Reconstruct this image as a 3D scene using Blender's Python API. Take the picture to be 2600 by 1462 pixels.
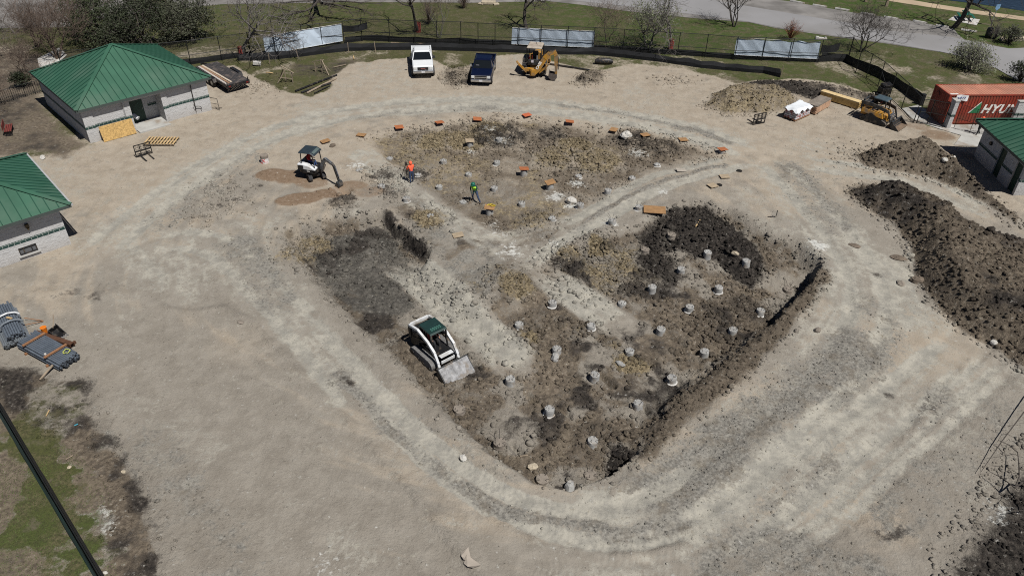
import bpy, bmesh, math, random
import numpy as np
from mathutils import Vector, Matrix, Euler
R = math.radians
scene = bpy.context.scene
for _o in list(bpy.data.objects): bpy.data.objects.remove(_o)

# ------------------------------------------------------------------ camera, sky, sun, exposure
F_PX, PITCH, ROLL, CAM_H = 1946.1, R(36.077), R(1.127), 26.848      # photo is 2600 x 1462 px
_fw = np.array([0, math.cos(PITCH), -math.sin(PITCH)]); _r = np.array([1., 0, 0]); _u = np.cross(_r, _fw)
_c, _s = math.cos(ROLL), math.sin(ROLL)
CR, CU, CF, CC = _c*_r+_s*_u, -_s*_r+_c*_u, _fw, np.array([0, 0, CAM_H])
cam_d = bpy.data.cameras.new("camera"); cam = bpy.data.objects.new("camera", cam_d)
scene.collection.objects.link(cam)
cam_d.sensor_fit = 'HORIZONTAL'; cam_d.sensor_width = 36.0; cam_d.lens = 36.0*F_PX/2600
cam_d.clip_start = 0.5; cam_d.clip_end = 3000
cam.matrix_world = Matrix(((CR[0], CU[0], -CF[0], 0), (CR[1], CU[1], -CF[1], 0), (CR[2], CU[2], -CF[2], CAM_H), (0, 0, 0, 1)))
scene.camera = cam

SUN_EL = R(59); SUN_DIR = Vector((0.695*math.cos(SUN_EL), -0.719*math.cos(SUN_EL), math.sin(SUN_EL)))
world = bpy.data.worlds.new("World"); scene.world = world; world.use_nodes = True
_nt = world.node_tree; _bg = _nt.nodes['Background']
_sky = _nt.nodes.new('ShaderNodeTexSky'); _sky.sky_type = 'NISHITA'; _sky.sun_disc = False
_sky.sun_elevation = SUN_EL; _sky.sun_rotation = math.atan2(SUN_DIR.x, SUN_DIR.y)
_nt.links.new(_sky.outputs[0], _bg.inputs[0]); _bg.inputs[1].default_value = 0.05
_sky.air_density = 0.4; _sky.dust_density = 0.2
sun_d = bpy.data.lights.new("sun", 'SUN'); sun_d.energy = 5.0; sun_d.angle = R(0.53); sun_d.color = (1.0, 0.955, 0.89)
sun = bpy.data.objects.new("sun", sun_d); scene.collection.objects.link(sun)
sun.rotation_euler = SUN_DIR.to_track_quat('Z', 'Y').to_euler()
scene.view_settings.view_transform = 'Standard'; scene.view_settings.look = 'None'
scene.view_settings.exposure = 0.08; scene.view_settings.gamma = 1.0
scene.cycles.max_bounces = 6; scene.cycles.transparent_max_bounces = 24
scene.cycles.use_denoising = False; scene.cycles.filter_width = 1.05

# ------------------------------------------------------------------ where a photo pixel lies on the ground
K = 2600/2576.0
def ray(px, py):
    return (px-1300)/F_PX*CR - (py-731)/F_PX*CU + CF
def GP(px, py, z=0.0):
    d = ray(px, py); t = (z-CAM_H)/d[2]; return (CC+t*d)[:2]
def GPs(pts, k=1.0, z=0.0): return np.array([GP(a*k, b*k, z) for a, b in pts])
def D(pts, z=0.0): return GPs(pts, K, z)
def zoomed(x0, y0, s): return lambda x, y: (x0+x/s, y0+y/s)
Z2, Z3, Z4 = zoomed(600, 0, 3.623), zoomed(1200, 0, 3.623), zoomed(1900, 0, 3.623)
Z1 = zoomed(0, 0, 3.623)
def GT(px, py, it=6):                      # the same on the modelled terrain
    z = 0.0
    for _ in range(it):
        p = GP(px, py, z); z = float(TH(p[0], p[1]))
    return Vector((p[0], p[1], z))
def on_plane(px, py, p0, n):               # pixel ray meets a vertical plane
    d = ray(px, py); p0 = np.array(p0, float); n = np.array(n, float)
    t = ((p0-CC)@n)/(d@n); return CC+t*d

# ------------------------------------------------------------------ materials
MATS = {}
def mat(name, col, rough=0.7, metal=0.0, var=0.12, scale=3.0, bump=0.0, bscale=20.0, spec=0.4, dirt=None, dirt_amt=0.0, coat=0.0):
    if name in MATS: return MATS[name]
    m = bpy.data.materials.new(name); m.use_nodes = True; MATS[name] = m
    nt = m.node_tree; N, L = nt.nodes, nt.links; b = N['Principled BSDF']
    b.inputs['Roughness'].default_value = rough; b.inputs['Metallic'].default_value = metal
    b.inputs['Specular IOR Level'].default_value = spec; b.inputs['Coat Weight'].default_value = coat
    tc = N.new('ShaderNodeTexCoord')
    nz = N.new('ShaderNodeTexNoise'); nz.inputs['Scale'].default_value = scale; nz.inputs['Detail'].default_value = 6
    L.new(tc.outputs['Object'], nz.inputs['Vector'])
    rp = N.new('ShaderNodeMapRange'); rp.inputs[1].default_value = .3; rp.inputs[2].default_value = .7
    rp.inputs[3].default_value = 1-var; rp.inputs[4].default_value = 1+var
    L.new(nz.outputs[0], rp.inputs[0])
    mx = N.new('ShaderNodeVectorMath'); mx.operation = 'SCALE'; mx.inputs[0].default_value = col[:3]
    L.new(rp.outputs[0], mx.inputs['Scale']); out = mx.outputs[0]
    if dirt is not None:
        n2 = N.new('ShaderNodeTexNoise'); n2.inputs['Scale'].default_value = scale*.7; n2.inputs['Detail'].default_value = 8
        L.new(tc.outputs['Object'], n2.inputs['Vector'])
        r2 = N.new('ShaderNodeMapRange'); r2.inputs[1].default_value = .62-dirt_amt*.35; r2.inputs[2].default_value = .75-dirt_amt*.2
        r2.clamp = True; L.new(n2.outputs[0], r2.inputs[0])
        m2 = N.new('ShaderNodeMix'); m2.data_type = 'RGBA'; L.new(r2.outputs[0], m2.inputs[0]); L.new(out, m2.inputs[6])
        m2.inputs[7].default_value = (*dirt, 1); out = m2.outputs[2]
    L.new(out, b.inputs['Base Color'])
    if bump:
        nb = N.new('ShaderNodeTexNoise'); nb.inputs['Scale'].default_value = bscale; nb.inputs['Detail'].default_value = 4
        L.new(tc.outputs['Object'], nb.inputs['Vector'])
        bp = N.new('ShaderNodeBump'); bp.inputs['Strength'].default_value = 1.0; bp.inputs['Distance'].default_value = bump
        L.new(nb.outputs[0], bp.inputs['Height']); L.new(bp.outputs[0], b.inputs['Normal'])
    return m

# ------------------------------------------------------------------ mesh collector and objects
def link(o): scene.collection.objects.link(o); return o
class MB:
    def __init__(s): s.v = []; s.f = []
    def add(s, vs, fs, M=None):
        n = len(s.v)
        if M is not None: vs = [M @ Vector(q) for q in vs]
        s.v += [tuple(q) for q in vs]; s.f += [tuple(i+n for i in f) for f in fs]; return s
    def box(s, c, d, rot=None, taper=1.0):
        x, y, z = d[0]/2, d[1]/2, d[2]/2; t = taper
        vs = [(-x, -y, -z), (x, -y, -z), (x, y, -z), (-x, y, -z), (-x*t, -y*t, z), (x*t, -y*t, z), (x*t, y*t, z), (-x*t, y*t, z)]
        M = Matrix.Translation(c) @ (Euler(rot).to_matrix().to_4x4() if rot else Matrix.Identity(4))
        return s.add(vs, [(0, 3, 2, 1), (4, 5, 6, 7), (0, 1, 5, 4), (1, 2, 6, 5), (2, 3, 7, 6), (3, 0, 4, 7)], M)
    def bar(s, a, b, w, h=None, up=(0, 0, 1)):
        a, b = Vector(a), Vector(b); h = h or w; d = (b-a)
        if d.length < 1e-6: return s
        u = Vector(up); y = d.normalized(); x = y.cross(u)
        if x.length < 1e-4: x = y.cross(Vector((1, 0, 0)))
        x.normalize(); z = x.cross(y)
        vs = [p+x*(i*w/2)+z*(j*h/2) for p in (a, b) for i, j in ((-1, -1), (1, -1), (1, 1), (-1, 1))]
        return s.add(vs, [(0, 1, 2, 3), (7, 6, 5, 4), (0, 4, 5, 1), (1, 5, 6, 2), (2, 6, 7, 3), (3, 7, 4, 0)])
    def tube(s, pts, r, n=8, cap=True):
        pts = [Vector(p) for p in pts]; rs = r if isinstance(r, (list, tuple)) else [r]*len(pts)
        base = len(s.v); prev = None
        for i, p in enumerate(pts):
            t = (pts[min(i+1, len(pts)-1)]-pts[max(i-1, 0)])
            if t.length < 1e-9: t = Vector((0, 0, 1))
            t.normalize()
            if prev is None:
                x = t.cross(Vector((0, 0, 1)))
                if x.length < .05: x = t.cross(Vector((0, 1, 0)))
            else:
                x = prev - t*prev.dot(t)
                if x.length < 1e-4: x = t.orthogonal()
            x.normalize(); prev = x; y = t.cross(x)
            for k in range(n):
                a = 2*math.pi*k/n; s.v.append(tuple(p+(x*math.cos(a)+y*math.sin(a))*rs[i]))
        for i in range(len(pts)-1):
            for k in range(n):
                a, b = base+i*n+k, base+i*n+(k+1) % n
                s.f.append((a, b, b+n, a+n))
        if cap:
            s.f.append(tuple(base+k for k in range(n-1, -1, -1))); e = base+(len(pts)-1)*n
            s.f.append(tuple(e+k for k in range(n)))
        return s
    def cyl(s, a, b, r, n=16, r2=None): return s.tube([a, b], [r, r if r2 is None else r2], n)
    def prism(s, pts, x0, x1, axis='x', M=None):          # outline in the plane across the axis, pushed from x0 to x1
        n = len(pts); o = {'x': lambda t, p: (t, p[0], p[1]), 'y': lambda t, p: (p[0], t, p[1]), 'z': lambda t, p: (p[0], p[1], t)}[axis]
        vs = [o(x0, p) for p in pts]+[o(x1, p) for p in pts]
        fs = [tuple(range(n)), tuple(range(2*n-1, n-1, -1))]+[(i, i+n, (i+1) % n+n, (i+1) % n) for i in range(n)]
        return s.add(vs, fs, M)
    def loft(s, secs, cap=True, closed=True):
        n = len(secs[0]); base = len(s.v)
        for q in secs: s.v += [tuple(p) for p in q]
        for i in range(len(secs)-1):
            for k in range(n if closed else n-1):
                a, b = base+i*n+k, base+i*n+(k+1) % n
                s.f.append((a, b, b+n, a+n))
        if cap:
            s.f.append(tuple(base+k for k in range(n-1, -1, -1))); e = base+(len(secs)-1)*n; s.f.append(tuple(e+k for k in range(n)))
        return s
    def ball(s, c, r, n=10, m=6, sc=(1, 1, 1), jit=0, rng=None):
        secs = []
        for i in range(m+1):
            th = math.pi*i/m*.96+.06; q = []
            for k in range(n):
                a = 2*math.pi*k/n; j = 1+(rng.uniform(-jit, jit) if rng else 0)
                q.append((c[0]+r*sc[0]*math.sin(th)*math.cos(a)*j, c[1]+r*sc[1]*math.sin(th)*math.sin(a)*j, c[2]+r*sc[2]*math.cos(th)*j))
            secs.append(q)
        return s.loft(secs)
    def build(s, name, m, parent=None, smooth=False, bevel=0.0):
        me = bpy.data.meshes.new(name); me.from_pydata(s.v, [], s.f); me.update()
        bm = bmesh.new(); bm.from_mesh(me)
        bmesh.ops.recalc_face_normals(bm, faces=bm.faces)
        if bevel:
            es = [e for e in bm.edges if len(e.link_faces) == 2 and e.calc_face_angle(0) > R(35)]
            bmesh.ops.bevel(bm, geom=es, offset=bevel, segments=2, affect='EDGES', profile=.6, clamp_overlap=True)
        bm.to_mesh(me); bm.free()
        if smooth:
            for p in me.polygons: p.use_smooth = True
            try: me.set_sharp_from_angle(angle=R(40))
            except Exception: pass
        for mm in (m if isinstance(m, (list, tuple)) else [m]): me.materials.append(mm)
        o = bpy.data.objects.new(name, me); link(o)
        if parent is not None: o.parent = parent
        return o
def tag(o, label=None, cat=None, group=None, kind=None):
    if label: o['label'] = label
    if cat: o['category'] = cat
    if group: o['group'] = group
    if kind: o['kind'] = kind
    return o
def thing(name, label, cat, loc=(0, 0, 0), rz=0.0, group=None, tilt=None):
    o = bpy.data.objects.new(name, None); link(o); o.empty_display_size = .3
    o.location = loc; o.rotation_euler = (tilt[0] if tilt else 0, tilt[1] if tilt else 0, rz)
    return tag(o, label, cat, group)
_kids = {}
def copy_tree(o, parent=None):
    c = o.copy(); link(c)
    if parent is not None: c.parent = parent
    for ch in [q for q in bpy.data.objects if q.parent is o]: copy_tree(ch, c)
    return c
def poly_mesh(name, verts, faces, mats, parent=None, smooth=False, attrs=None):
    me = bpy.data.meshes.new(name); verts = np.asarray(verts, np.float32); faces = np.asarray(faces, np.int32)
    nv, nf, k = len(verts), len(faces), faces.shape[1]
    me.vertices.add(nv); me.vertices.foreach_set('co', verts.ravel())
    me.loops.add(nf*k); me.loops.foreach_set('vertex_index', faces.ravel())
    me.polygons.add(nf); me.polygons.foreach_set('loop_start', np.arange(0, nf*k, k, dtype=np.int32))
    try: me.polygons.foreach_set('loop_total', np.full(nf, k, np.int32))
    except Exception: pass
    if smooth: me.polygons.foreach_set('use_smooth', np.ones(nf, bool))
    me.update(calc_edges=True)
    for an, arr in (attrs or {}).items():
        a = me.attributes.new(an, 'FLOAT_COLOR', 'POINT')
        q = np.ones((nv, 4), np.float32); q[:, :3] = arr; a.data.foreach_set('color', q.ravel())
    for m in (mats if isinstance(mats, (list, tuple)) else [mats]): me.materials.append(m)
    o = bpy.data.objects.new(name, me); link(o)
    if parent is not None: o.parent = parent
    return o
# ------------------------------------------------------------------ terrain: heights and soil kinds, all in metres on the ground
def _hash(ix, iy, seed):
    h = (ix.astype(np.int64)*374761393 + iy.astype(np.int64)*668265263 + seed*1442695041) & 0xffffffff
    h = ((h ^ (h >> 13))*1274126177) & 0xffffffff
    return ((h ^ (h >> 16)) & 0xffff).astype(np.float32)/65535.0
def vn(x, y, seed=0):
    ix, iy = np.floor(x), np.floor(y); fx, fy = (x-ix).astype(np.float32), (y-iy).astype(np.float32)
    fx = fx*fx*(3-2*fx); fy = fy*fy*(3-2*fy)
    a, b, c, d = _hash(ix, iy, seed), _hash(ix+1, iy, seed), _hash(ix, iy+1, seed), _hash(ix+1, iy+1, seed)
    return (a+(b-a)*fx)*(1-fy)+(c+(d-c)*fx)*fy
def fbm(x, y, wl, octv=4, seed=0, gain=.5):           # 0..1, first wavelength wl metres
    s = 0; a = 1.0; t = 0; f = 1.0/wl
    for k in range(octv):
        s = s+a*vn(x*f+17.3*k, y*f-9.1*k, seed+k*31); t += a; a *= gain; f *= 2.03
    return s/t
def sst(a, b, v):
    t = np.clip((v-a)/(b-a), 0, 1); return t*t*(3-2*t)
def sdist(X, Y, P, pad=4.0):                          # signed distance to a polygon, positive inside
    out = np.full(X.shape, -pad, np.float32)
    lo, hi = P.min(0)-pad, P.max(0)+pad
    m = (X > lo[0]) & (X < hi[0]) & (Y > lo[1]) & (Y < hi[1])
    if not m.any(): return out
    x, y = X[m], Y[m]; d2 = np.full(x.shape, 1e9, np.float32); ins = np.zeros(x.shape, bool); n = len(P)
    for i in range(n):
        (ax, ay), (bx, by) = P[i], P[(i+1) % n]; ex, ey = bx-ax, by-ay
        t = np.clip(((x-ax)*ex+(y-ay)*ey)/(ex*ex+ey*ey+1e-9), 0, 1)
        d2 = np.minimum(d2, (x-ax-t*ex)**2+(y-ay-t*ey)**2)
        if abs(ey) > 1e-9: ins ^= ((ay > y) != (by > y)) & (x < (bx-ax)*(y-ay)/(by-ay)+ax)
    d = np.sqrt(d2); out[m] = np.clip(np.where(ins, d, -d), -pad, None); return out
def ldist(X, Y, P, pad=5.0):                          # signed side distance and run along a polyline
    dist = np.full(X.shape, pad, np.float32); side = np.zeros(X.shape, np.float32); along = np.zeros(X.shape, np.float32)
    lo, hi = P.min(0)-pad, P.max(0)+pad
    m = (X > lo[0]) & (X < hi[0]) & (Y > lo[1]) & (Y < hi[1])
    if not m.any(): return dist, side, along
    x, y = X[m], Y[m]; bd = np.full(x.shape, pad, np.float32); bs = np.zeros(x.shape, np.float32); ba = np.zeros(x.shape, np.float32); run = 0
    for i in range(len(P)-1):
        (ax, ay), (bx, by) = P[i], P[i+1]; ex, ey = bx-ax, by-ay; L = math.hypot(ex, ey)+1e-9
        t = np.clip(((x-ax)*ex+(y-ay)*ey)/(L*L), 0, 1); d = np.hypot(x-ax-t*ex, y-ay-t*ey)
        c = d < bd; bd = np.where(c, d, bd); bs = np.where(c, np.sign(ex*(y-ay)-ey*(x-ax))*d, bs); ba = np.where(c, run+t*L, ba); run += L
    dist[m], side[m], along[m] = bd, bs, ba; return dist, side, along
def smooth_line(P, it=2):
    P = np.asarray(P, float)
    for _ in range(it):
        Q = [P[0]]
        for a, b in zip(P[:-1], P[1:]): Q += [a*.75+b*.25, a*.25+b*.75]
        P = np.array(Q+[P[-1]])
    return P
def smooth_poly(P, it=1):
    P = np.asarray(P, float)
    for _ in range(it): P = np.array([q for a, b in zip(P, np.roll(P, -1, 0)) for q in (a*.75+b*.25, a*.25+b*.75)])
    return P

SITE = D([(-400, 420), (60, 395), (170, 385), (225, 365), (110, 240), (300, 190), (530, 172), (590, 160), (640, 195), (700, 225), (770, 245), (826, 226), (838, 192),
  (880, 162), (960, 152), (1040, 146), (1092, 152), (1150, 180), (1182, 168), (1240, 142), (1310, 138), (1420, 160), (1480, 185), (1530, 172), (1600, 162),
  (1700, 170), (1790, 190), (1850, 214), (1900, 202), (2000, 197), (2100, 207), (2200, 236), (2250, 258), (2290, 290), (2330, 318), (2400, 328), (2600, 345),
  (3200, 380), (3200, 1750), (470, 1750), (405, 1449), (372, 1345), (345, 1250), (240, 1085), (200, 965), (100, 930), (-20, 905), (-400, 860)])
SOILBAND = D([(-60, 885), (60, 915), (228, 962), (276, 1085), (385, 1250), (415, 1345), (445, 1470), (275, 1470), (238, 1340), (270, 1285), (243, 1212), (180, 1140), (90, 1085), (-20, 1015), (-60, 990)])
PIT = D([(700, 578), (770, 555), (850, 542), (962, 532), (985, 562), (1086, 628), (1062, 662), (1110, 705), (1165, 752), (1215, 775), (1300, 700), (1390, 640), (1500, 596),
  (1600, 574), (1640, 545), (1740, 512), (1840, 532), (1940, 592), (2015, 612), (2068, 660), (2038, 712), (1950, 800), (1800, 920), (1700, 1005), (1592, 1150),
  (1500, 1208), (1430, 1240), (1340, 1212), (1250, 1142), (1150, 1062), (1040, 962), (985, 882), (870, 790), (760, 665)])
PITC = [((750, 600), .6, 1.3), ((990, 568), 1.05, .3), ((1030, 602), 1.1, .28), ((1075, 632), 1.0, .35), ((950, 590), .9, .5), ((940, 538), .9, .5), ((860, 545), .7, .9), ((900, 700), .8, 1.), ((850, 760), .35, .8), ((1000, 850), .25, .6), ((1150, 950), .35, .6),
  ((1300, 1150), .5, .6), ((1450, 1210), .7, .35), ((1560, 1165), 1.25, .22), ((1600, 1080), .6, 1.2), ((1800, 850), .9, 1.5), ((1880, 860), .9, 1.6), ((1720, 960), .9, 1.5), ((1650, 1060), .9, 1.3), ((2035, 690), 1.6, .25), ((1990, 745), 1.3, .3),
  ((1960, 640), .7, 1.8), ((1750, 600), .7, 1.8), ((1480, 640), .7, .7), ((1300, 800), .55, .6), ((1150, 790), .6, 1.5), ((1110, 695), .55, 1.8), ((1160, 745), .4, 2.4), ((1225, 770), .35, 2.4), ((1300, 705), .35, 2.0), ((1380, 650), .5, 1.4)]
PITCW = np.array([list(GP(a*K, b*K))+[d, w] for (a, b), d, w in PITC])
FAN = D([(905, 350), (1000, 318), (1200, 298), (1330, 294), (1440, 308), (1600, 330), (1750, 352), (1835, 388), (1700, 424), (1560, 476), (1440, 545), (1300, 585),
  (1225, 572), (1120, 510), (1030, 450), (950, 395)])
WEDGE = D([(1840, 425), (1900, 430), (1990, 520), (2040, 600), (1960, 590), (1840, 520), (1740, 500), (1640, 530), (1590, 545), (1640, 500), (1730, 455)])
LITTER = D([(-300, 90), (100, 140), (85, 190), (110, 265), (205, 372), (160, 395), (60, 385), (-300, 410)])
# tracks: line, half width, how pale, twin ruts, puff of blotches
_d7 = lambda L: [((1250+x/3.623)/K, (280+y/3.623)/K) for x, y in L]
TRACKS = [(D(a), w, s, ru) for a, w, s, ru in [
  ([(220, 650), (330, 560), (430, 480), (560, 395), (700, 325), (860, 285), (1000, 268), (1200, 258), (1350, 265), (1500, 285), (1650, 312), (1800, 348), (1905, 390)], 2.3, .95, 1),
  ([(700, 340), (860, 300), (1000, 284), (1200, 276), (1345, 280), (1480, 297), (1640, 326), (1780, 356), (1890, 392)], .55, .9, 0),
  ([(1905, 390), (1985, 440), (2060, 530), (2120, 610), (2170, 690), (2190, 790), (2140, 890), (2040, 1000), (1920, 1100), (1800, 1195), (1680, 1265), (1560, 1310), (1440, 1315), (1330, 1290)], 2.9, .82, 1),
  ([(330, 640), (480, 590), (590, 640), (690, 745), (800, 870), (880, 960), (960, 1040)], 2.1, .62, 1),
  ([(800, 880), (900, 985), (1000, 1090), (1110, 1195), (1240, 1280), (1400, 1345), (1540, 1375), (1680, 1350), (1780, 1290)], .50, 1.15, 0),
  ([(760, 800), (860, 890), (950, 985), (1060, 1090), (1180, 1185), (1310, 1262), (1450, 1297), (1590, 1270), (1720, 1190), (1830, 1110)], .50, 1.2, 0),
  ([(560, 520), (680, 560), (640, 660), (760, 790)], 1.6, .5, 0),
  ([(1500, 1400), (1700, 1390), (1860, 1300), (2000, 1180), (2150, 1060), (2260, 940)], .6, .8, 0),
  ([(1330, 1420), (1500, 1449), (1700, 1440), (1900, 1360), (2080, 1230), (2260, 1090)], .6, .6, 0),
  ([(885, 350), (960, 425), (1060, 500), (1160, 572), (1250, 620), (1330, 650)], 1.35, .78, 0),
  ([(865, 365), (930, 430), (1010, 500)], .5, .8, 0),
  ([(1905, 393), (1780, 412), (1650, 448), (1540, 502), (1440, 556), (1340, 612), (1260, 668), (1170, 730)], 2.0, .42, 0),
  (_d7([(2250, 410), (1900, 500), (1640, 550), (1450, 600), (1270, 680), (1130, 790), (960, 880), (800, 975), (640, 1020), (400, 1080)]), .60, 1.25, 0),
  (_d7([(2520, 470), (2150, 550), (1950, 600), (1750, 650), (1560, 720), (1350, 810), (1180, 920), (1000, 1020), (850, 1090), (600, 1230), (420, 1350), (200, 1480)]), .62, 1.3, 0),
  (_d7([(620, 1020), (300, 1110), (50, 1180), (-150, 1330)]), 1.0, .9, 0),
  ([(1290, 610), (1240, 660), (1175, 715), (1130, 745)], .9, .8, 0),
  ([(1320, 650), (1230, 720), (1160, 775), (1120, 800)], .7, .75, 0),
  ([(960, 615), (1060, 680), (1130, 745), (1210, 815), (1300, 890), (1370, 930)], 1.5, 1.35, 0),
  ([(1195, 800), (1270, 765), (1360, 735)], .6, .8, 0),
  ([(1330, 660), (1390, 695), (1480, 745), (1600, 820)], 1.4, 1.45, 0),
  ([(1985, 400), (2150, 425), (2300, 445), (2430, 505), (2560, 560)], 1.7, .8, 1),
  ([(2440, 860), (2300, 980), (2150, 1090), (2000, 1200), (1850, 1310), (1700, 1400)], 1.9, .85, 1),
  ([(2560, 900), (2420, 1020), (2300, 1120), (2200, 1210), (2100, 1300), (1980, 1390), (1850, 1460)], .7, .5, 1),
  ([(330, 560), (420, 640), (450, 720), (360, 790)], 2.6, .6, 0),
  ([(2230, 600), (2240, 720), (2330, 830), (2420, 880)], 1.8, .8, 0),
  ([(1950, 330), (2080, 370), (2140, 400)], 2.2, .5, 0)]]
# heaps: outline, height, side width, soil (dark, brown, yellow), name
HEAPS = [(D(a), h, w, soil, nm) for a, h, w, soil, nm in [
  ([(1768, 268), (1800, 240), (1865, 222), (1950, 226), (2008, 254), (1994, 278), (1925, 288), (1830, 290)], 1.05, 1.5, (.0, .45, .55), 'yellow'),
  ([(1852, 216), (1930, 202), (2050, 208), (2190, 236), (2210, 254), (2130, 256), (2050, 252), (1990, 234), (1930, 218)], .6, 1.5, (.55, .5, 0), 'far'),
  ([(2148, 388), (2195, 372), (2270, 362), (2335, 364), (2385, 394), (2420, 430), (2470, 475), (2560, 540), (2560, 570), (2470, 505), (2400, 470), (2310, 442), (2230, 428), (2165, 410)], 1.5, 1.9, (.26, .75, .1), 'fore'),
  ([(2136, 478), (2175, 462), (2255, 466), (2320, 500), (2400, 538), (2450, 585), (2520, 612), (2720, 622), (2720, 960), (2560, 920), (2490, 870), (2400, 815), (2345, 760), (2305, 690), (2285, 620), (2235, 560), (2160, 512)], 1.6, 2.2, (.34, .85, 0), 'long'),
  ([(1610, 590), (1655, 545), (1730, 516), (1790, 518), (1850, 556), (1915, 600), (1940, 650), (1905, 690), (1850, 670), (1790, 630), (1700, 618), (1640, 618)], .9, 1.5, (.9, .2, 0), 'pit'),
  ([(1112, 196), (1128, 172), (1172, 168), (1188, 186), (1180, 212), (1150, 222), (1128, 214)], .22, .8, (.5, .5, .1), 'gravel'),
  ([(1440, 208), (1462, 186), (1505, 178), (1522, 190), (1510, 212), (1470, 220)], .5, .9, (.35, .5, .15), 'stub')]]
BUMPS = [(D([p])[0], r, h, soil) for p, r, h, soil in [
  ((1415, 390), 2.6, .45, (0, .3, .62)), ((1500, 400), 2.4, .4, (0, .3, .62)), ((1450, 365), 1.8, .3, (.1, .2, .8)), ((1250, 335), 3.0, .12, (.55, .4, 0)), ((1390, 330), 1.8, .2, (.5, .4, 0)),
  ((1590, 350), 2.2, .35, (.55, .5, .1)), ((1660, 368), 2.2, .3, (.4, .6, .1)), ((1080, 550), 1.6, .2, (0, .1, .95)), ((1350, 550), 1.5, .3, (.2, .5, .5)), ((1510, 612), 1.2, .75, (0, .2, 1.)),
  ((1430, 640), 1.6, .35, (.1, .5, .6)), ((1590, 650), 2.6, .0, (0, .4, .55)), ((1470, 680), 2.6, .05, (0, .4, .5)), ((1250, 700), 1.4, .45, (.3, .6, .4)), ((1300, 715), 1.2, .35, (.2, .5, .7)), ((1180, 735), 1.3, .4, (.3, .5, .4)),
  ((1430, 790), .7, .35, (.3, .6, .3)), ((1480, 815), .7, .35, (.3, .6, .3)), ((1540, 850), .7, .35, (.3, .6, .3)), ((1590, 890), 1.0, .05, (0, .4, .9)), ((1330, 830), .9, .2, (0, .4, .8)),
  ((1230, 320), 2.0, .1, (.1, .1, .75)), ((1100, 345), 2.2, .12, (.05, .1, .85)), ((1180, 350), 2.2, .1, (.05, .1, .85)), 
  ((1040, 430), 1.2, .05, (.6, .3, 0)), ((960, 440), 1.4, .0, (.7, .3, 0)), ((990, 480), 1.2, .1, (.6, .3, 0)), ((860, 510), 1.4, .15, (.5, .5, 0)), ((790, 600), 1.6, 0, (0, .2, .6)), ((740, 640), 1.6, .1, (0, .25, .5)),
  ((1650, 640), 1.6, 0, (.8, .3, 0)), ((1500, 1080), 1.6, 0, (.3, .7, 0)), ((1800, 780), 2.5, 0, (.3, .8, 0)), ((1900, 740), 2.0, 0, (.45, .7, 0)), ((1560, 1130), .9, 0, (.9, .2, 0))]]
STAINS = [(GP(*p), r, s) for p, r, s in [((884, 977), .7, .75), ((2217, 691), .7, .5), ((2250, 512), 2.0, .85), ((2200, 480), 1.6, .8), ((2560, 640), 2.4, .8), ((2480, 760), 1.8, .6), ((565, 523), .5, .7), ((596, 505), .45, .7), ((626, 487), .45, .7), ((656, 469), .45, .7), ((686, 450), .45, .6), ((240, 745), 1.2, .6), ((190, 742), .9, .5), ((300, 732), .7, .5), ((2255, 975), 1.1, .6), ((2372, 1035), .8, .5), ((2445, 1035), .5, .5), ((2250, 1340), 1.3, .6), ((2448, 1138), .6, .45), ((2005, 640), .5, .4), ((2200, 660), .5, .35)]]
W4 = lambda L: GPs([(1523+x/1.352, 864+y/1.352) for x, y in L])
RUBBLE = [(P, w, s) for P, w, s in [(W4([(880, 30), (660, 165), (490, 295), (340, 430), (190, 520)]), 1.5, .95), (W4([(260, 620), (120, 660), (-60, 650)]), .6, .8), (W4([(960, 50), (880, 140), (800, 230)]), .7, .55), (W4([(400, 806), (520, 700), (700, 740), (860, 800)]), 1.5, .7), (W4([(1180, 180), (1100, 260)]), .8, .5), (W4([(800, 420), (620, 520), (560, 600)]), .7, .55),
   (GPs([(1430, 270), (1560, 286), (1700, 315), (1840, 360)]), .55, .7), (GPs([(900, 300), (1100, 280), (1300, 275)]), .5, .5), (D([(1990, 420), (2060, 500), (2110, 570)]), 1.6, .6), (D([(590, 610), (640, 670), (700, 760)]), 1.5, .6), (D([(830, 860), (900, 1000), (960, 1080)]), .5, .5),
   (GPs([(380, 1130), (470, 1280), (590, 1450)]), 1.3, .5), (D([(860, 940), (960, 1060), (1090, 1175), (1230, 1262), (1400, 1322), (1540, 1335)]), .42, .8), (D([(1060, 1050), (1180, 1150), (1300, 1225)]), .35, .5), (D([(420, 560), (520, 480), (640, 400)]), 1.5, .4), (D([(2180, 760), (2240, 840), (2180, 950)]), 1.1, .45),
   (GPs([(1250+x/3.623, 280+y/3.623) for x, y in [(2150, 505), (1800, 585), (1600, 645), (1400, 720), (1160, 850), (900, 1000), (700, 1110)]]), .34, .95), (D([(1340, 640), (1280, 690), (1220, 730)]), .5, .6), (D([(2250, 1300), (2400, 1200), (2540, 1060)]), 1.6, .45), (D([(1200, 690), (1290, 640)]), .35, .7)]]
WHITES = [(GP(*p), r, s) for p, r, s in [((2083, 628), .55, 1.), ((2065, 618), .4, .9), (Z3(540-180+0, 0), .01, 0), ((1400, 487), .75, .8), ((1475, 455), .7, .7), ((1452, 512), .55, .8), ((1555, 567), .7, .6), ((1680, 490), .6, .6), ((900, 420), .9, .55), ((1250, 322), .7, .5), ((1272, 352), .7, .5), ((1612, 385), .8, .55), ((1200, 380), .5, .5),
  ((1290, 640), 1.0, .5), ((1400, 620), .9, .4), ((1265, 590), .9, .35), ((1250, 555), .5, .5), ((215, 1325), .45, .55), ((262, 1305), .45, .55), ((240, 1318), .4, .5), ((268, 1335), .5, .45), ((2540, 1290), .6, .5), ((2530, 1320), .5, .5), ((810, 1435), .7, .35)]]
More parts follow.
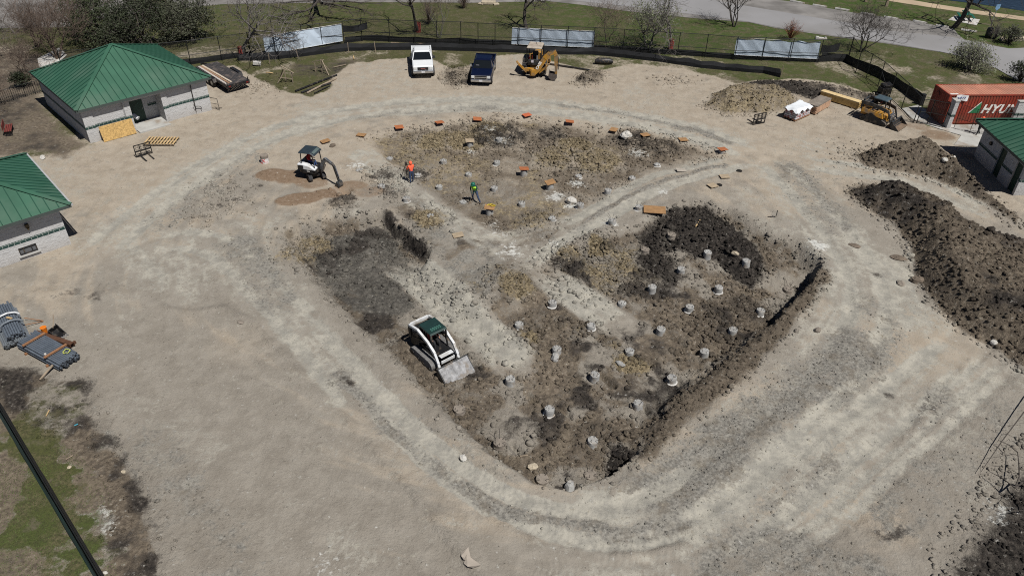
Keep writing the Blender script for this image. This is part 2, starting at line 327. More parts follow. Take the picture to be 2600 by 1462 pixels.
SANDS = [(GP(*p), r, s) for p, r, s in [((745, 450), 1.6, .9), ((700, 445), 1.4, .9), ((790, 465), 1.3, .6), ((770, 505), 1.3, .9), ((830, 495), 1.1, .8), ((740, 512), 1.1, .9), ((890, 475), 1.2, .6), ((935, 490), 1.2, .5), ((2380, 345), 1.5, .6), ((2330, 322), 1.2, .5), ((2440, 395), 1.2, .5)]]
WALL_SHADE = D([(950, 533), (970, 535), (990, 562), (1035, 596), (1088, 630)])  # cut bank whose shade is painted into the soil colour
CROSS = D([(1040, 470), (1160, 555), (1250, 585), (1360, 560), (1440, 560), (1420, 620), (1330, 690), (1210, 770), (1090, 700), (1085, 630), (1010, 560), (970, 520)])
WINDROW = [(D(a), h) for a, h in [([(560, 775), (640, 815), (720, 890), (820, 1000), (930, 1120), (1060, 1260), (1150, 1380), (1200, 1449)], .09), ([(640, 610), (700, 700), (800, 790), (900, 880), (985, 960)], .07), ([(2040, 720), (1930, 850), (1780, 990), (1650, 1120), (1540, 1240)], .06), ([(330, 740), (450, 790), (560, 775)], .06), ([(1240, 1300), (1400, 1380), (1560, 1400), (1720, 1370)], .05), ([(2440, 900), (2360, 1010), (2260, 1120)], .06), ([(700, 300), (560, 375), (420, 460)], .05)]]
TANS = [(GP(x*K, y*K), r, s) for x, y, r, s in [(950, 200, 5, .7), (1330, 185, 5, .7), (1660, 205, 7, .75), (700, 225, 3, .6), (420, 330, 7, .5), (250, 480, 5, .35), (560, 240, 4, .5), (1900, 480, 4, .3), (2350, 850, 4, .6), (2260, 930, 3, .4), (2080, 1060, 2.5, .4), (1980, 350, 4, .4), (620, 870, 3, .5), (300, 620, 4, .3), (900, 1120, 3, .35), (500, 1050, 5, -.08), (700, 1250, 5, -.05), (1100, 1400, 3, -.05), (430, 700, 3, -.1), (130, 640, 3, .4), (2150, 1240, 3, .35), (300, 950, 2, .4), (1700, 1120, 2.5, .5), (1850, 960, 2.5, .5), (2000, 780, 2, .45)]]
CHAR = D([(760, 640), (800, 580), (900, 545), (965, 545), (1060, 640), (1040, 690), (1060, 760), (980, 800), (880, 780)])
PIER_DIPS = [(GP(873, 486), .55, .5)]

_z10 = lambda x, y: GP(1250+x/3.623, 560+y/3.623); _z12 = lambda x, y: GP(1100+x/3.623, 900+y/3.623)
BANK = D([(2062, 640), (2092, 700), (1995, 830), (1855, 955), (1735, 1065), (1628, 1175), (1585, 1150), (1690, 1000), (1790, 915), (1940, 795), (2030, 712)])
TRENCH = [(_z10(*a), _z10(*b)) for a, b in [((1850, 690), (2010, 810)), ((1590, 910), (1780, 1030)), ((1380, 1150), (1470, 1230)), ((350, 870), (460, 970)), ((620, 1080), (770, 1200)), ((1000, 1340), (1110, 1430)), ((1880, 1100), (2080, 1180)), ((1700, 1330), (1790, 1420))]]+[(_z12(*a), _z12(*b)) for a, b in [((1110, 350), (1240, 470)), ((1540, 90), (1660, 200)), ((870, 285), (925, 340)), ((1890, 330), (1990, 410)), ((740, 750), (800, 810))]]
def terrain(X, Y, full=True):
    X = np.asarray(X, np.float32); Y = np.asarray(Y, np.float32)
    wx = (fbm(X, Y, 2.6, 4, 5)-.5)*1.3; wy = (fbm(X, Y, 2.6, 4, 9)-.5)*1.3
    Xw, Yw = X+wx, Y+wy; Xs, Ys = X+wx*.45, Y+wy*.45
    site = sst(-.35, .45, sdist(Xw, Yw, SITE, 6)); near = sst(-30, -5, -np.hypot(X, Y-55)+95-0*X)
    z = (fbm(X, Y, 14, 3, 2)-.5)*.22*site
    rough = .015+.03*site
    # excavation
    sd = sdist(Xs, Ys, PIT, 3)
    q = [1/((X-c[0])**2+(Y-c[1])**2+.6)**1.6 for c in PITCW]; W = sum(q)
    dep = sum(a*c[2] for a, c in zip(q, PITCW))/W; wid = sum(a*c[3] for a, c in zip(q, PITCW))/W
    pit = sst(0, 1, (sd+wid*.35)/wid); pitf = sst(-.3, .5, sd)
    z = z-dep*pit
    lip = np.exp(-((sd+.5)/.35)**2)*.10*(fbm(X, Y, 1.2, 3, 71)); z = z+lip
    bank = np.exp(-((sd-.45)/.75)**2); rough = rough+.10*bank
    bk = sst(-.5, .4, sdist(Xw, Yw, BANK, 3)); rough = rough+.13*bk
    for (ax, ay), (bx, by) in TRENCH:
        d, sd_, al = ldist(X+wx*.25, Y+wy*.25, np.array([[ax, ay], [bx, by]]), 1.2); z = z-.22*np.exp(-(d/.16)**2)+.10*np.exp(-((d-.34)/.14)**2)
    fan = sst(-.6, 1.2, sdist(Xw, Yw, FAN, 3)); z = z-.32*fan
    rough = rough+.085*pitf+.07*fan
    dark = .22*bk; brown = np.maximum(pitf*.72, .8*bk)+fan*(.28+.55*fbm(X, Y, 3, 3, 17)); yel = .0*X+fan*.42*sst(.45, .65, fbm(X, Y, 5, 3, 12))
    z = z+pitf*.30*(fbm(X, Y, 1.9, 4, 101)-.5)+pitf*.10*sst(.5, .62, fbm(X, Y, 2.6, 4, 102)); brown = brown*(1-.75*pitf*sst(.50, .66, fbm(X, Y, 2.3, 5, 103))); dark = np.maximum(dark, .6*pitf*sst(.54, .68, fbm(X, Y, 2.0, 5, 104)))
    for c, r, h, soil in BUMPS:
        m = (np.abs(X-c[0]) < r*2) & (np.abs(Y-c[1]) < r*2)
        if not m.any(): continue
        w = np.exp(-(((Xw[m]-c[0])**2+(Yw[m]-c[1])**2)/(r*r))*1.6)
        z[m] += h*w; rough[m] += .10*w*(h > .15)+.04*w
        ww = sst(.12, .6, w); dark[m] = np.maximum(dark[m], soil[0]*ww); yel[m] = np.maximum(yel[m]*(1-ww*.7), soil[2]*ww); brown[m] = brown[m]*(1-ww)+soil[1]*ww
    hm = .0*X
    for P, h, w, soil, nm in HEAPS:
        s = sdist(Xw, Yw, P, 3)
        g = sst(-.15, w, s); lump = .65+.7*fbm(X, Y, 3.2, 4, 44)
        z = z+h*g*lump; e = sst(-.25, .35, s); hm = np.maximum(hm, e)
        sv = np.clip(soil[0]+1.5*(fbm(X, Y, 3.5, 4, 64)-.5), 0, 1) if soil[0] > .2 else soil[0]
        rough = rough+.17*e; dark = dark*(1-e)+sv*e; brown = brown*(1-e)+soil[1]*e; yel = yel*(1-e)+soil[2]*e
    bnd = sst(-.6, .6, sdist(Xw, Yw, SOILBAND, 3)); dark = np.maximum(dark, bnd*(.30+.55*sst(.34, .66, fbm(X, Y, .9, 5, 8))-.25*sst(.5, .7, fbm(X, Y, 3.0, 3, 18)))); rough = rough+.08*bnd
    dk2 = sst(-.3, 1.6, sdist(Xw, Yw, D([(2440, 1300), (2490, 1215), (2600, 1090), (2760, 1000), (2760, 1600), (2330, 1600), (2360, 1430), (2400, 1350)]), 3))
    dark = np.maximum(dark, .8*dk2); rough = rough+.12*dk2; z = z+dk2*.25*fbm(X, Y, 2.5, 3, 91)
    dk3 = sst(-3, 6, sdist(Xw, Yw, D([(2250, 1420), (2330, 1330), (2440, 1250), (2576, 1050), (2900, 900), (2900, 1800), (2100, 1800), (2150, 1449)]), 7)); dark = np.maximum(dark, .62*dk3*sst(.36, .66, fbm(X, Y, 2.6, 5, 29)))
    lit = sst(-1, 1, sdist(Xw, Yw, LITTER, 3))
    # tracks
    tr = .0*X; strk = .0*X; lane = .0*X
    for P, w, s, ru in TRACKS:
        P = smooth_line(P); d, sd_, al = ldist(X+wx*.3, Y+wy*.3, P, max(4, w+2.5))
        n = fbm(sd_*3.0, al*.22, 1.0, 3, 33)
        body = sst(w*1.18, w*.55, d)
        if ru:
            c = min(.95, w*.55); rut = np.exp(-((np.abs(sd_)-c)/.38)**2)
            lo_ = .2 if w < 1.0 else .38; v = s*body*(lo_+(1.15-lo_)*np.clip(rut*1.15+(n-.5)*1.1, 0, 1)); z = z-.07*rut*sst(w*1.4, w, d)
        else:
            v = s*body*(.72+.9*(n-.5)); z = z-.03*body
            if w < .75: tread = np.sin(al*22+np.abs(sd_)*9)*sst(w, w*.6, d); v = v*(1+.07*tread*sst(.45, .6, fbm(X, Y, 4, 2, 14))); z = z+.006*tread
        v = v*sst(0, 3.5, al)*sst(0, 3.5, al.max()-al)
        if s >= 1.2: lane = np.maximum(lane, np.clip(v, 0, 1))
        tr = np.maximum(tr, v); strk = np.maximum(strk, body*np.abs(n-.5)*2)
        rough = rough*(1-.75*body*min(1, s)); z = z+.025*body*(n-.5)
    keep = 1-sst(.1, .6, hm)
    tr = tr*keep; dark = dark*(1-.75*tr); brown = brown*(1-np.clip(1.05*tr, 0, 1)); yel = yel*(1-.8*tr)
    rr, th = np.hypot((X-1)*.9, Y-44), np.arctan2(Y-44, (X-1)*.9)
    cs = fbm(rr*2.2, th*7.0, 1.0, 4, 88); tr = np.clip(tr+site*(1-pitf)*keep*(.50*(cs-.47)+.10*(np.abs(rr-21) < 6)), 0, 1.2)
    tr = np.maximum(tr, .34*site*sst(.52, .66, fbm(X, Y, 6, 4, 61))*keep*(1-pitf))
    for c, r, s in STAINS:
        w = np.exp(-((Xw-c[0])**2+((Yw-c[1])*1.0)**2)/(r*r)*1.3); dark = np.maximum(dark, s*w*sst(.32, .62, fbm(X, Y, .8, 4, 77))); 
    d, sd_, al = ldist(X+wx*.3, Y+wy*.3, WALL_SHADE, 2); wl = sst(.55, .05, d+.35*(fbm(X, Y, .7, 3, 35)-.5))*sst(0, .8, al)*sst(0, .9, al.max()-al)*sst(.25, .5, fbm(X, Y, 1.1, 3, 34)+.15); dark = np.maximum(dark, .85*wl); rough = rough+.03*wl; tr = tr*(1-wl)  # shade of the cut bank painted in as dark soil
    for P, h in WINDROW:
        d, sd_, al = ldist(X+wx*.35, Y+wy*.35, smooth_line(P), 2); wr = np.exp(-(d/.22)**2)*sst(.32, .55, fbm(X, Y, 1.6, 3, 63)); z = z+h*wr; rough = rough+.05*wr; tr = tr*(1-.6*wr)
    white = .0*X
    for c, r, s in WHITES:
        w = np.exp(-((Xw-c[0])**2+(Yw-c[1])**2)/(r*r)); white = np.maximum(white, s*w)
    rub = .0*X
    for P, w, s in RUBBLE:
        d, sd_, al = ldist(Xw, Yw, smooth_line(P), max(4, w*2.2)); v = s*sst(w*1.5, w*.3, d)*(.55+.9*(fbm(sd_*1.6, al*.35, 1., 3, 52)-.1)); rub = np.maximum(rub, v)
    cr = sst(-.6, 1.0, sdist(Xw, Yw, CROSS, 3)); cv = cr*np.clip(.25+1.2*(fbm(X, Y, 1.8, 4, 58)-.3), 0, 1); rub = np.maximum(rub, .9*cv); brown = np.maximum(brown, .75*cr*sst(.48, .62, fbm(X, Y, 2.4, 4, 59))*(1-np.clip(tr, 0, 1))); dark = np.maximum(dark, .5*cr*sst(.55, .68, fbm(X, Y, 1.5, 4, 60))*(1-np.clip(tr, 0, 1)))
    rub = rub*(1-.85*lane); brown = brown*(1-lane); dark = dark*(1-.9*lane); yel = yel*(1-lane)
    rub = rub*keep; rub = np.maximum(rub, .5*bnd*sst(.4, .6, fbm(X, Y, 2.2, 3, 15))); rough = rough+.035*np.clip(rub, 0, 1)
    sand = .0*X
    for c, r, s in SANDS:
        w = np.exp(-((Xs-c[0])**2+((Ys-c[1])*1.5)**2)/(r*r)*.9); sand = np.maximum(sand, s*sst(.2, .55, w))
    z = z+.12*sand; tr = tr*(1-sand); dark = dark*(1-.8*sand)
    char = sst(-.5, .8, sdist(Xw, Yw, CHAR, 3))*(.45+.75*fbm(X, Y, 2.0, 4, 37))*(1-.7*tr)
    tan = np.clip(sst(36, 60, Y)+(fbm(X, Y, 7, 3, 73)-.5)*1.3+(cs-.5)*1.1+(fbm(X*.5+Y*.9, Y*.25-X*.25, 1.3, 4, 93)-.5)*.9, 0, 1)
    for c, r, s in TANS: tan = tan+s*np.exp(-((Xw-c[0])**2+(Yw-c[1])**2)/(r*r))
    tan = np.clip(tan, 0, 1.3)
    grass = 1-site
    bare = sst(.5, .7, fbm(X, Y, 9, 4, 23))
    yc = GPs([(900, 150)])[0][1]
    lush = np.clip(.32+.55*sst(-6, 14, X)*(Y > 50)+1.1*(fbm(X, Y, 9, 4, 3)-.5)-.05*(Y < 40), 0, 1)
    inner = grass*sst(86, 74, Y)*(Y > 50)                                   # worn strip between fence and dirt
    brown = np.maximum(brown*site, np.clip(inner*(.35+.9*bare), 0, 1)); dark = np.maximum(dark, inner*.6*bare)
    brown = np.maximum(brown, lit*.9); dark = np.maximum(dark, lit*.75*fbm(X, Y, 2, 3, 6))
    brown = np.maximum(brown, grass*(Y < 36)*.8*sst(.42, .56, fbm(X, Y, 2.2, 5, 83))); grass = grass*(1-.55*inner*sst(.42, .6, fbm(X, Y, 4, 4, 67)))*(1-.8*lit)*(1-.6*bnd)*(1-.75*(Y < 36)*sst(.42, .56, fbm(X, Y, 2.2, 5, 83))); lush = lush*(1-.5*inner)
    # small relief
    fine = (fbm(X, Y, .9, 5, 1, .62)-.5)
    chunk = np.abs(fbm(X, Y, .55, 4, 19, .6)-.5)*2
    z = z+rough*(fine*1.5+(chunk-.35)*1.1)*near
    for c, r, d_ in PIER_DIPS:
        w = np.exp(-(((X-c[0])**2+(Y-c[1])**2)/(r*r))**2); z = z-d_*w
    if not full: return z
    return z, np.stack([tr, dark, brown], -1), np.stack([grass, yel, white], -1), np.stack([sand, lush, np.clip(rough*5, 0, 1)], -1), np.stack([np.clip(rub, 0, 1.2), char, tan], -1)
def TH(x, y): return terrain(np.array([x]), np.array([y]), False)[0]
def THs(p): p = np.asarray(p, float); return terrain(p[:, 0], p[:, 1], False)

# ------------------------------------------------------------------ ground material: every soil is a procedural mix, masks say where it lies; the dark one also paints bank shade
def soil_material():
    m = bpy.data.materials.new("soil"); m.use_nodes = True; nt = m.node_tree; N, L = nt.nodes, nt.links; b = N['Principled BSDF']
    geo = N.new('ShaderNodeNewGeometry'); pos = geo.outputs['Position']
    def attr(n):
        a = N.new('ShaderNodeAttribute'); a.attribute_name = n; s = N.new('ShaderNodeSeparateColor'); L.new(a.outputs['Color'], s.inputs[0]); return s.outputs
    def noise(scale, detail=5, rough=.55, vec=pos, off=0):
        t = N.new('ShaderNodeTexNoise'); t.inputs['Scale'].default_value = scale; t.inputs['Detail'].default_value = detail; t.inputs['Roughness'].default_value = rough
        if off:
            v = N.new('ShaderNodeVectorMath'); v.inputs[1].default_value = (off, -off*.7, off*.3); L.new(vec, v.inputs[0]); vec = v.outputs[0]
        L.new(vec, t.inputs['Vector']); return t.outputs[0]
    def math_(op, a, c, cl=False):
        t = N.new('ShaderNodeMath'); t.operation = op; t.use_clamp = cl
        for i, q in enumerate((a, c)):
            if isinstance(q, (int, float)): t.inputs[i].default_value = q
            else: L.new(q, t.inputs[i])
        return t.outputs[0]
    def ramp(v, a, c, lo=0., hi=1.):
        t = N.new('ShaderNodeMapRange'); t.interpolation_type = 'SMOOTHSTEP'; L.new(v, t.inputs[0]); t.inputs[1].default_value = a; t.inputs[2].default_value = c; t.inputs[3].default_value = lo; t.inputs[4].default_value = hi; return t.outputs[0]
    def mix(f, a, c, mode='MIX'):
        t = N.new('ShaderNodeMix'); t.data_type = 'RGBA'; t.blend_type = mode
        if isinstance(f, (int, float)): t.inputs[0].default_value = f
        else: L.new(f, t.inputs[0])
        for i, q in ((6, a), (7, c)):
            if isinstance(q, tuple): t.inputs[i].default_value = (*q, 1)
            else: L.new(q, t.inputs[i])
        return t.outputs[2]
    def broken(mask, n, amp):
        k = math_('ADD', math_('MULTIPLY', n, .45), math_('ADD', math_('MULTIPLY', fin, .33), math_('MULTIPLY', grit, .22)))
        return ramp(math_('ADD', mask, math_('MULTIPLY', math_('SUBTRACT', k, .5), amp*3.4)), .22, .72)
    m1, m2, m3, m4 = attr('m1'), attr('m2'), attr('m3'), attr('m4')
    big, mid, fin, grit = noise(.16, 4), noise(.9, 6, .6), noise(4.5, 6, .62), noise(17, 5, .7)
    mid2, fin2 = noise(1.3, 6, .65, off=40), noise(7., 5, .65, off=23)
    base = mix(ramp(m4[2], .2, .8), (.212, .193, .165), (.282, .243, .194))
    base = mix(ramp(mid, .3, .72), base, mix(ramp(m4[2], .2, .8), (.268, .247, .214), (.352, .312, .256)))
    base = mix(math_('MULTIPLY', ramp(mid2, .52, .70), .5), base, (.165, .148, .128))
    base = mix(math_('MULTIPLY', ramp(fin2, .56, .74), .34), base, (.135, .115, .097))
    pale = mix(ramp(mid2, .35, .65), (.250, .242, .215), (.355, .340, .295))
    pale = mix(math_('MULTIPLY', ramp(fin, .52, .70), .6), pale, (.165, .160, .147))
    c = mix(broken(m1[0], mid2, .9), base, pale)
    rbm = mix(ramp(fin2, .36, .64), (.128, .123, .112), (.250, .240, .215)); rbm = mix(math_('MULTIPLY', ramp(mid2, .44, .66), .75), rbm, mix(ramp(fin, .35, .65), (.105, .092, .076), (.200, .178, .146))); rbm = mix(math_('MULTIPLY', ramp(mid, .56, .72), .7), rbm, (.290, .278, .245)); c = mix(broken(m4[0], mid, 1.15), c, rbm)
    br = mix(ramp(fin, .35, .65), (.078, .064, .050), (.175, .146, .112)); br = mix(math_('MULTIPLY', ramp(mid, .5, .7), .5), br, (.205, .172, .130))
    c = mix(broken(m1[2], mid, .8), c, br)
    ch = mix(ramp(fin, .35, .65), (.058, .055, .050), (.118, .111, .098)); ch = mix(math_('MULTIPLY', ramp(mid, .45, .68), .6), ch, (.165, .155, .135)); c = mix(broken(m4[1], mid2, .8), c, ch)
    ye = mix(ramp(fin, .36, .64), (.155, .125, .080), (.300, .248, .160)); ye = mix(math_('MULTIPLY', ramp(fin2, .5, .68), .7), ye, (.075, .062, .048))
    c = mix(broken(m2[1], mid2, .9), c, ye)
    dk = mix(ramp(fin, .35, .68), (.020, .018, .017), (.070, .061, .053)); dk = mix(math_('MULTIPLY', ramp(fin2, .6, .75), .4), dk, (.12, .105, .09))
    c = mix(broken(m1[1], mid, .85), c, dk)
    sa = mix(ramp(fin, .3, .7), (.160, .112, .075), (.215, .160, .115)); c = mix(broken(m3[0], mid, .5), c, sa)
    wh = mix(ramp(fin, .3, .7), (.33, .34, .33), (.52, .52, .49)); c = mix(broken(m2[2], fin, .8), c, wh)
    gr = mix(m3[1], (.082, .076, .036), (.050, .088, .018)); dry = mix(ramp(fin2, .3, .7), (.138, .118, .072), (.068, .061, .036))
    gr = mix(math_('MULTIPLY', ramp(mid, .42, .62), .8), gr, dry); gr = mix(math_('MULTIPLY', ramp(grit, .42, .66), .55), gr, (.030, .036, .014))
    gr = mix(math_('MULTIPLY', ramp(fin2, .45, .62), .6), gr, (.045, .048, .024)); gr = mix(math_('MULTIPLY', ramp(mid2, .56, .70), .7), gr, (.115, .100, .075))
    c = mix(broken(m2[0], mid2, .7), c, gr)
    c = mix(math_('MULTIPLY', math_('MULTIPLY', ramp(grit, .62, .74), math_('ADD', math_('MULTIPLY', m3[2], .45), .5)), .34), c, (.42, .39, .34)); c = mix(math_('MULTIPLY', math_('MULTIPLY', ramp(grit, .41, .28), math_('ADD', math_('MULTIPLY', m3[2], .6), .4)), .6), c, (.055, .048, .040))
    at = N.new('ShaderNodeAttribute'); at.attribute_name = 'tone'; sp = N.new('ShaderNodeSeparateColor'); L.new(at.outputs['Color'], sp.inputs[0])
    tone = math_('ADD', sp.outputs[0], 1.0)
    sc = N.new('ShaderNodeVectorMath'); sc.operation = 'SCALE'; L.new(c, sc.inputs[0]); L.new(tone, sc.inputs['Scale'])
    L.new(sc.outputs[0], b.inputs['Base Color']); b.inputs['Roughness'].default_value = .95; b.inputs['Specular IOR Level'].default_value = .12
    bp = N.new('ShaderNodeBump'); bp.inputs['Strength'].default_value = 1; 
    h = math_('ADD', math_('MULTIPLY', noise(9, 6, .68), .6), math_('MULTIPLY', grit, .35))
    hh = math_('MULTIPLY', h, math_('ADD', math_('MULTIPLY', m3[2], .17), .045)); L.new(hh, bp.inputs['Height']); bp.inputs['Distance'].default_value = 1.0
    L.new(bp.outputs[0], b.inputs['Normal']); return m
SOIL = soil_material()

def build_ground():
    ys = [6.0]; 
    while ys[-1] < 118: ys.append(ys[-1]+.055*max(1, (ys[-1]/19.)**1.55))
    ys = np.array([-400, -120, -40, -10]+ys+[122, 128, 138, 155, 180, 220, 300, 450, 700, 1200, 2500], float)
    nx = 1240; u = np.linspace(-1, 1, nx)
    u = np.concatenate([[-40, -14, -6, -3, -1.9, -1.4, -1.15], u, [1.15, 1.4, 1.9, 3, 6, 14, 40]])
    half = 8.5+np.clip(ys, 0, 130)*.70
    X = (half[:, None]*u[None, :]).astype(np.float32); Y = np.repeat(ys[:, None], len(u), 1).astype(np.float32)
    ny, nx = X.shape
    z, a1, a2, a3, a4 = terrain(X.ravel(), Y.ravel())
    V = np.stack([X.ravel(), Y.ravel(), z], -1)
    I = np.arange(ny*nx).reshape(ny, nx); F = np.stack([I[:-1, :-1], I[:-1, 1:], I[1:, 1:], I[1:, :-1]], -1).reshape(-1, 4)
    fx, fy = V[F].mean(1)[:, 0], V[F].mean(1)[:, 1]
    own = np.full(len(F), -1); wxy = None
    wx = (fbm(fx, fy, 2.6, 4, 5)-.5)*1.3; wy = (fbm(fx, fy, 2.6, 4, 9)-.5)*1.3
    for k, (P, *_r) in enumerate(HEAPS):
        own[sdist(fx+wx, fy+wy, P, 3) > -.02] = k
    objs = []
    for k in range(-1, len(HEAPS)):
        Fk = F[own == k]
        if not len(Fk): objs.append(None); continue
        used = np.unique(Fk); remap = np.zeros(len(V), np.int32); remap[used] = np.arange(len(used))
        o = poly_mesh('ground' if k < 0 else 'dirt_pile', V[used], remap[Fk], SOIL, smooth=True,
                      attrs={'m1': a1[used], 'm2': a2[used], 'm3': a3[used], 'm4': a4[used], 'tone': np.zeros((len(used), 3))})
        objs.append(o)
    tag(objs[0], kind='structure')
    return objs[0], objs[1:]
GROUND, PILES = build_ground()
# ------------------------------------------------------------------ buildings
def block_material(name, c1, c2, mortar, scale=1.0, bw=.42, bh=.2, stain=.5, bump=.03):
    if name in MATS: return MATS[name]
    m = bpy.data.materials.new(name); m.use_nodes = True; MATS[name] = m; nt = m.node_tree; N, L = nt.nodes, nt.links; b = N['Principled BSDF']
    tc = N.new('ShaderNodeTexCoord'); sp = N.new('ShaderNodeSeparateXYZ'); L.new(tc.outputs['Object'], sp.inputs[0])
    ad = N.new('ShaderNodeMath'); L.new(sp.outputs[0], ad.inputs[0]); L.new(sp.outputs[1], ad.inputs[1])
    cb = N.new('ShaderNodeCombineXYZ'); L.new(ad.outputs[0], cb.inputs[0]); L.new(sp.outputs[2], cb.inputs[1])
    br = N.new('ShaderNodeTexBrick'); L.new(cb.outputs[0], br.inputs['Vector'])
    br.inputs['Color1'].default_value = (*c1, 1); br.inputs['Color2'].default_value = (*c2, 1); br.inputs['Mortar'].default_value = (*mortar, 1)
    br.inputs['Scale'].default_value = 1; br.inputs['Mortar Size'].default_value = .012; br.inputs['Brick Width'].default_value = bw; br.inputs['Row Height'].default_value = bh
    nz = N.new('ShaderNodeTexNoise'); nz.inputs['Scale'].default_value = 1; nz.inputs['Detail'].default_value = 6
    mp = N.new('ShaderNodeMapping'); mp.inputs['Scale'].default_value = (2.6, 2.6, 11.); L.new(tc.outputs['Object'], mp.inputs[0]); L.new(mp.outputs[0], nz.inputs['Vector'])
    rp = N.new('ShaderNodeMapRange'); rp.inputs[1].default_value = .56; rp.inputs[2].default_value = .74; rp.inputs[4].default_value = stain; L.new(nz.outputs[0], rp.inputs[0])
    mx = N.new('ShaderNodeMix'); mx.data_type = 'RGBA'; L.new(rp.outputs[0], mx.inputs[0]); L.new(br.outputs[0], mx.inputs[6]); mx.inputs[7].default_value = (.13, .12, .11, 1)
    # splash dirt near the ground
    zr = N.new('ShaderNodeMapRange'); zr.inputs[1].default_value = .75; zr.inputs[2].default_value = .0; zr.inputs[4].default_value = .5; L.new(sp.outputs[2], zr.inputs[0])
    n3 = N.new('ShaderNodeTexNoise'); n3.inputs['Scale'].default_value = 2.2; n3.inputs['Detail'].default_value = 6; L.new(tc.outputs['Object'], n3.inputs['Vector'])
    ml = N.new('ShaderNodeMath'); ml.operation = 'MULTIPLY'; L.new(zr.outputs[0], ml.inputs[0]); L.new(n3.outputs[0], ml.inputs[1])
    m2 = N.new('ShaderNodeMix'); m2.data_type = 'RGBA'; L.new(ml.outputs[0], m2.inputs[0]); L.new(mx.outputs[2], m2.inputs[6]); m2.inputs[7].default_value = (.2, .165, .125, 1)
    L.new(m2.outputs[2], b.inputs['Base Color']); b.inputs['Roughness'].default_value = .85
    nb = N.new('ShaderNodeTexNoise'); nb.inputs['Scale'].default_value = 14; nb.inputs['Detail'].default_value = 5; L.new(tc.outputs['Object'], nb.inputs['Vector'])
    bp = N.new('ShaderNodeBump'); bp.inputs['Distance'].default_value = bump; L.new(nb.outputs[0], bp.inputs['Height']); L.new(bp.outputs[0], b.inputs['Normal'])
    return m
WHITE_BLOCK = block_material('white_block', (.47, .475, .48), (.44, .445, .45), (.40, .40, .40), stain=.55)
TILE = block_material('green_tile', (.010, .038, .034), (.016, .052, .044), (.32, .35, .33), bw=.32, bh=.32, stain=.15, bump=.004)
ROOF_GREEN = mat('roof_green', (.036, .104, .068), .5, .0, .16, .45, .004, 6, .4, dirt=(.065, .125, .09), dirt_amt=.35)
SEAM_SHADE = mat('seam_shade', (.012, .060, .038), .5, 0, .1, 2)  # darker than the panels: the seam shadow is put into the rib colour
FASCIA = mat('fascia_paint', (.055, .07, .066), .6, 0, .1, 2)
GUTTER = mat('gutter_metal', (.42, .43, .44), .5, .2, .1, 2)
SOFFIT = mat('soffit', (.12, .11, .11), .8, 0, .08, 2)
CONC = mat('concrete', (.36, .36, .345), .9, 0, .14, 1.2, .006, 25, dirt=(.24, .2, .16), dirt_amt=.25)
CONC_W = mat('concrete_pale', (.45, .445, .43), .9, 0, .16, 2.5, .012, 18, dirt=(.25, .21, .17), dirt_amt=.35)
DOOR_GREEN = mat('door_green', (.008, .038, .026), .5, 0, .1, 3)
BLACK = mat('black_paint', (.012, .012, .013), .45, 0, .2, 5, dirt=(.09, .075, .06), dirt_amt=.2)
DARKM = mat('dark_steel', (.035, .035, .037), .5, .5, .2, 6, dirt=(.12, .095, .07), dirt_amt=.3)
WOOD = mat('pine', (.42, .30, .155), .75, 0, .22, 2.5, .004, 30)
WOOD_GREY = mat('weathered_wood', (.24, .195, .145), .85, 0, .25, 3, .005, 30)
OSB = mat('osb', (.43, .28, .105), .8, 0, .35, 9, .004, 40)
PIPE_STEEL = mat('galvanised', (.42, .44, .46), .42, .7, .15, 4)

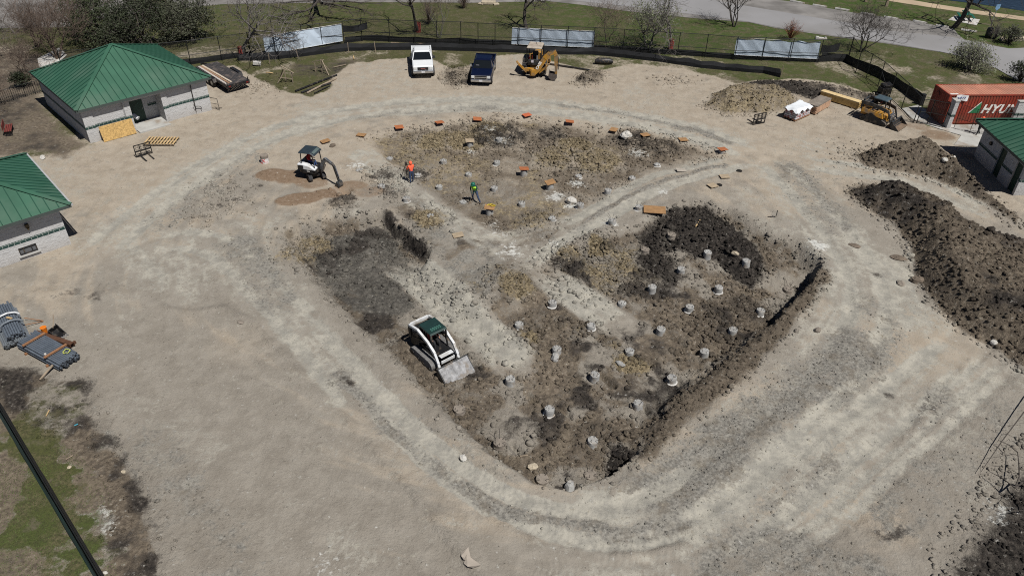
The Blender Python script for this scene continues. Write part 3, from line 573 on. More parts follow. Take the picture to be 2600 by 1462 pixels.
def hip_roof(parent, W, Dp, ze, rise, sp=.52, gutter_side=None):
    hw, hd = W/2, Dp/2; run = min(hw, hd); tp = rise/run; rx, ry = hw-run, hd-run
    b = MB(); e = ze-.16
    b.v += [(-hw, -hd, ze), (hw, -hd, ze), (hw, hd, ze), (-hw, hd, ze), (-rx, -ry, ze+rise), (rx+1e-3, -ry, ze+rise), (rx+1e-3, ry+1e-3, ze+rise), (-rx, ry+1e-3, ze+rise)]
    b.f += [(0, 1, 5, 4), (1, 2, 6, 5), (2, 3, 7, 6), (3, 0, 4, 7), (4, 5, 6, 7)]
    roof = b.build('roof', ROOF_GREEN, parent)
    s = MB(); nrm = Vector((0, 0, 1))
    def rib(x, y, dx, dy, t):
        if t < .15: return
        s.bar((x+dx*.02, y+dy*.02, ze+.02*tp+.022), (x+dx*(t-.03), y+dy*(t-.03), ze+(t-.03)*tp+.022), .05, .05)
    n = int(W/sp); o = (W-n*sp)/2
    for i in range(n+1):
        x = -hw+o+i*sp; t = min(x+hw, hw-x, run); rib(x, -hd, 0, 1, t); rib(x, hd, 0, -1, t)
    n = int(Dp/sp); o = (Dp-n*sp)/2
    for i in range(n+1):
        y = -hd+o+i*sp; t = min(y+hd, hd-y, run); rib(-hw, y, 1, 0, t); rib(hw, y, -1, 0, t)
    s.build('seam_ribs', SEAM_SHADE, roof)
    c = MB()
    for sx in (-1, 1):
        for sy in (-1, 1): c.bar((sx*hw, sy*hd, ze+.05), (sx*rx, sy*ry, ze+rise+.05), .30, .03)
    if rx > .1: c.bar((-rx, 0, ze+rise+.055), (rx, 0, ze+rise+.055), .34, .04)
    if ry > .1: c.bar((0, -ry, ze+rise+.055), (0, ry, ze+rise+.055), .34, .04)
    c.build('hip_cap', ROOF_GREEN, roof)
    f = MB(); t = .03
    f.box((0, -hd+t/2, ze-.1), (W, t, .19)); f.box((0, hd-t/2, ze-.1), (W, t, .19)); f.box((-hw+t/2, 0, ze-.1), (t, Dp-2*t, .19)); f.box((hw-t/2, 0, ze-.1), (t, Dp-2*t, .19))
    f.build('fascia', FASCIA, roof)
    q = MB(); q.box((0, 0, ze-.17), (W-.08, Dp-.08, .03)); q.build('soffit', SOFFIT, roof)
    g = MB()
    sides = {'-y': ((-hw, -hd-.06), (hw, -hd-.06)), 'x': ((hw+.06, -hd), (hw+.06, hd))}
    for k in (gutter_side or []):
        a, d = sides[k]; g.bar((*a, ze-.05), (*d, ze-.05), .10, .10)
    if gutter_side: g.build('gutter', GUTTER, roof)
    return roof
def house_frame(name, label, c, yaw, cat='building'):
    t = thing(name, label, cat, (c[0], c[1], 0), yaw); t['_'] = 0; del t['_']; return t
class LocalPlane:                                    # pixel on one wall of a yawed building, in that building's own axes
    def __init__(s, c, yaw): s.c = np.array([c[0], c[1], 0]); s.e = np.array([math.cos(yaw), math.sin(yaw), 0]); s.n = np.array([-math.sin(yaw), math.cos(yaw), 0])
    def y(s, px, py, yl):
        p = on_plane(px, py, s.c+s.n*yl, s.n)-s.c; return float(p@s.e), float(p[2])
    def x(s, px, py, xl):
        p = on_plane(px, py, s.c+s.e*xl, s.e)-s.c; return float(p@s.n), float(p[2])

# building behind the wooden pallet
YA = R(44.08); CA = (-33.249, 62.18); ZE = 2.888; hwA, hdA = 5.05, 5.05
A = house_frame('restroom_building', 'whole white block building with square green hip roof and an open entry alcove', CA, YA)
w = MB(); T = .2; top = ZE-.17
al, ar, ab = -1.42, 1.11, -3.55
w.box(((-hwA+al)/2, -hdA+T/2+.1, top/2-.15), (al+hwA, T, top+.3)); w.box(((hwA+ar)/2, -hdA+T/2+.1, top/2-.15), (hwA-ar, T, top+.3))
for x0, x1 in ((-hwA, -hwA+.75), (al-.55, al), (ar, ar+.45), (hwA-1.35, hwA)): w.box(((x0+x1)/2, -hdA+.05, top/2-.15), (x1-x0, .096, top+.3))
w.box((-hwA+T/2, .1+.15, top/2-.15), (T, 2*hdA-T-.15, top+.3)); w.box((hwA-T/2, .1+.15, top/2-.15), (T, 2*hdA-T-.15, top+.3)); w.box((0, hdA-T/2, top/2-.15), (2*hwA-2*T, T, top+.3))
w.box(((al+ar)/2, ab+T/2, top/2-.15), (ar-al+.02, T, top+.3)); w.box((al-.06, (-hdA+.3+ab)/2, top/2-.15), (.116, ab+hdA-.3, top+.3)); w.box((ar+.06, (-hdA+.3+ab)/2, top/2-.15), (.116, ab+hdA-.3, top+.3))
w.box(((al+ar)/2, -hdA+.15, top-.15), (ar-al-.004, .2, .3))
wallA = w.build('wall', WHITE_BLOCK, A)
tb = MB(); zb, hb = 1.22, .22
for x0, x1, y in ((-hwA-.004, -hwA+.75, -hdA-.004), (-hwA+.75, al-.55, -hdA+.092), (al-.55, al+.004, -hdA-.004), (ar-.004, ar+.45, -hdA-.004), (ar+.45, hwA-1.35, -hdA+.092), (hwA-1.35, hwA+.004, -hdA-.004)):
    tb.box(((x0+x1)/2, y, zb), (x1-x0, .02, hb))
tb.box((-hwA-.004, .02, zb), (.02, 2*hdA-.02, hb)); tb.box((hwA+.004, .02, zb), (.02, 2*hdA-.02, hb)); tb.box((.75, ab-.004, zb), (.7, .02, hb))
tb.build('tile_band', TILE, wallA)
hip_roof(A, 10.84, 10.84, ZE, 2.55)
sl = MB(); sl.box(((al+ar)/2, (ab-hdA)/2-.35, .0), (ar-al-.01, ab+hdA+.7, .12)); sl.build('entry_slab', CONC, A, bevel=.01)
d = MB(); d.box((-.68, ab-.03, 1.16), (1.38, .06, 2.2)); dA = d.build('door', DOOR_GREEN, A)
h = MB(); h.tube([(-.12, ab-.07, 1.05), (-.12, ab-.11, 1.05), (-.02-.1, ab-.11, 1.2)], .015, 6); h.build('handle', PIPE_STEEL, dA)
ds = MB(); ds.tube([(hwA-1.37, -hdA-.03, 2.55), (hwA-1.37, -hdA-.03, .35)], .028, 6); ds.tube([(hwA-1.52, -hdA-.06, .85), (hwA-1.45, -hdA-.14, .7), (hwA-1.1, -hdA-.14, .62), (hwA-.95, -hdA-.14, .55), (hwA-.92, -hdA-.14, .32)], .028, 6); ds.build('pipe', DARKM, A)
ds = MB(); ds.tube([(al-.5, -hdA-.03, 2.5), (al-.5, -hdA-.03, 1.3)], .022, 6); ds.build('conduit', PIPE_STEEL, A)
# building at the left edge
YB = R(43.2); eB = np.array([math.cos(YB), math.sin(YB)]); nB = np.array([-eB[1], eB[0]])
WB, DB, oB = 11.2, 9.2, .65
CB = np.array([-27.13, 40.66])-eB*WB/2+nB*DB/2; LB = LocalPlane(CB, YB); hwB, hdB = WB/2-oB, DB/2-oB
B = house_frame('restroom_building', 'white block building cut off by the left edge with one low dark window', CB, YB)
w = MB(); wx0, wz0 = LB.y(55, 655, -hdB); wx1, wz1 = LB.y(95, 628, -hdB); wx0, wx1 = min(wx0, wx1), max(wx0, wx1); wz0, wz1 = .30, .82
w.box(((-hwB+wx0)/2, -hdB+T/2, top/2-.15), (wx0+hwB, T, top+.3)); w.box(((hwB+wx1)/2, -hdB+T/2, top/2-.15), (hwB-wx1, T, top+.3))
w.box(((wx0+wx1)/2, -hdB+T/2, (wz0-.3)/2), (wx1-wx0, T, wz0+.3)); w.box(((wx0+wx1)/2, -hdB+T/2, (wz1+top)/2), (wx1-wx0, T, top-wz1))
w.box((-hwB+T/2, .1, top/2-.15), (T, 2*hdB-T, top+.3)); w.box((hwB-T/2, .1, top/2-.15), (T, 2*hdB-T, top+.3)); w.box((0, hdB-T/2, top/2-.15), (2*hwB-2*T, T, top+.3))
wallB = w.build('wall', WHITE_BLOCK, B)
tb = MB(); tb.box((0, -hdB-.004, 1.22), (2*hwB+.03, .02, .22)); tb.box((hwB+.004, .02, 1.22), (.02, 2*hdB-.02, .22)); tb.build('tile_band', TILE, wallB)
wf = MB(); fw = .07
wf.box(((wx0+wx1)/2, -hdB+.06, wz0+fw/2), (wx1-wx0, .1, fw)); wf.box(((wx0+wx1)/2, -hdB+.06, wz1-fw/2), (wx1-wx0, .1, fw))
for x in (wx0+fw/2, wx0+.28, wx1-.28, wx1-fw/2): wf.box((x, -hdB+.06, (wz0+wz1)/2), (fw*.8, .1, wz1-wz0-2*fw-.004))
winB = wf.build('window', DARKM, B)
g = MB(); g.box(((wx0+wx1)/2, -hdB+.10, (wz0+wz1)/2), (wx1-wx0-.02, .02, wz1-wz0-.02)); g.build('pane', mat('window_screen', (.11, .115, .125), .5, 0, .15, 4), winB)
g = MB(); g.box(((wx0+wx1)/2, -hdB-.05, wz0-.04), (wx1-wx0+.2, .14, .07)); g.build('sill', CONC, winB)
hip_roof(B, WB, DB, ZE, 2.05, gutter_side=['x'])
lx, lz = LB.y(70, 577, -hdB-.15); l = MB(); l.box((lx, -hdB-.10, lz+.08), (.2, .2, .22)); l.cyl((lx, -hdB-.16, lz-.03), (lx, -hdB-.16, lz-.18), .09, 10, .05)
l.build('wall_lamp', mat('bronze', (.09, .07, .04), .5, .4, .1, 4), B, bevel=.01)
# building at the right edge
YC = R(-.9); WC, DC, oC = 10.5, 7.5, .6
eC = np.array([math.cos(YC), math.sin(YC)]); nC = np.array([-eC[1], eC[0]])
CCn = np.array([35.84, 56.37])+eC*WC/2-nC*DC/2; LC = LocalPlane(CCn, YC); hwC, hdC = WC/2-oC, DC/2-oC
Cb = house_frame('restroom_building', 'building at the right edge with two tall dark doorways in its shaded grey wall', CCn, YC)
w = MB(); xw = -hwC
openings = []
for tl, bl in (((2340+945/4.527, 190+890/4.527), (2340+850/4.527, 190+1150/4.527)), ((2340+1130/4.527, 190+1050/4.527), (2340+1025/4.527, 190+1320/4.527))):
    a = LC.x(*tl, xw); openings.append((a[0]-.42, a[0]+.42))
openings.sort(); ed = [-hdC]+[v for o in openings for v in o]+[hdC]
for i in range(0, len(ed), 2): w.box((xw+T/2, (ed[i]+ed[i+1])/2, top/2-.15), (T, ed[i+1]-ed[i], top+.3))
for o in openings: w.box((xw+T/2, sum(o)/2, (2.25+top)/2), (T, o[1]-o[0], top-2.25))
w.box((hwC-T/2, 0, top/2-.15), (T, 2*hdC, top+.3)); w.box((0, -hdC+T/2, top/2-.15), (2*hwC-2*T, T, top+.3)); w.box((0, hdC-T/2, top/2-.15), (2*hwC-2*T, T, top+.3))
wallC = w.build('wall', WHITE_BLOCK, Cb)
tb = MB(); tb.box((0, -hdC-.004, 1.22), (2*hwC+.03, .02, .22))
for i in range(0, len(ed), 2): tb.box((xw-.004, (ed[i]+ed[i+1])/2, 1.22), (.02, ed[i+1]-ed[i]-.03, .22))
tb.build('tile_band', TILE, wallC)
for o in openings:
    d = MB(); d.box((xw+.15, sum(o)/2, 1.12), (.06, o[1]-o[0], 2.24)); dd = d.build('door', DOOR_GREEN, Cb)
    h = MB(); h.box((xw+.09, o[0]+.12, 1.05), (.06, .05, .14)); h.build('handle', PIPE_STEEL, dd)
lx, lz = LC.x(2340+790/4.527, 190+790/4.527, xw-.1); l = MB(); l.cyl((xw, lx, lz), (xw-.14, lx, lz), .16, 12, .12); l.build('wall_lamp', DARKM, Cb)
hip_roof(Cb, WC, DC, ZE, 1.75)
hk = MB(); hk.tube([(xw+1.2, -1.2, ZE+1.05), (xw+1.3, -1.2, ZE+1.3), (xw+1.55, -1.15, ZE+1.28), (xw+1.62, -1.1, ZE+1.45)], .03, 6); hk.build('vent_pipe', PIPE_STEEL, Cb)

# ------------------------------------------------------------------ shipping container
CY = R(3.9); CO = np.array([36.404, 61.854]); ct = thing('shipping_container', 'rust red corrugated shipping container with large white lettering behind the right building', 'container', (CO[0], CO[1], .06), CY)
CRED = mat('container_red', (.24, .036, .020), .55, .0, .22, 1.6, .003, 12, dirt=(.16, .05, .03), dirt_amt=.4)
CROOF = mat('container_roof', (.42, .19, .13), .6, 0, .18, .9, dirt=(.33, .17, .12), dirt_amt=.5)
CL, CWd, CH = 12.19, 2.44, 2.59
def corrugate(L, d=.036, per=.25):
    n = int(L/per); per = L/n; p = []
    for i in range(n): p += [(i*per, 0), (i*per+per*.3, 0), (i*per+per*.5, d), (i*per+per*.8, d)]
    return p+[(L, 0)]
def corr_panel(b, p, f):                              # strip with profile, f(u, depth, v)
    base = len(b.v); b.v += [f(u, q, 0) for u, q in p]+[f(u, q, 1) for u, q in p]; n = len(p)
    b.f += [(base+i, base+i+1, base+n+i+1, base+n+i) for i in range(n-1)]
b = MB(); zl, zh = .16, CH-.12
corr_panel(b, corrugate(CL-.3), lambda u, q, v: (u+.15, .02+q, zl+(zh-zl)*v)); corr_panel(b, corrugate(CL-.3), lambda u, q, v: (u+.15, CWd-.02-q, zl+(zh-zl)*v))
corr_panel(b, corrugate(CWd-.3), lambda u, q, v: (.02+q, u+.15, zl+(zh-zl)*v)); corr_panel(b, corrugate(CWd-.3), lambda u, q, v: (CL-.02-q, u+.15, zl+(zh-zl)*v))
b.build('side_panel', CRED, ct)
b = MB(); corr_panel(b, corrugate(CL-.3, .03), lambda u, q, v: (u+.15, .06+(CWd-.12)*v, CH-.05+q)); b.box((CL/2, CWd/2, .12), (CL-.2, CWd-.2, .1)); b.build('roof_panel', CROOF, ct)
b = MB()
for x in (.08, CL-.08):
    for y in (.08, CWd-.08): b.box((x, y, CH/2), (.16, .16, CH))
for y in (.05, CWd-.05): b.box((CL/2, y, CH-.06), (CL-.32, .1, .12)); b.box((CL/2, y, .08), (CL-.32, .1, .16))
for x in (.05, CL-.05): b.box((x, CWd/2, CH-.06), (.1, CWd-.32, .12)); b.box((x, CWd/2, .08), (.1, CWd-.32, .16))
b.build('corner_frame', CRED, ct, bevel=.01)
b = MB(); b.box((.5, .25, CH-.012), (.7, .16, .03)); b.build('roof_mark', mat('white_paint', (.62, .62, .6), .6, 0, .15, 3), ct)
b = MB(); b.tube([(-.0, 1.65+.22*math.cos(a), 2.05+.22*math.sin(a)) for a in np.linspace(.3, 3.4, 10)], .022, 6); b.build('vent_mark', DARKM, ct)
def text_mesh(s, size, parent, m, name='lettering', shear=0., M=None, bold=.012, extrude=.004, w=1.0):
    cu = bpy.data.curves.new(name, 'FONT'); cu.body = s; cu.size = size; cu.shear = shear; cu.offset = bold; cu.extrude = extrude; cu.space_character = w
    o = bpy.data.objects.new(name, cu); link(o); dg = bpy.context.evaluated_depsgraph_get(); me = bpy.data.meshes.new_from_object(o.evaluated_get(dg)); bpy.data.objects.remove(o)
    me.materials.clear(); me.materials.append(m); o = bpy.data.objects.new(name, me); link(o); o.parent = parent
    if M is not None: o.matrix_local = M
    return o
LETTER = mat('letter_white', (.70, .69, .66), .6, 0, .2, 5, dirt=(.3, .1, .07), dirt_amt=.12)
LP = LocalPlane(CO, CY); hx, hz = LP.y(2340+668/4.527, 190+448/4.527, 0); hx2, hz2 = LP.y(2340+1085/4.527, 190+452/4.527, 0)
RX = Matrix.Rotation(R(90), 4, 'X')
lt = text_mesh('HYUNDAI', 1.05, ct, LETTER, shear=.25, M=Matrix.Translation((hx, .012, hz)) @ RX, bold=.035, w=1.12)
lt.scale.x = 1.0
_w = max(v.co.x for v in lt.data.vertices)
tx, tz = LP.y(2340+528/4.527, 190+442/4.527, 0)
b = MB(); b.prism([(tx+.1, tz-.05), (tx+1.0, tz-.05), (tx+.92, tz+.92)], .006, .012, 'y'); b.build('logo_triangle', mat('logo_green', (.02, .17, .07), .6, 0, .1, 4), ct)
b = MB(); b.prism([(tx, tz-.04), (tx+.12, tz-.04), (tx+.92, tz+.93), (tx+.84, tz+.93)], .003, .008, 'y'); b.build('logo_stripe', LETTER, ct)
bx0, bz0 = LP.y(2340+385/4.527, 190+300/4.527, -.06); bx1, _ = LP.y(2340+522/4.527, 190+300/4.527, -.06)
bn = thing('banner', 'small white cloth banner with blue handwriting hung on the red container', 'banner', (*(CO+LP.e[:2]*bx0-LP.n[:2]*.05), bz0), CY)
b = MB(); W_ = bx1-bx0
def cloth(b, f, nu, nv):
    base = len(b.v); b.v += [f(i/nu, j/nv) for j in range(nv+1) for i in range(nu+1)]
    b.f += [(base+j*(nu+1)+i, base+j*(nu+1)+i+1, base+(j+1)*(nu+1)+i+1, base+(j+1)*(nu+1)+i) for j in range(nv) for i in range(nu)]
cloth(b, lambda u, v: (u*W_, -.03-.03*math.sin(u*9)*(1-v), v*.5+.04*math.sin(u*5)), 12, 5); cl = b.build('cloth', mat('white_cloth', (.74, .75, .76), .8, 0, .08, 3), bn)
b = MB(); rng = random.Random(4)
for k in range(9): x = .14+k*(W_-.3)/9; b.bar((x, -.075, .16+rng.uniform(0, .08)), (x+rng.uniform(-.04, .1), -.075, .38+rng.uniform(-.08, .04)), .035, .01)
b.bar((.12, -.075, .3), (W_*.5, -.075, .25), .02, .01); b.build('handwriting', mat('blue_ink', (.02, .05, .30), .7, 0, .1, 4), bn)
def masonry_pillar(p, rz, label, dims=(.34, .62, 2.45)):
    t = thing('masonry_pillar', label, 'pillar', (p[0], p[1], float(TH(*p))-.05), rz, 'masonry pillars at the container')
    w = MB(); w.box((0, dims[1]/2, dims[2]/2), dims); w.build('shaft', WHITE_BLOCK, t, bevel=.01)
    w = MB(); w.box((0, dims[1]/2, 1.22), (dims[0]+.02, dims[1]+.02, .2)); w.build('tile_band', TILE, t)
    w = MB(); w.box((0, dims[1]/2, dims[2]+.04), (dims[0]+.08, dims[1]+.08, .08)); w.build('cap', CONC, t, bevel=.01)
masonry_pillar(GP(2407, 327), R(4), 'white edged block pillar in front of the container left end')
pp = on_plane(2590, 268, (0, 61.6, 0), (0, 1, 0)); masonry_pillar((float(pp[0])+.3, 61.6), R(4), 'block pillar half hidden behind the green roof ridge at right', (.9, .3, 2.3))
pv = MB(); P_ = [GP(*q) for q in ((2290, 277), (2330, 268), (2420, 318), (2600, 318), (2600, 372), (2479, 373), (2422, 370), (2440, 345), (2405, 335), (2352, 318), (2318, 305))]
pv.prism([tuple(q) for q in P_], -.12, .055, 'z'); o = pv.build('concrete_pavement', CONC, None); tag(o, kind='structure')
# ------------------------------------------------------------------ park road, path, pond, wheel stops
def sheet(name, px, z, m, k=1.0, th=.3, smooth=0):
    P = GPs(px, k)
    if smooth: P = smooth_poly(P, smooth)
    b = MB(); b.prism([tuple(q) for q in P], z-th, z, 'z'); return tag(b.build(name, m), kind='structure')
ASPH = mat('asphalt', (.215, .215, .222), .92, 0, .12, .12, .004, 14, dirt=(.17, .165, .16), dirt_amt=.3)
GRAVEL = mat('gravel_shoulder', (.185, .178, .172), .95, 0, .22, .5, .012, 8, dirt=(.12, .115, .11), dirt_amt=.5)
PATHM = mat('gravel_path', (.36, .285, .20), .95, 0, .12, .4, .004, 10)
z4 = lambda L: [Z4(*q) for q in L]; z3 = lambda L: [Z3(*q) for q in L]; z1 = lambda L: [Z1(*q) for q in L]
far = [(-300, -60), (700, -60), (1300, -60)]
# gravel parking strip with the asphalt lane laid over its near part
sheet('parking_strip', [(-500, 82), (160, 70), (300, 40), (560, 12), (900, 6), (1200, 8)]+z3([(690, 15), (1000, 48), (1400, 104), (2000, 168), (2536, 208)])+z4([(250, 262), (800, 342), (1250, 402), (1750, 480), (1950, 300)][:4])
      + z4([(1990, 372), (1925, 318), (1890, 268), (1500, 196), (1000, 126), (370, 16), (0, -25)])+[(1700, -60), (1300, -70), (600, -70), (-500, -60)], .03, GRAVEL)
sheet('road', [(1180, -14), (1390, -4), (1560, 14), (1760, 38)]+z4([(0, 205), (250, 255), (800, 335), (1250, 395), (1750, 478), (1950, 520), (2120, 570), (2290, 640), (2420, 715), (2700, 830), (2900, 830), (2800, 520), (2536, 446), (2400, 452), (2280, 432), (2160, 400), (1985, 372), (1860, 345), (1300, 288), (900, 214), (0, 64)])+[(1700, -18), (1500, -36)], .05, ASPH)
sheet('footpath', z4([(1000, -60), (1300, 14), (1700, 76), (2100, 134), (2536, 192), (2900, 240), (2900, 205), (2536, 158), (2100, 100), (1700, 38), (1350, -20), (1200, -60)]), .03, PATHM)
WATER = mat('pond_water', (.012, .020, .026), .12, 0, .2, .3, .05, 1.5, .6)
sheet('pond_water', z4([(1640, -20), (1900, 14), (2150, 46), (2400, 84), (2560, 108), (3000, 170), (3300, 60), (2600, -90), (1500, -120)]), .02, WATER)
for i, (a, b_, w_) in enumerate([((385, 14), (515, 40), 'farthest left white parking stop at the top of the frame'), ((592, 52), (722, 74), 'white parking stop second from the left of the row'), ((797, 84), (928, 105), 'white parking stop third from the left of the row'),
        ((1032, 126), (1166, 148), 'white parking stop behind the bare multi stemmed tree'), ((1247, 162), (1385, 184), 'white parking stop just right of the bare multi stemmed tree'), ((1512, 198), (1642, 222), 'white parking stop left of the big dark tree shadow'),
        ((1722, 240), (1842, 260), 'grey white parking stop at the foot of the big dark tree'), ((1955, 280), (2102, 302), 'last parking stop on the right near the barrel shaped bin')]):
    p, q = GP(*Z4(*a)), GP(*Z4(*b_)); L = np.hypot(*(q-p)); an = math.atan2(q[1]-p[1], q[0]-p[0])
    t = MB(); t.prism([(-.11, 0), (.11, 0), (.07, .15), (-.07, .15)], -L/2, L/2, 'x', None); o = t.build('parking_stop', CONC_W, None, bevel=.01)
    o.location = (*((p+q)/2), .03); o.rotation_euler = (0, 0, an); tag(o, w_, 'parking stop', 'white concrete parking stops along the gravel strip')

# ------------------------------------------------------------------ chain link fences, screens, banners, silt fences
def chain_material():
    m = bpy.data.materials.new('chain_link'); m.use_nodes = True; nt = m.node_tree; N, L = nt.nodes, nt.links; b = N['Principled BSDF']
    b.inputs['Base Color'].default_value = (.02, .022, .022, 1); b.inputs['Roughness'].default_value = .6
    geo = N.new('ShaderNodeTexCoord'); sp = N.new('ShaderNodeSeparateXYZ'); L.new(geo.outputs['UV'], sp.inputs[0])
    def M(op, a, c):
        t = N.new('ShaderNodeMath'); t.operation = op
        for i, q in enumerate((a, c)):
            if isinstance(q, (int, float)): t.inputs[i].default_value = q
            else: L.new(q, t.inputs[i])
        return t.outputs[0]
    s = [M('LESS_THAN', M('FRACT', M('DIVIDE', M(op, sp.outputs[0], sp.outputs[1]), .085), 0), .10) for op in ('ADD', 'SUBTRACT')]
    al = M('MAXIMUM', s[0], s[1]); L.new(al, b.inputs['Alpha']); return m
CHAIN = chain_material()
POST = mat('fence_black', (.014, .016, .016), .5, .2, .15, 5)
SILT = mat('silt_fabric', (.010, .011, .013), .85, 0, .3, 1.5, .02, 6)
def uv_strip(name, pts, z0, z1, m, parent):
    me = bpy.data.meshes.new(name); n = len(pts)
    vs = [(*p, z0) for p in pts]+[(*p, z1) for p in pts]; me.from_pydata(vs, [], [(i, i+1, n+i+1, n+i) for i in range(n-1)])
    run = [0.0]
    for a, c in zip(pts[:-1], pts[1:]): run.append(run[-1]+math.hypot(c[0]-a[0], c[1]-a[1]))
    uv = me.uv_layers.new(name='UVMap')
    for l in me.loops: i = l.vertex_index; uv.data[l.index].uv = (run[i % n], z0 if i < n else z1)
    me.materials.append(m); o = bpy.data.objects.new(name, me); link(o); o.parent = parent; return o
def fence(name, label, cat, posts, H=2.35, rails=(1.0, .0), link_to=None, braces=(), off=0.0, mesh=True, rad=.038):
    t = thing(name, label, cat, (posts[0][0], posts[0][1], 0)); o = np.array(posts[0]); P = [np.array(p)-o for p in posts]
    for p in P:
        b = MB(); b.cyl((p[0], p[1], -.2), (p[0], p[1], H+.04), rad, 8); b.build('post', POST, t, smooth=True)
    for r in rails:
        b = MB(); z = max(.07, r*H)
        for a, c in zip(P[:-1], P[1:]): b.cyl((*a, z), (*c, z), rad*.72, 6)
        b.build('rail', POST, t)
    for i, j, k in braces:
        b = MB(); b.cyl((*P[i], .1 if k else H*.6), (*P[j], H*.6 if k else .1), rad*.7, 6); b.build('brace', POST, t)
    if mesh: uv_strip('chain_link', [tuple(p) for p in P], .05, H, CHAIN, t)
    return t
farposts = [Z1(600, 700), Z1(1200, 660), Z1(1760, 600), Z1(2045, 560), Z1(2312, 522), Z2(135, 520), Z2(365, 492), Z2(620, 452), Z2(795, 430), Z2(995, 408), Z2(1160, 382), Z2(1415, 392), Z2(1648, 402), Z2(1848, 408), Z2(2068, 412), Z2(2225, 424), Z2(2380, 430), Z3(425, 436), Z3(625, 444), Z3(870, 456), Z3(1110, 466), Z3(1380, 482), Z3(1640, 500), Z3(1882, 516), Z3(2135, 532), Z3(2405, 556), Z4(120, 562), Z4(375, 574), Z4(640, 582), Z4(912, 556)]
FP = [GP(*q) for q in farposts]
fence('chain_link_fence', 'long black chain link fence along the far side carrying the white banners', 'fence', FP, rails=(1.0, .42))
RP = [GP(*Z4(*q)) for q in ((912, 556), (985, 672), (1082, 722), (1190, 796), (1295, 900), (1405, 1006), (1516, 1136))]
RPs = [RP[0]+(RP[1]-RP[0])*.04]+RP[1:]
fence('chain_link_fence', 'black chain link fence running diagonally past the tracked loader with diagonal braces', 'fence', RPs, rails=(1.0, .0), braces=((2, 3, 1), (4, 3, 1)))
gp = [GP(*Z4(1540, 1140)), GP(*Z4(1640, 1150)), GP(*Z4(1760, 1168))]
gp = [RP[-1]+np.array([.25, -.05]), GP(*Z4(1640, 1150)), GP(*Z4(1780, 1180))]
fence('chain_link_gate', 'black chain link gate left of the red container corner', 'gate', gp, H=2.2, rails=(1.0, .5, .0))
cf = [GP(2412, 327)+np.array([.3, 0]), GP(2460, 340), GP(2505, 345), GP(2560, 350), GP(2620, 352)]
fence('chain_link_fence', 'thin black fence standing across the lettered face of the red container', 'fence', cf, H=2.15, rails=(1.0, .45), rad=.022)
TARP = mat('banner_sheet', (.56, .66, .78), .5, 0, .05, 1.2, .006, 2.0, .4)
def banner(label, tl, tr, bl, br, i0, i1, off=.10, sag=.0):
    p0, p1 = FP[i0], FP[i1]; d = np.array([*(p1-p0), 0]); d /= np.linalg.norm(d); n = np.array([-d[1], d[0], 0])
    if n[1] < 0: n = -n
    o = np.array([*p0, 0])+n*off
    C = [on_plane(*q, o, n) for q in (bl, br, tr, tl)]
    t = thing('banner', label, 'banner', tuple(C[0]), 0, 'white banners on the far fence'); b = MB(); nu, nv = 96, 16
    U = np.array([i/nu for j in range(nv+1) for i in range(nu+1)]); V = np.array([j/nv for j in range(nv+1) for i in range(nu+1)])
    Lw = np.linalg.norm(C[1]-C[0]); xs = U*Lw
    wv = (fbm(xs*1.0+V*1.6+i0*7, V*.5-xs*.3, 1.6, 3, 5+i0)-.5)*.13*(.3+.7*V)+.03*np.sin(xs*2.1+V*3)
    b.v = [tuple((C[0]*(1-u)+C[1]*u)*(1-v)+(C[3]*(1-u)+C[2]*u)*v+n*(abs(w_))-C[0]+np.array([0, 0, -sag*v*4*((u*4) % 1)*(1-(u*4) % 1)])) for u, v, w_ in zip(U, V, wv)]
    b.f = [(j*(nu+1)+i, j*(nu+1)+i+1, (j+1)*(nu+1)+i+1, (j+1)*(nu+1)+i) for j in range(nv) for i in range(nu)]
    b.build('sheet', TARP, t, smooth=True)
    h = MB(); q = lambda u, z: tuple((C[0]*(1-u)+C[1]*u)*(1-z)+(C[3]*(1-u)+C[2]*u)*z-C[0]-n*.02)
    h.tube([q(0, 1), q(.5, 1.0), q(1, 1)], .02, 5); h.tube([q(0, 0), q(1, 0)], .015, 5); h.build('hem', LETTER, t)
banner('left white banner on the far fence behind the timber frames', Z2(242, 335), Z2(966, 221), Z2(272, 505), Z2(980, 379), 5, 9)
banner('middle white banner on the far fence behind the yellow backhoe', Z3(365, 256), Z3(1128, 288), Z3(357, 408), Z3(1112, 440), 17, 20, sag=.06)
banner('right white banner on the far fence with a scalloped top edge', Z3(2432, 350), Z4(670, 386), Z3(2405, 506), Z4(642, 545), 25, 28, sag=.16)
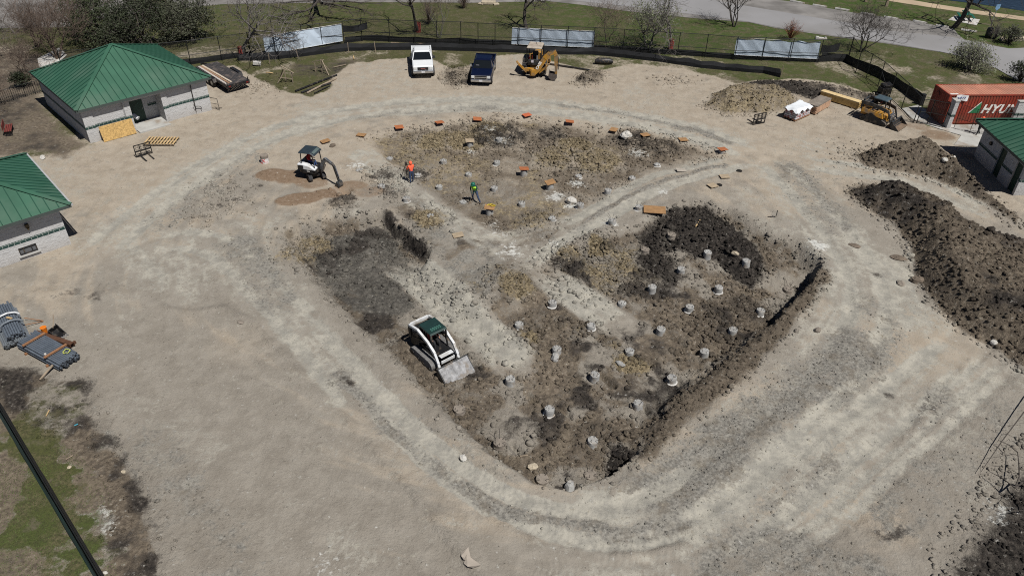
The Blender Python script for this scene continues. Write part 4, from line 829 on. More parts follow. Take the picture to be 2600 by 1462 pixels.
def strip(name, label, cat, pts, H, m, stakes=None, group=None, lean=.0, wob=.10, step=1.0, seed=1):
    P = [np.array(p) for p in pts]; Q = []
    for a, c in zip(P[:-1], P[1:]):
        n = max(1, int(np.linalg.norm(c-a)/step)); Q += [a+(c-a)*i/n for i in range(n)]
    Q.append(P[-1]); o = Q[0]; rng = random.Random(seed); t = thing(name, label, cat, (o[0], o[1], 0), 0, group)
    zs = THs(Q); b = MB(); n = len(Q)
    lo = [(*(q-o), float(z)-.05) for q, z in zip(Q, zs)]; hi = []; mid = []
    for q, z in zip(Q, zs):
        dx, dy = rng.uniform(-wob, wob), rng.uniform(-wob, wob)-lean; h = H*rng.uniform(.82, 1.08)
        hi.append((q[0]-o[0]+dx, q[1]-o[1]+dy, float(z)+h)); mid.append((q[0]-o[0]+dx*.2+rng.uniform(-.06, .06), q[1]-o[1]+dy*.2-.05, float(z)+h*.5))
    b.v = lo+mid+hi; b.f = [(k*n+i, k*n+i+1, (k+1)*n+i+1, (k+1)*n+i) for k in (0, 1) for i in range(n-1)]
    b.build('fabric', m, t)
    for s in (stakes or []):
        p = np.array(s)-o; z = float(TH(*s)); k = MB(); k.box((p[0], p[1], z+.5), (.06, .05, 1.15), (rng.uniform(-.06, .06), rng.uniform(-.06, .06), 0)); k.build('stake', WOOD_GREY, t)
    return t
strip('silt_fence', 'long black silt fence crossing behind the parked trucks with wooden stakes', 'silt fence', [GP(*q) for q in (Z2(15, 562), Z2(200, 560), Z2(400, 545), Z2(620, 522), Z2(820, 495), Z2(1030, 472), Z2(1280, 466), Z2(1600, 462), Z2(2080, 472), Z2(2536, 486), Z3(800, 505), Z3(1100, 506), Z3(1400, 535), Z3(1750, 575), Z3(2100, 628), Z3(2536, 668), Z4(130, 676), Z4(290, 716))], .75, SILT,
      [GP(*q) for q in (Z2(311, 596), Z2(567, 546), Z2(1034, 490), Z2(1280, 482), Z4(300, 706))], lean=-.12, seed=2)
strip('fence_screen', 'low black screen along the foot of the far chain link fence', 'fence screen', [p+np.array([.02, .25]) for p in FP[9:]], .62, SILT, seed=5, wob=.07, step=1.3)
strip('fence_screen', 'low black screen at the fence foot behind the green roofed building', 'fence screen', [p+np.array([.02, .2]) for p in FP[:6]], .55, SILT, seed=6, wob=.07)
strip('silt_fence', 'black silt fence on the grass outside the diagonal fence ending in a roll', 'silt fence', [GP(*Z4(*q)) for q in ((660, 572), (780, 566), (890, 572), (960, 612), (1080, 668), (1250, 742), (1400, 830), (1520, 920), (1590, 960))], .95, SILT, seed=7, lean=-.05, wob=.06)
rl = MB(); p = GP(*Z4(1582, 965)); rl.cyl((0, 0, -.05), (.05, .03, 1.0), .22, 10); o = rl.build('fabric_roll', SILT); o.location = (*p, 0); tag(o, 'standing roll of black fabric at the end of the silt fence', 'fabric roll')
def hung_strip(label, a, c, z0, z1):
    p, q = a, c; t = thing('windscreen', label, 'windscreen', (p[0], p[1], 0)); b = MB(); d = q-p
    cloth(b, lambda u, v: (d[0]*u, d[1]*u+.12+.1*math.sin(u*7)*(1-v), z0+(z1-z0)*v-.18*math.sin(u*math.pi)*(1 if v > .5 else .7)+.1*u), 14, 3); b.build('fabric', SILT, t)
hung_strip('black windscreen strip hung high on the fence right of the left banner', FP[9], FP[10]+(FP[11]-FP[10])*.22, 1.2, 1.9)
hung_strip('black windscreen strip hung on the fence right of the right banner', FP[28], FP[28]+(FP[29]-FP[28])*.62, 1.0, 1.8)
# near left screened fence
p0, p1 = GP(-6, 1035), GP(247, 1462); dv = (p1-p0)/np.linalg.norm(p1-p0); NP = [p0-dv*6+dv*3.0*i for i in range(9)]
t = fence('screened_fence', 'dark green screened fence running along the grass at lower left', 'fence', NP, H=1.85, rails=(1.0, 0.), mesh=False)
GSCR = mat('green_screen', (.028, .085, .078), .8, 0, .2, 2, .01, 20)
o0 = NP[0]; Lf = 24.0; nrm_ = np.array([-dv[1], dv[0]]); nrm_ = nrm_ if nrm_[0] > 0 else -nrm_
for nm_, m_, b0_, b1_, z1_ in (('screen', SILT, .20, .04, 1.84), ('screen', GSCR, -.12, -.06, 1.88)):
    b = MB(); cloth(b, lambda u, v: (dv[0]*u*Lf+nrm_[0]*(b0_+(b1_-b0_)*v+.06*math.sin(u*26)*v*(1-v)*3), dv[1]*u*Lf+nrm_[1]*(b0_+(b1_-b0_)*v+.06*math.sin(u*26)*v*(1-v)*3), .05+v*(z1_-.05)), 60, 6); b.build(nm_, m_, t)
# ------------------------------------------------------------------ people: one skinned body each, clothing as children
SKIN = mat('skin', (.36, .21, .15), .6, 0, .06, 8)
def seg_dist(p, a, b):
    d = b-a; t = max(0, min(1, (p-a).dot(d)/max(d.length_squared, 1e-9))); return (p-a-d*t).length
def person(name, label, J, mats, loc, rz, group=None, extra=None):
    """J joints (local, facing +y): pelvis chest neck head + L/R shoulder elbow hand hip knee ankle toe; mats: dict torso, arm, leg, shoe, head, hand"""
    order = ['pelvis', 'waist', 'chest', 'neck', 'head', 'crown']; V = {k: Vector(v) for k, v in J.items()}
    V['waist'] = V['pelvis'].lerp(V['chest'], .5); V['crown'] = V['head']+(V['head']-V['neck']).normalized()*.10
    rad = dict(pelvis=.155, waist=.14, chest=.165, neck=.062, head=.098, crown=.075)
    edges = [('pelvis', 'waist'), ('waist', 'chest'), ('chest', 'neck'), ('neck', 'head'), ('head', 'crown')]
    for s in 'LR':
        edges += [('chest', s+'sho'), (s+'sho', s+'elb'), (s+'elb', s+'wri'), (s+'wri', s+'hand'), ('pelvis', s+'hip'), (s+'hip', s+'kne'), (s+'kne', s+'ank'), (s+'ank', s+'toe')]
        V[s+'hand'] = V[s+'wri']+(V[s+'wri']-V[s+'elb']).normalized()*.085
        rad.update({s+'sho': .072, s+'elb': .05, s+'wri': .037, s+'hand': .042, s+'hip': .1, s+'kne': .072, s+'ank': .052, s+'toe': .042})
    keys = list(V); idx = {k: i for i, k in enumerate(keys)}
    me = bpy.data.meshes.new(name+'_rig'); me.from_pydata([V[k] for k in keys], [(idx[a], idx[b]) for a, b in edges], []); o = bpy.data.objects.new(name+'_rig', me); link(o)
    md = o.modifiers.new('skin', 'SKIN')
    for i, k in enumerate(keys):
        r = rad[k]; me.skin_vertices[0].data[i].radius = (r, r*(.72 if k in ('chest', 'waist', 'pelvis') else 1)); me.skin_vertices[0].data[i].use_root = (k == 'pelvis')
    sb = o.modifiers.new('sub', 'SUBSURF'); sb.levels = 1; sb.render_levels = 1
    dg = bpy.context.evaluated_depsgraph_get(); me2 = bpy.data.meshes.new_from_object(o.evaluated_get(dg)); bpy.data.objects.remove(o)
    bm = bmesh.new(); bm.from_mesh(me2)
    for s in 'LR':                                        # five bent fingers rooted in each palm
        hd = V[s+'hand']; ax = (V[s+'wri']-V[s+'elb']).normalized(); sd = ax.orthogonal().normalized(); pl = ax.cross(sd)
        q = MB()
        for k, (off, ln) in enumerate(((-.028, .07), (-.01, .08), (.01, .075), (.028, .06))):
            q.tube([hd+sd*off, hd+sd*off+ax*ln*.6+pl*.012, hd+sd*off+ax*ln*.9+pl*.04], [.010, .009, .007], 5)
        q.tube([hd+sd*-.03-ax*.02, hd+sd*-.065+ax*.02+pl*.02, hd+sd*-.06+ax*.05+pl*.035], [.011, .010, .008], 5)
        vs = [bm.verts.new(c) for c in q.v]
        for f in q.f:
            try: bm.faces.new([vs[i] for i in f])
            except Exception: pass
    if True:                                              # nose, ears
        hc = V['head']; 
        for c, r in ((hc+Vector((0, .10, .0)), .018), (hc+Vector((-.095, 0, .0)), .022), (hc+Vector((.095, 0, 0)), .022)):
            g = bmesh.ops.create_icosphere(bm, subdivisions=1, radius=r, matrix=Matrix.Translation(c))
    bm.to_mesh(me2); bm.free(); me2.name = 'body'
    ML = ['torso', 'arm', 'leg', 'shoe', 'head', 'hand']; me2.materials.clear()
    for k in ML: me2.materials.append(mats[k])
    B_ = {'torso': [('waist', 'chest'), ('chest', 'neck'), ('chest', 'Lsho'), ('chest', 'Rsho')], 'arm': [(s+a, s+b) for s in 'LR' for a, b in (('sho', 'elb'), ('elb', 'wri'))],
          'leg': [('pelvis', 'Lhip'), ('pelvis', 'Rhip')]+[(s+a, s+b) for s in 'LR' for a, b in (('hip', 'kne'), ('kne', 'ank'))], 'shoe': [(s+'ank', s+'toe') for s in 'LR'], 'head': [('head', 'crown')], 'hand': [(s+'hand', s+'hand') for s in 'LR']}
    for p in me2.polygons:
        p.use_smooth = True; c = Vector(p.center); best = min(((seg_dist(c, V[a], V[b]), k) for k in ML for a, b in B_[k]))[1]; p.material_index = ML.index(best)
    o = bpy.data.objects.new(name, me2); link(o); o.location = loc; o.rotation_euler = (0, 0, rz); tag(o, label, 'person', group)
    hc, up = V['head'], (V['head']-V['neck']).normalized()
    for k in (extra or []):
        if k[0] == 'hat':
            b = MB(); b.ball(hc+up*.03, .128, 12, 6, (1, 1.12, .95)); h = b.build('hard_hat', k[1], o, True); b = MB(); b.cyl(hc+up*.035+Vector((0, .02, 0)), hc+up*.05+Vector((0, .02, 0)), .165, 14); b.build('hat_brim', k[1], h)
        if k[0] == 'hood':
            b = MB(); b.ball(hc+Vector((0, -.03, .01)), .135, 12, 7, (.95, 1.02, 1.12)); b.build('hood', k[1], o, True)
        if k[0] == 'vest':
            c, w, p = V['chest'], V['waist'], V['pelvis']; secs = []
            for q, rx, ry in ((p.lerp(w, .35), .215, .17), (w, .205, .16), (c, .235, .185), (c.lerp(V['neck'], .45), .16, .13)):
                secs.append([(q.x+rx*math.cos(a), q.y+ry*math.sin(a), q.z) for a in np.linspace(0, 2*math.pi, 14, endpoint=False)])
            b = MB(); b.loft(secs, cap=False); b.build('safety_vest', k[1], o, True)
    return o
def joints(**kw):
    J = dict(pelvis=(0, 0, .95), chest=(0, 0, 1.32), neck=(0, .01, 1.50), head=(0, .03, 1.62), Lsho=(-.19, 0, 1.40), Rsho=(.19, 0, 1.40), Lelb=(-.25, .02, 1.12), Relb=(.25, .02, 1.12), Lwri=(-.25, .12, .88), Rwri=(.25, .12, .88),
             Lhip=(-.1, 0, .90), Rhip=(.1, 0, .90), Lkne=(-.11, .02, .49), Rkne=(.11, .02, .49), Lank=(-.12, 0, .08), Rank=(.12, 0, .08), Ltoe=(-.13, .17, .04), Rtoe=(.13, .17, .04)); J.update(kw); return J
SEATED = joints(pelvis=(0, 0, .12), chest=(0, -.03, .50), neck=(0, -.02, .68), head=(0, .02, .80), Lsho=(-.2, -.03, .58), Rsho=(.2, -.03, .58), Lelb=(-.27, .06, .32), Relb=(.27, .06, .32), Lwri=(-.24, .30, .30), Rwri=(.24, .30, .30),
   Lhip=(-.1, .03, .11), Rhip=(.1, .03, .11), Lkne=(-.14, .45, .14), Rkne=(.14, .45, .14), Lank=(-.14, .50, -.28), Rank=(.14, .50, -.28), Ltoe=(-.14, .66, -.32), Rtoe=(.14, .66, -.32))
ORANGE = mat('hi_vis_orange', (.85, .13, .06), .8, 0, .1, 6); JEANS = mat('jeans', (.035, .055, .11), .9, 0, .2, 8); BOOT = mat('boot', (.06, .045, .035), .7, 0, .2, 8); LIME = mat('hi_vis_lime', (.42, .80, .06), .8, 0, .1, 6)
DKGREEN = mat('dark_green_cloth', (.012, .045, .04), .9, 0, .15, 6); HATG = mat('hat_green', (.01, .12, .085), .4, 0, .05, 5); REDC = mat('red_cloth', (.32, .012, .012), .9, 0, .15, 6); GLOVE = mat('glove', (.10, .09, .08), .9, 0, .1, 6); BLACKC = mat('black_cloth', (.02, .02, .022), .9, 0, .15, 6)
HAIR = mat('dark_hair', (.02, .015, .012), .7, 0, .2, 10)
# surveyor in the orange hoodie, seen from behind, both hands forward on a tripod
p = GT(1046, 465)
person('person', 'person in an orange hooded sweatshirt and jeans standing with hands on a tripod', joints(Lwri=(-.12, .36, 1.20), Lelb=(-.25, .12, 1.12), Rwri=(.10, .36, 1.20), Relb=(.26, .12, 1.12), Lank=(-.1, -.03, .08), Rank=(.13, .08, .08), Rtoe=(.14, .25, .04), Ltoe=(-.1, .14, .04), head=(0, .05, 1.61)),
       dict(torso=ORANGE, arm=ORANGE, leg=JEANS, shoe=BOOT, head=ORANGE, hand=SKIN), p, R(35), extra=[('hood', ORANGE)])
q = p+Vector((-.42, .45, 0)); t = thing('survey_tripod', 'dark survey tripod held by the person in the orange hood', 'tripod', q, .3)
for k in range(3):
    a = k*2.094+.4; b = MB(); b.bar((0.05*math.cos(a), .05*math.sin(a), 1.22), (.52*math.cos(a), .52*math.sin(a), -.02), .035, .03); b.build('leg', DARKM, t)
b = MB(); b.cyl((0, 0, 1.2), (0, 0, 1.27), .09, 10); b.box((0, 0, 1.36), (.14, .16, .18)); b.build('instrument_head', DARKM, t, bevel=.015)
# worker in the lime vest stepping over the concrete stub
p = GT(1206, 512)
person('person', 'person in a green hard hat and lime vest bending with legs apart beside a stub', joints(pelvis=(0, -.04, .90), chest=(0, .10, 1.24), neck=(0, .17, 1.40), head=(0, .24, 1.50), Lsho=(-.2, .09, 1.32), Rsho=(.2, .09, 1.32), Lelb=(-.26, .17, 1.06), Relb=(.27, .15, 1.06), Lwri=(-.08, .35, .90), Rwri=(.08, .37, .86),
       Lhip=(-.11, -.03, .86), Rhip=(.11, -.03, .86), Lkne=(-.30, .10, .47), Lank=(-.46, .06, .08), Ltoe=(-.52, .22, .04), Rkne=(.16, .06, .45), Rank=(.17, -.08, .08), Rtoe=(.2, .09, .04)),
       dict(torso=DKGREEN, arm=DKGREEN, leg=JEANS, shoe=BOOT, head=SKIN, hand=GLOVE), p, R(155), extra=[('hat', HATG), ('vest', LIME)])
b = MB(); b.tube([(0, 0, .0), (.02, .06, 1.05)], .016, 6); b.box((0, -.02, .06), (.2, .05, .18)); o = b.build('shovel', WOOD_GREY); o.location = p+Vector((-.35, -.33, 0)); o.rotation_euler = (.1, .2, .4); tag(o, 'dark long handled tool held by the person in the lime vest', 'shovel')
# walker near the right building
p = GT(2481, 343)
wk = person('person', 'person in a bright orange top walking on the concrete beside the right building', joints(Lkne=(-.11, .16, .50), Lank=(-.12, .20, .08), Ltoe=(-.12, .37, .04), Rkne=(.11, -.02, .49), Rank=(.12, -.28, .10), Rtoe=(.12, -.12, .03), Lelb=(-.26, -.1, 1.13), Lwri=(-.26, -.12, .88), Relb=(.26, .12, 1.14), Rwri=(.24, .3, .98)),
       dict(torso=ORANGE, arm=ORANGE, leg=BLACKC, shoe=BOOT, head=SKIN, hand=SKIN), p, R(100), extra=[('hat', ORANGE)]); wk.scale = (.92,)*3

# ------------------------------------------------------------------ machines
RUB = mat('rubber', (.032, .032, .034), .85, 0, .25, 4, .004, 30, dirt=(.16, .135, .11), dirt_amt=.35)
RUBD = mat('dusty_track', (.155, .155, .155), .85, 0, .2, 4, .006, 30, dirt=(.10, .095, .09), dirt_amt=.5)
BWHITE = mat('machine_white', (.56, .58, .60), .42, 0, .08, 3, dirt=(.3, .27, .23), dirt_amt=.3)
GLASS = mat('dark_glass', (.008, .010, .012), .08, 0, .1, 2, spec=.5)
CHROME = mat('chrome', (.55, .56, .58), .22, .9, .1, 4); LAMP = mat('lamp_glass', (.6, .62, .62), .15, 0, .05, 6, spec=.7)
YEL = mat('machine_yellow', (.40, .20, .025), .55, 0, .2, 3, dirt=(.18, .135, .09), dirt_amt=.5); BUCK = mat('worn_bucket', (.19, .193, .20), .5, .15, .5, 4, .01, 12, dirt=(.16, .14, .12), dirt_amt=.3)
JDG = mat('loader_dark', (.030, .033, .036), .4, 0, .2, 4, dirt=(.13, .11, .09), dirt_amt=.25); PLATE = mat('plate', (.6, .6, .62), .5, 0, .15, 9)
SEAT = mat('seat_vinyl', (.03, .03, .032), .7, 0, .1, 6); RED = mat('red_lamp', (.16, .012, .01), .4, 0, .1, 6); DIRTB = mat('soil_load', (.16, .115, .08), .95, 0, .3, 5, .02, 9)
def arc(cx, cy, r, a0, a1, n=6): return [(cx+r*math.cos(R(a0+(a1-a0)*i/n)), cy+r*math.sin(R(a0+(a1-a0)*i/n))) for i in range(n+1)]
def track_outline(L, h, top_l=None):
    r = h/2; return arc(L/2-r, r, r, -90, 90)+arc(-L/2+r, r, r, 90, 270)
def track(parent, x, w, outline, m, lug=.028, sp=.13, inner=RUB):
    b = MB(); b.prism(outline, x-w/2, x+w/2, 'x'); n = len(outline); P = [Vector((0, *q)) for q in outline]; per = 0
    for i in range(n):
        a, c = P[i], P[(i+1) % n]; L = (c-a).length
        if L < .2: continue
        k = int(L/sp); nm = Vector((0, (c-a).z, -(c-a).y)).normalized()
        for j in range(k):
            q = a.lerp(c, (j+.5)/k)
            for sx in (-1, 1): b.bar((x+sx*w*.26-w*.2, *(q+nm*lug*.5)[1:]), (x+sx*w*.26+w*.2, *(q+nm*lug*.5)[1:]), sp*.42, lug, up=nm)
    o = b.build('track', m, parent, bevel=0); 
    c = MB(); mn, mx = min(q[0] for q in outline), max(q[0] for q in outline)
    for k in range(4):
        y = mn+.25+(mx-mn-.5)*k/3
        for sx in (-1, 1): c.cyl((x+sx*(w/2-.01), y, .17), (x+sx*(w/2+.03), y, .17), .12, 10)
    for sx in (-1, 1): c.cyl((x+sx*(w/2-.01), mn+.26, .3), (x+sx*(w/2+.03), mn+.26, .3), .17, 12)
    c.build('track_wheel', BLACK, o); return o
def bucket_mesh(W, prof, th=.04, y0=0):
    """open scoop: profile (y,z) polyline back->edge, side plates"""
    b = MB(); n = len(prof)
    for i in range(n-1):
        a, c = prof[i], prof[i+1]; d = Vector((0, c[0]-a[0], c[1]-a[1])); b.bar((0, a[0], a[1]), (0, c[0], c[1]), W, th, up=Vector((0, -d.z, d.y)))
    for sx in (-1, 1): b.prism(prof, sx*W/2-.02, sx*W/2+.02, 'x')
    return b
def skid_steer(label, loc, rz, kind):
    t = thing('tracked_loader', label, 'loader', loc, rz, None); w = kind == 'white'
    arm_m, body_m = (BWHITE, BLACK) if w else (JDG, YEL)
    ol = track_outline(2.05, .62) if w else arc(.95, .17, .17, -90, 60, 4)+arc(-.35, .70, .16, 60, 150, 4)+arc(-.98, .20, .2, 165, 270, 4)
    for sx in (-1, 1): track(t, sx*.72, .40, ol, RUBD if w else RUB)
    b = MB(); b.box((0, -.05, .55), (1.02, 1.9, .62)); b.loft([[(-.62, -1.35, .45), (.62, -1.35, .45), (.62, -1.42, 1.25), (-.62, -1.42, 1.25)], [(-.62, -.55, .45), (.62, -.55, .45), (.60, -.55, 1.45), (-.60, -.55, 1.45)]])
    if not w: b.loft([[(-.92, -1.25, .75), (.92, -1.25, .75), (.85, -1.25, 1.1), (-.85, -1.25, 1.1)], [(-.92, .7, .6), (.92, .7, .6), (.85, .6, .95), (-.85, .6, .95)]])
    body = b.build('body', body_m, t, bevel=.03)
    b = MB(); b.box((0, -1.0, 1.40), (.95, .7, .10)); b.box((0, -.98, 1.47), (.6, .4, .06)); b.build('engine_cover', BLACK if w else JDG, body, bevel=.02)
    b = MB()                                             # cab posts and side screens
    for sx in (-1, 1):
        b.bar((sx*.46, .55, .75), (sx*.46, .42, 2.0), .07, .07); b.bar((sx*.46, -.55, 1.2), (sx*.46, -.55, 2.0), .08, .08); b.bar((sx*.46, .48, 1.35), (sx*.46, -.55, 1.45), .04, .05)
        for k in range(5): b.bar((sx*.47, -.45+k*.2, 1.2), (sx*.47, -.45+k*.2, 1.95), .018, .018)
    b.box((0, -.57, 1.6), (.9, .04, .8)); b.box((0, .1, .80), (.92, 1.2, .05)); cab = b.build('cab_frame', BLACK, t)
    b = MB(); b.loft([[(-.52, -.62, 1.98), (.52, -.62, 1.98), (.50, -.62, 2.08), (-.50, -.62, 2.08)], [(-.52, .50, 1.98), (.52, .50, 1.98), (.50, .42, 2.06), (-.50, .42, 2.06)]]); rf = b.build('cab_roof', mat('cab_roof_green', (.010, .030, .028), .5, 0, .2, 4) if w else mat('cab_roof_blue', (.05, .075, .09), .45, 0, .2, 4), t, bevel=.02)
    if w:
        b = MB()
        for i in range(5):
            for j in range(2): b.box((-.26+i*.13, .12+j*.12, 2.085), (.09, .07, .012))
        b.build('roof_slots', mat('slot_green', (.06, .17, .14), .6, 0, .2, 6), rf)
    b = MB(); b.box((0, -.28, 1.0), (.5, .45, .14)); b.box((0, -.48, 1.28), (.5, .12, .6)); b.build('seat', SEAT, cab, bevel=.04)
    for sx in (-1, 1):                                   # lift arms: rear upright, long beam, knee down to the coupler
        b = MB(); x = sx*.62; pts = [(x, -1.38, 1.62), (x, -.6, 1.78), (x, .35, 1.50), (x, .92, 1.12), (x, 1.22, .62), (x, 1.36, .30)]; wd = [.14, .14, .14, .20, .16, .12]
        if not w: pts = [(x*1.2, -1.3, 1.50), (x*1.2, -.6, 1.52), (x*1.2, .4, 1.38), (x*1.1, .95, 1.25), (x*1.05, 1.2, .65), (x, 1.38, .28)]; wd = [.30, .30, .26, .24, .2, .16]
        for i in range(len(pts)-1):
            a, c = pts[i], pts[i+1]; h0, h1 = wd[i], wd[i+1]; dx = .065
            b.loft([[(a[0]-dx, a[1], a[2]-h0/2), (a[0]+dx, a[1], a[2]-h0/2), (a[0]+dx, a[1], a[2]+h0/2), (a[0]-dx, a[1], a[2]+h0/2)], [(c[0]-dx, c[1]+.001, c[2]-h1/2), (c[0]+dx, c[1], c[2]-h1/2), (c[0]+dx, c[1]+.03, c[2]+h1/2), (c[0]-dx, c[1]+.03, c[2]+h1/2)]])
        arm = b.build('lift_arm', arm_m, t)
        b = MB(); x2 = pts[0][0]; b.bar((x2, -1.34, 1.62), (x2, -1.30, .9), .12, .22); b.bar((x2*.97, -1.25, .95), (x2*.97, .2, 1.42), .07, .09); b.build('lift_link', BLACK, arm)
        b = MB(); b.tube([(x2*.93, -.9, .75), (x2*.93, .05, 1.35)], .05, 8); b.build('lift_ram', CHROME if not w else DARKM, arm)
    b = MB(); b.bar((-.56, -1.36, 1.64), (.56, -1.36, 1.64), .12, .14); b.build('cross_bar', arm_m, t)
    b = MB(); b.box((0, 1.20, .62), (.85, .05, .16)); b.box((0, 1.05, .9), (.8, .25, .03)); b.build('step_plate', BWHITE if w else CHROME, t)
    b = MB(); b.box((0, 1.40, .36), (1.15, .10, .42), (-.12, 0, 0)); b.build('coupler', BLACK, t)
    prof = [(1.60, .74), (1.48, .62), (1.50, .34), (1.62, .16), (2.34, .03)] if w else [(1.55, .62), (1.50, .36), (1.56, .16), (1.72, .04), (2.28, .03)]
    bk = bucket_mesh(1.86, prof); bk.box((0, 1.56, .64), (1.9, .14, .05)); k = bk.build('bucket', JDG, t)
    b = MB(); (b.bar((0, 1.62, .70), (0, 2.36, .05), 1.80, .016) if w else b.box((0, 1.99, .062), (1.80, .58, .016))); b.box((0, 1.62, .18), (1.8, .012, .25), (-.9, 0, 0)); b.build('bucket_floor', BUCK if w else DIRTB, k)
    if w:
        b = MB()
        for i in range(8): b.box((-.82+i*.234, 2.34, .04), (.05, .2, .03))
        b.build('bucket_teeth', BUCK, k)
    else:
        b = MB()
        for q in ((-.3, .9, 1.2), (.25, 1.0, 1.0)): b.tube([q, (q[0], q[1]+.3, q[2]-.6)], .04, 8)
        b.build('ram', CHROME, t)
        b = MB(); b.tube([(-.9, -1.36, 1.55), (-.9, -1.5, 1.75), (-.9, -1.35, 1.9), (-.9, -1.2, 1.75)], .025, 6); b.build('grab_loop', BLACK, t)
        b = MB(); b.cyl((-.826, -1.05, 1.52), (-.832-.01, -1.05, 1.52), .10, 12); b.box((-.818, -.35, 1.45), (.012, .3, .07)); b.box((-.80, .35, 1.36), (.03, .5, .09), (-.14, 0, 0)); b.build('decal', mat('decal_grey', (.5, .5, .48), .5, 0, .2, 8), t)
        b = MB(); b.box((.1, -.05, 1.7), (.5, .05, .12)); b.build('red_label', RED, cab)
    return t
z = float(TH(-4.05, 31.05)); skid_steer('white and black tracked skid loader with its bucket down in the dug pit', (-4.05, 31.05, z+.02), R(-139.5), 'white')
M_ = Matrix.Translation((-4.05, 31.05, z)) @ Matrix.Rotation(R(-139.5), 4, 'Z'); LIMEH = mat('hat_lime', (.45, .6, .04), .5, 0, .05, 5)
person('person', 'person in a red shirt driving the white skid loader', SEATED, dict(torso=REDC, arm=REDC, leg=BLACKC, shoe=BOOT, head=SKIN, hand=SKIN), M_ @ Vector((0, -.22, 1.08)), R(-139.5), extra=[('hat', LIMEH)])
z = float(TH(31.3, 62.5)); skid_steer('yellow and dark grey tracked loader parked beside the right fence', (31.3, 62.5, z+.02), R(-135), 'yellow')

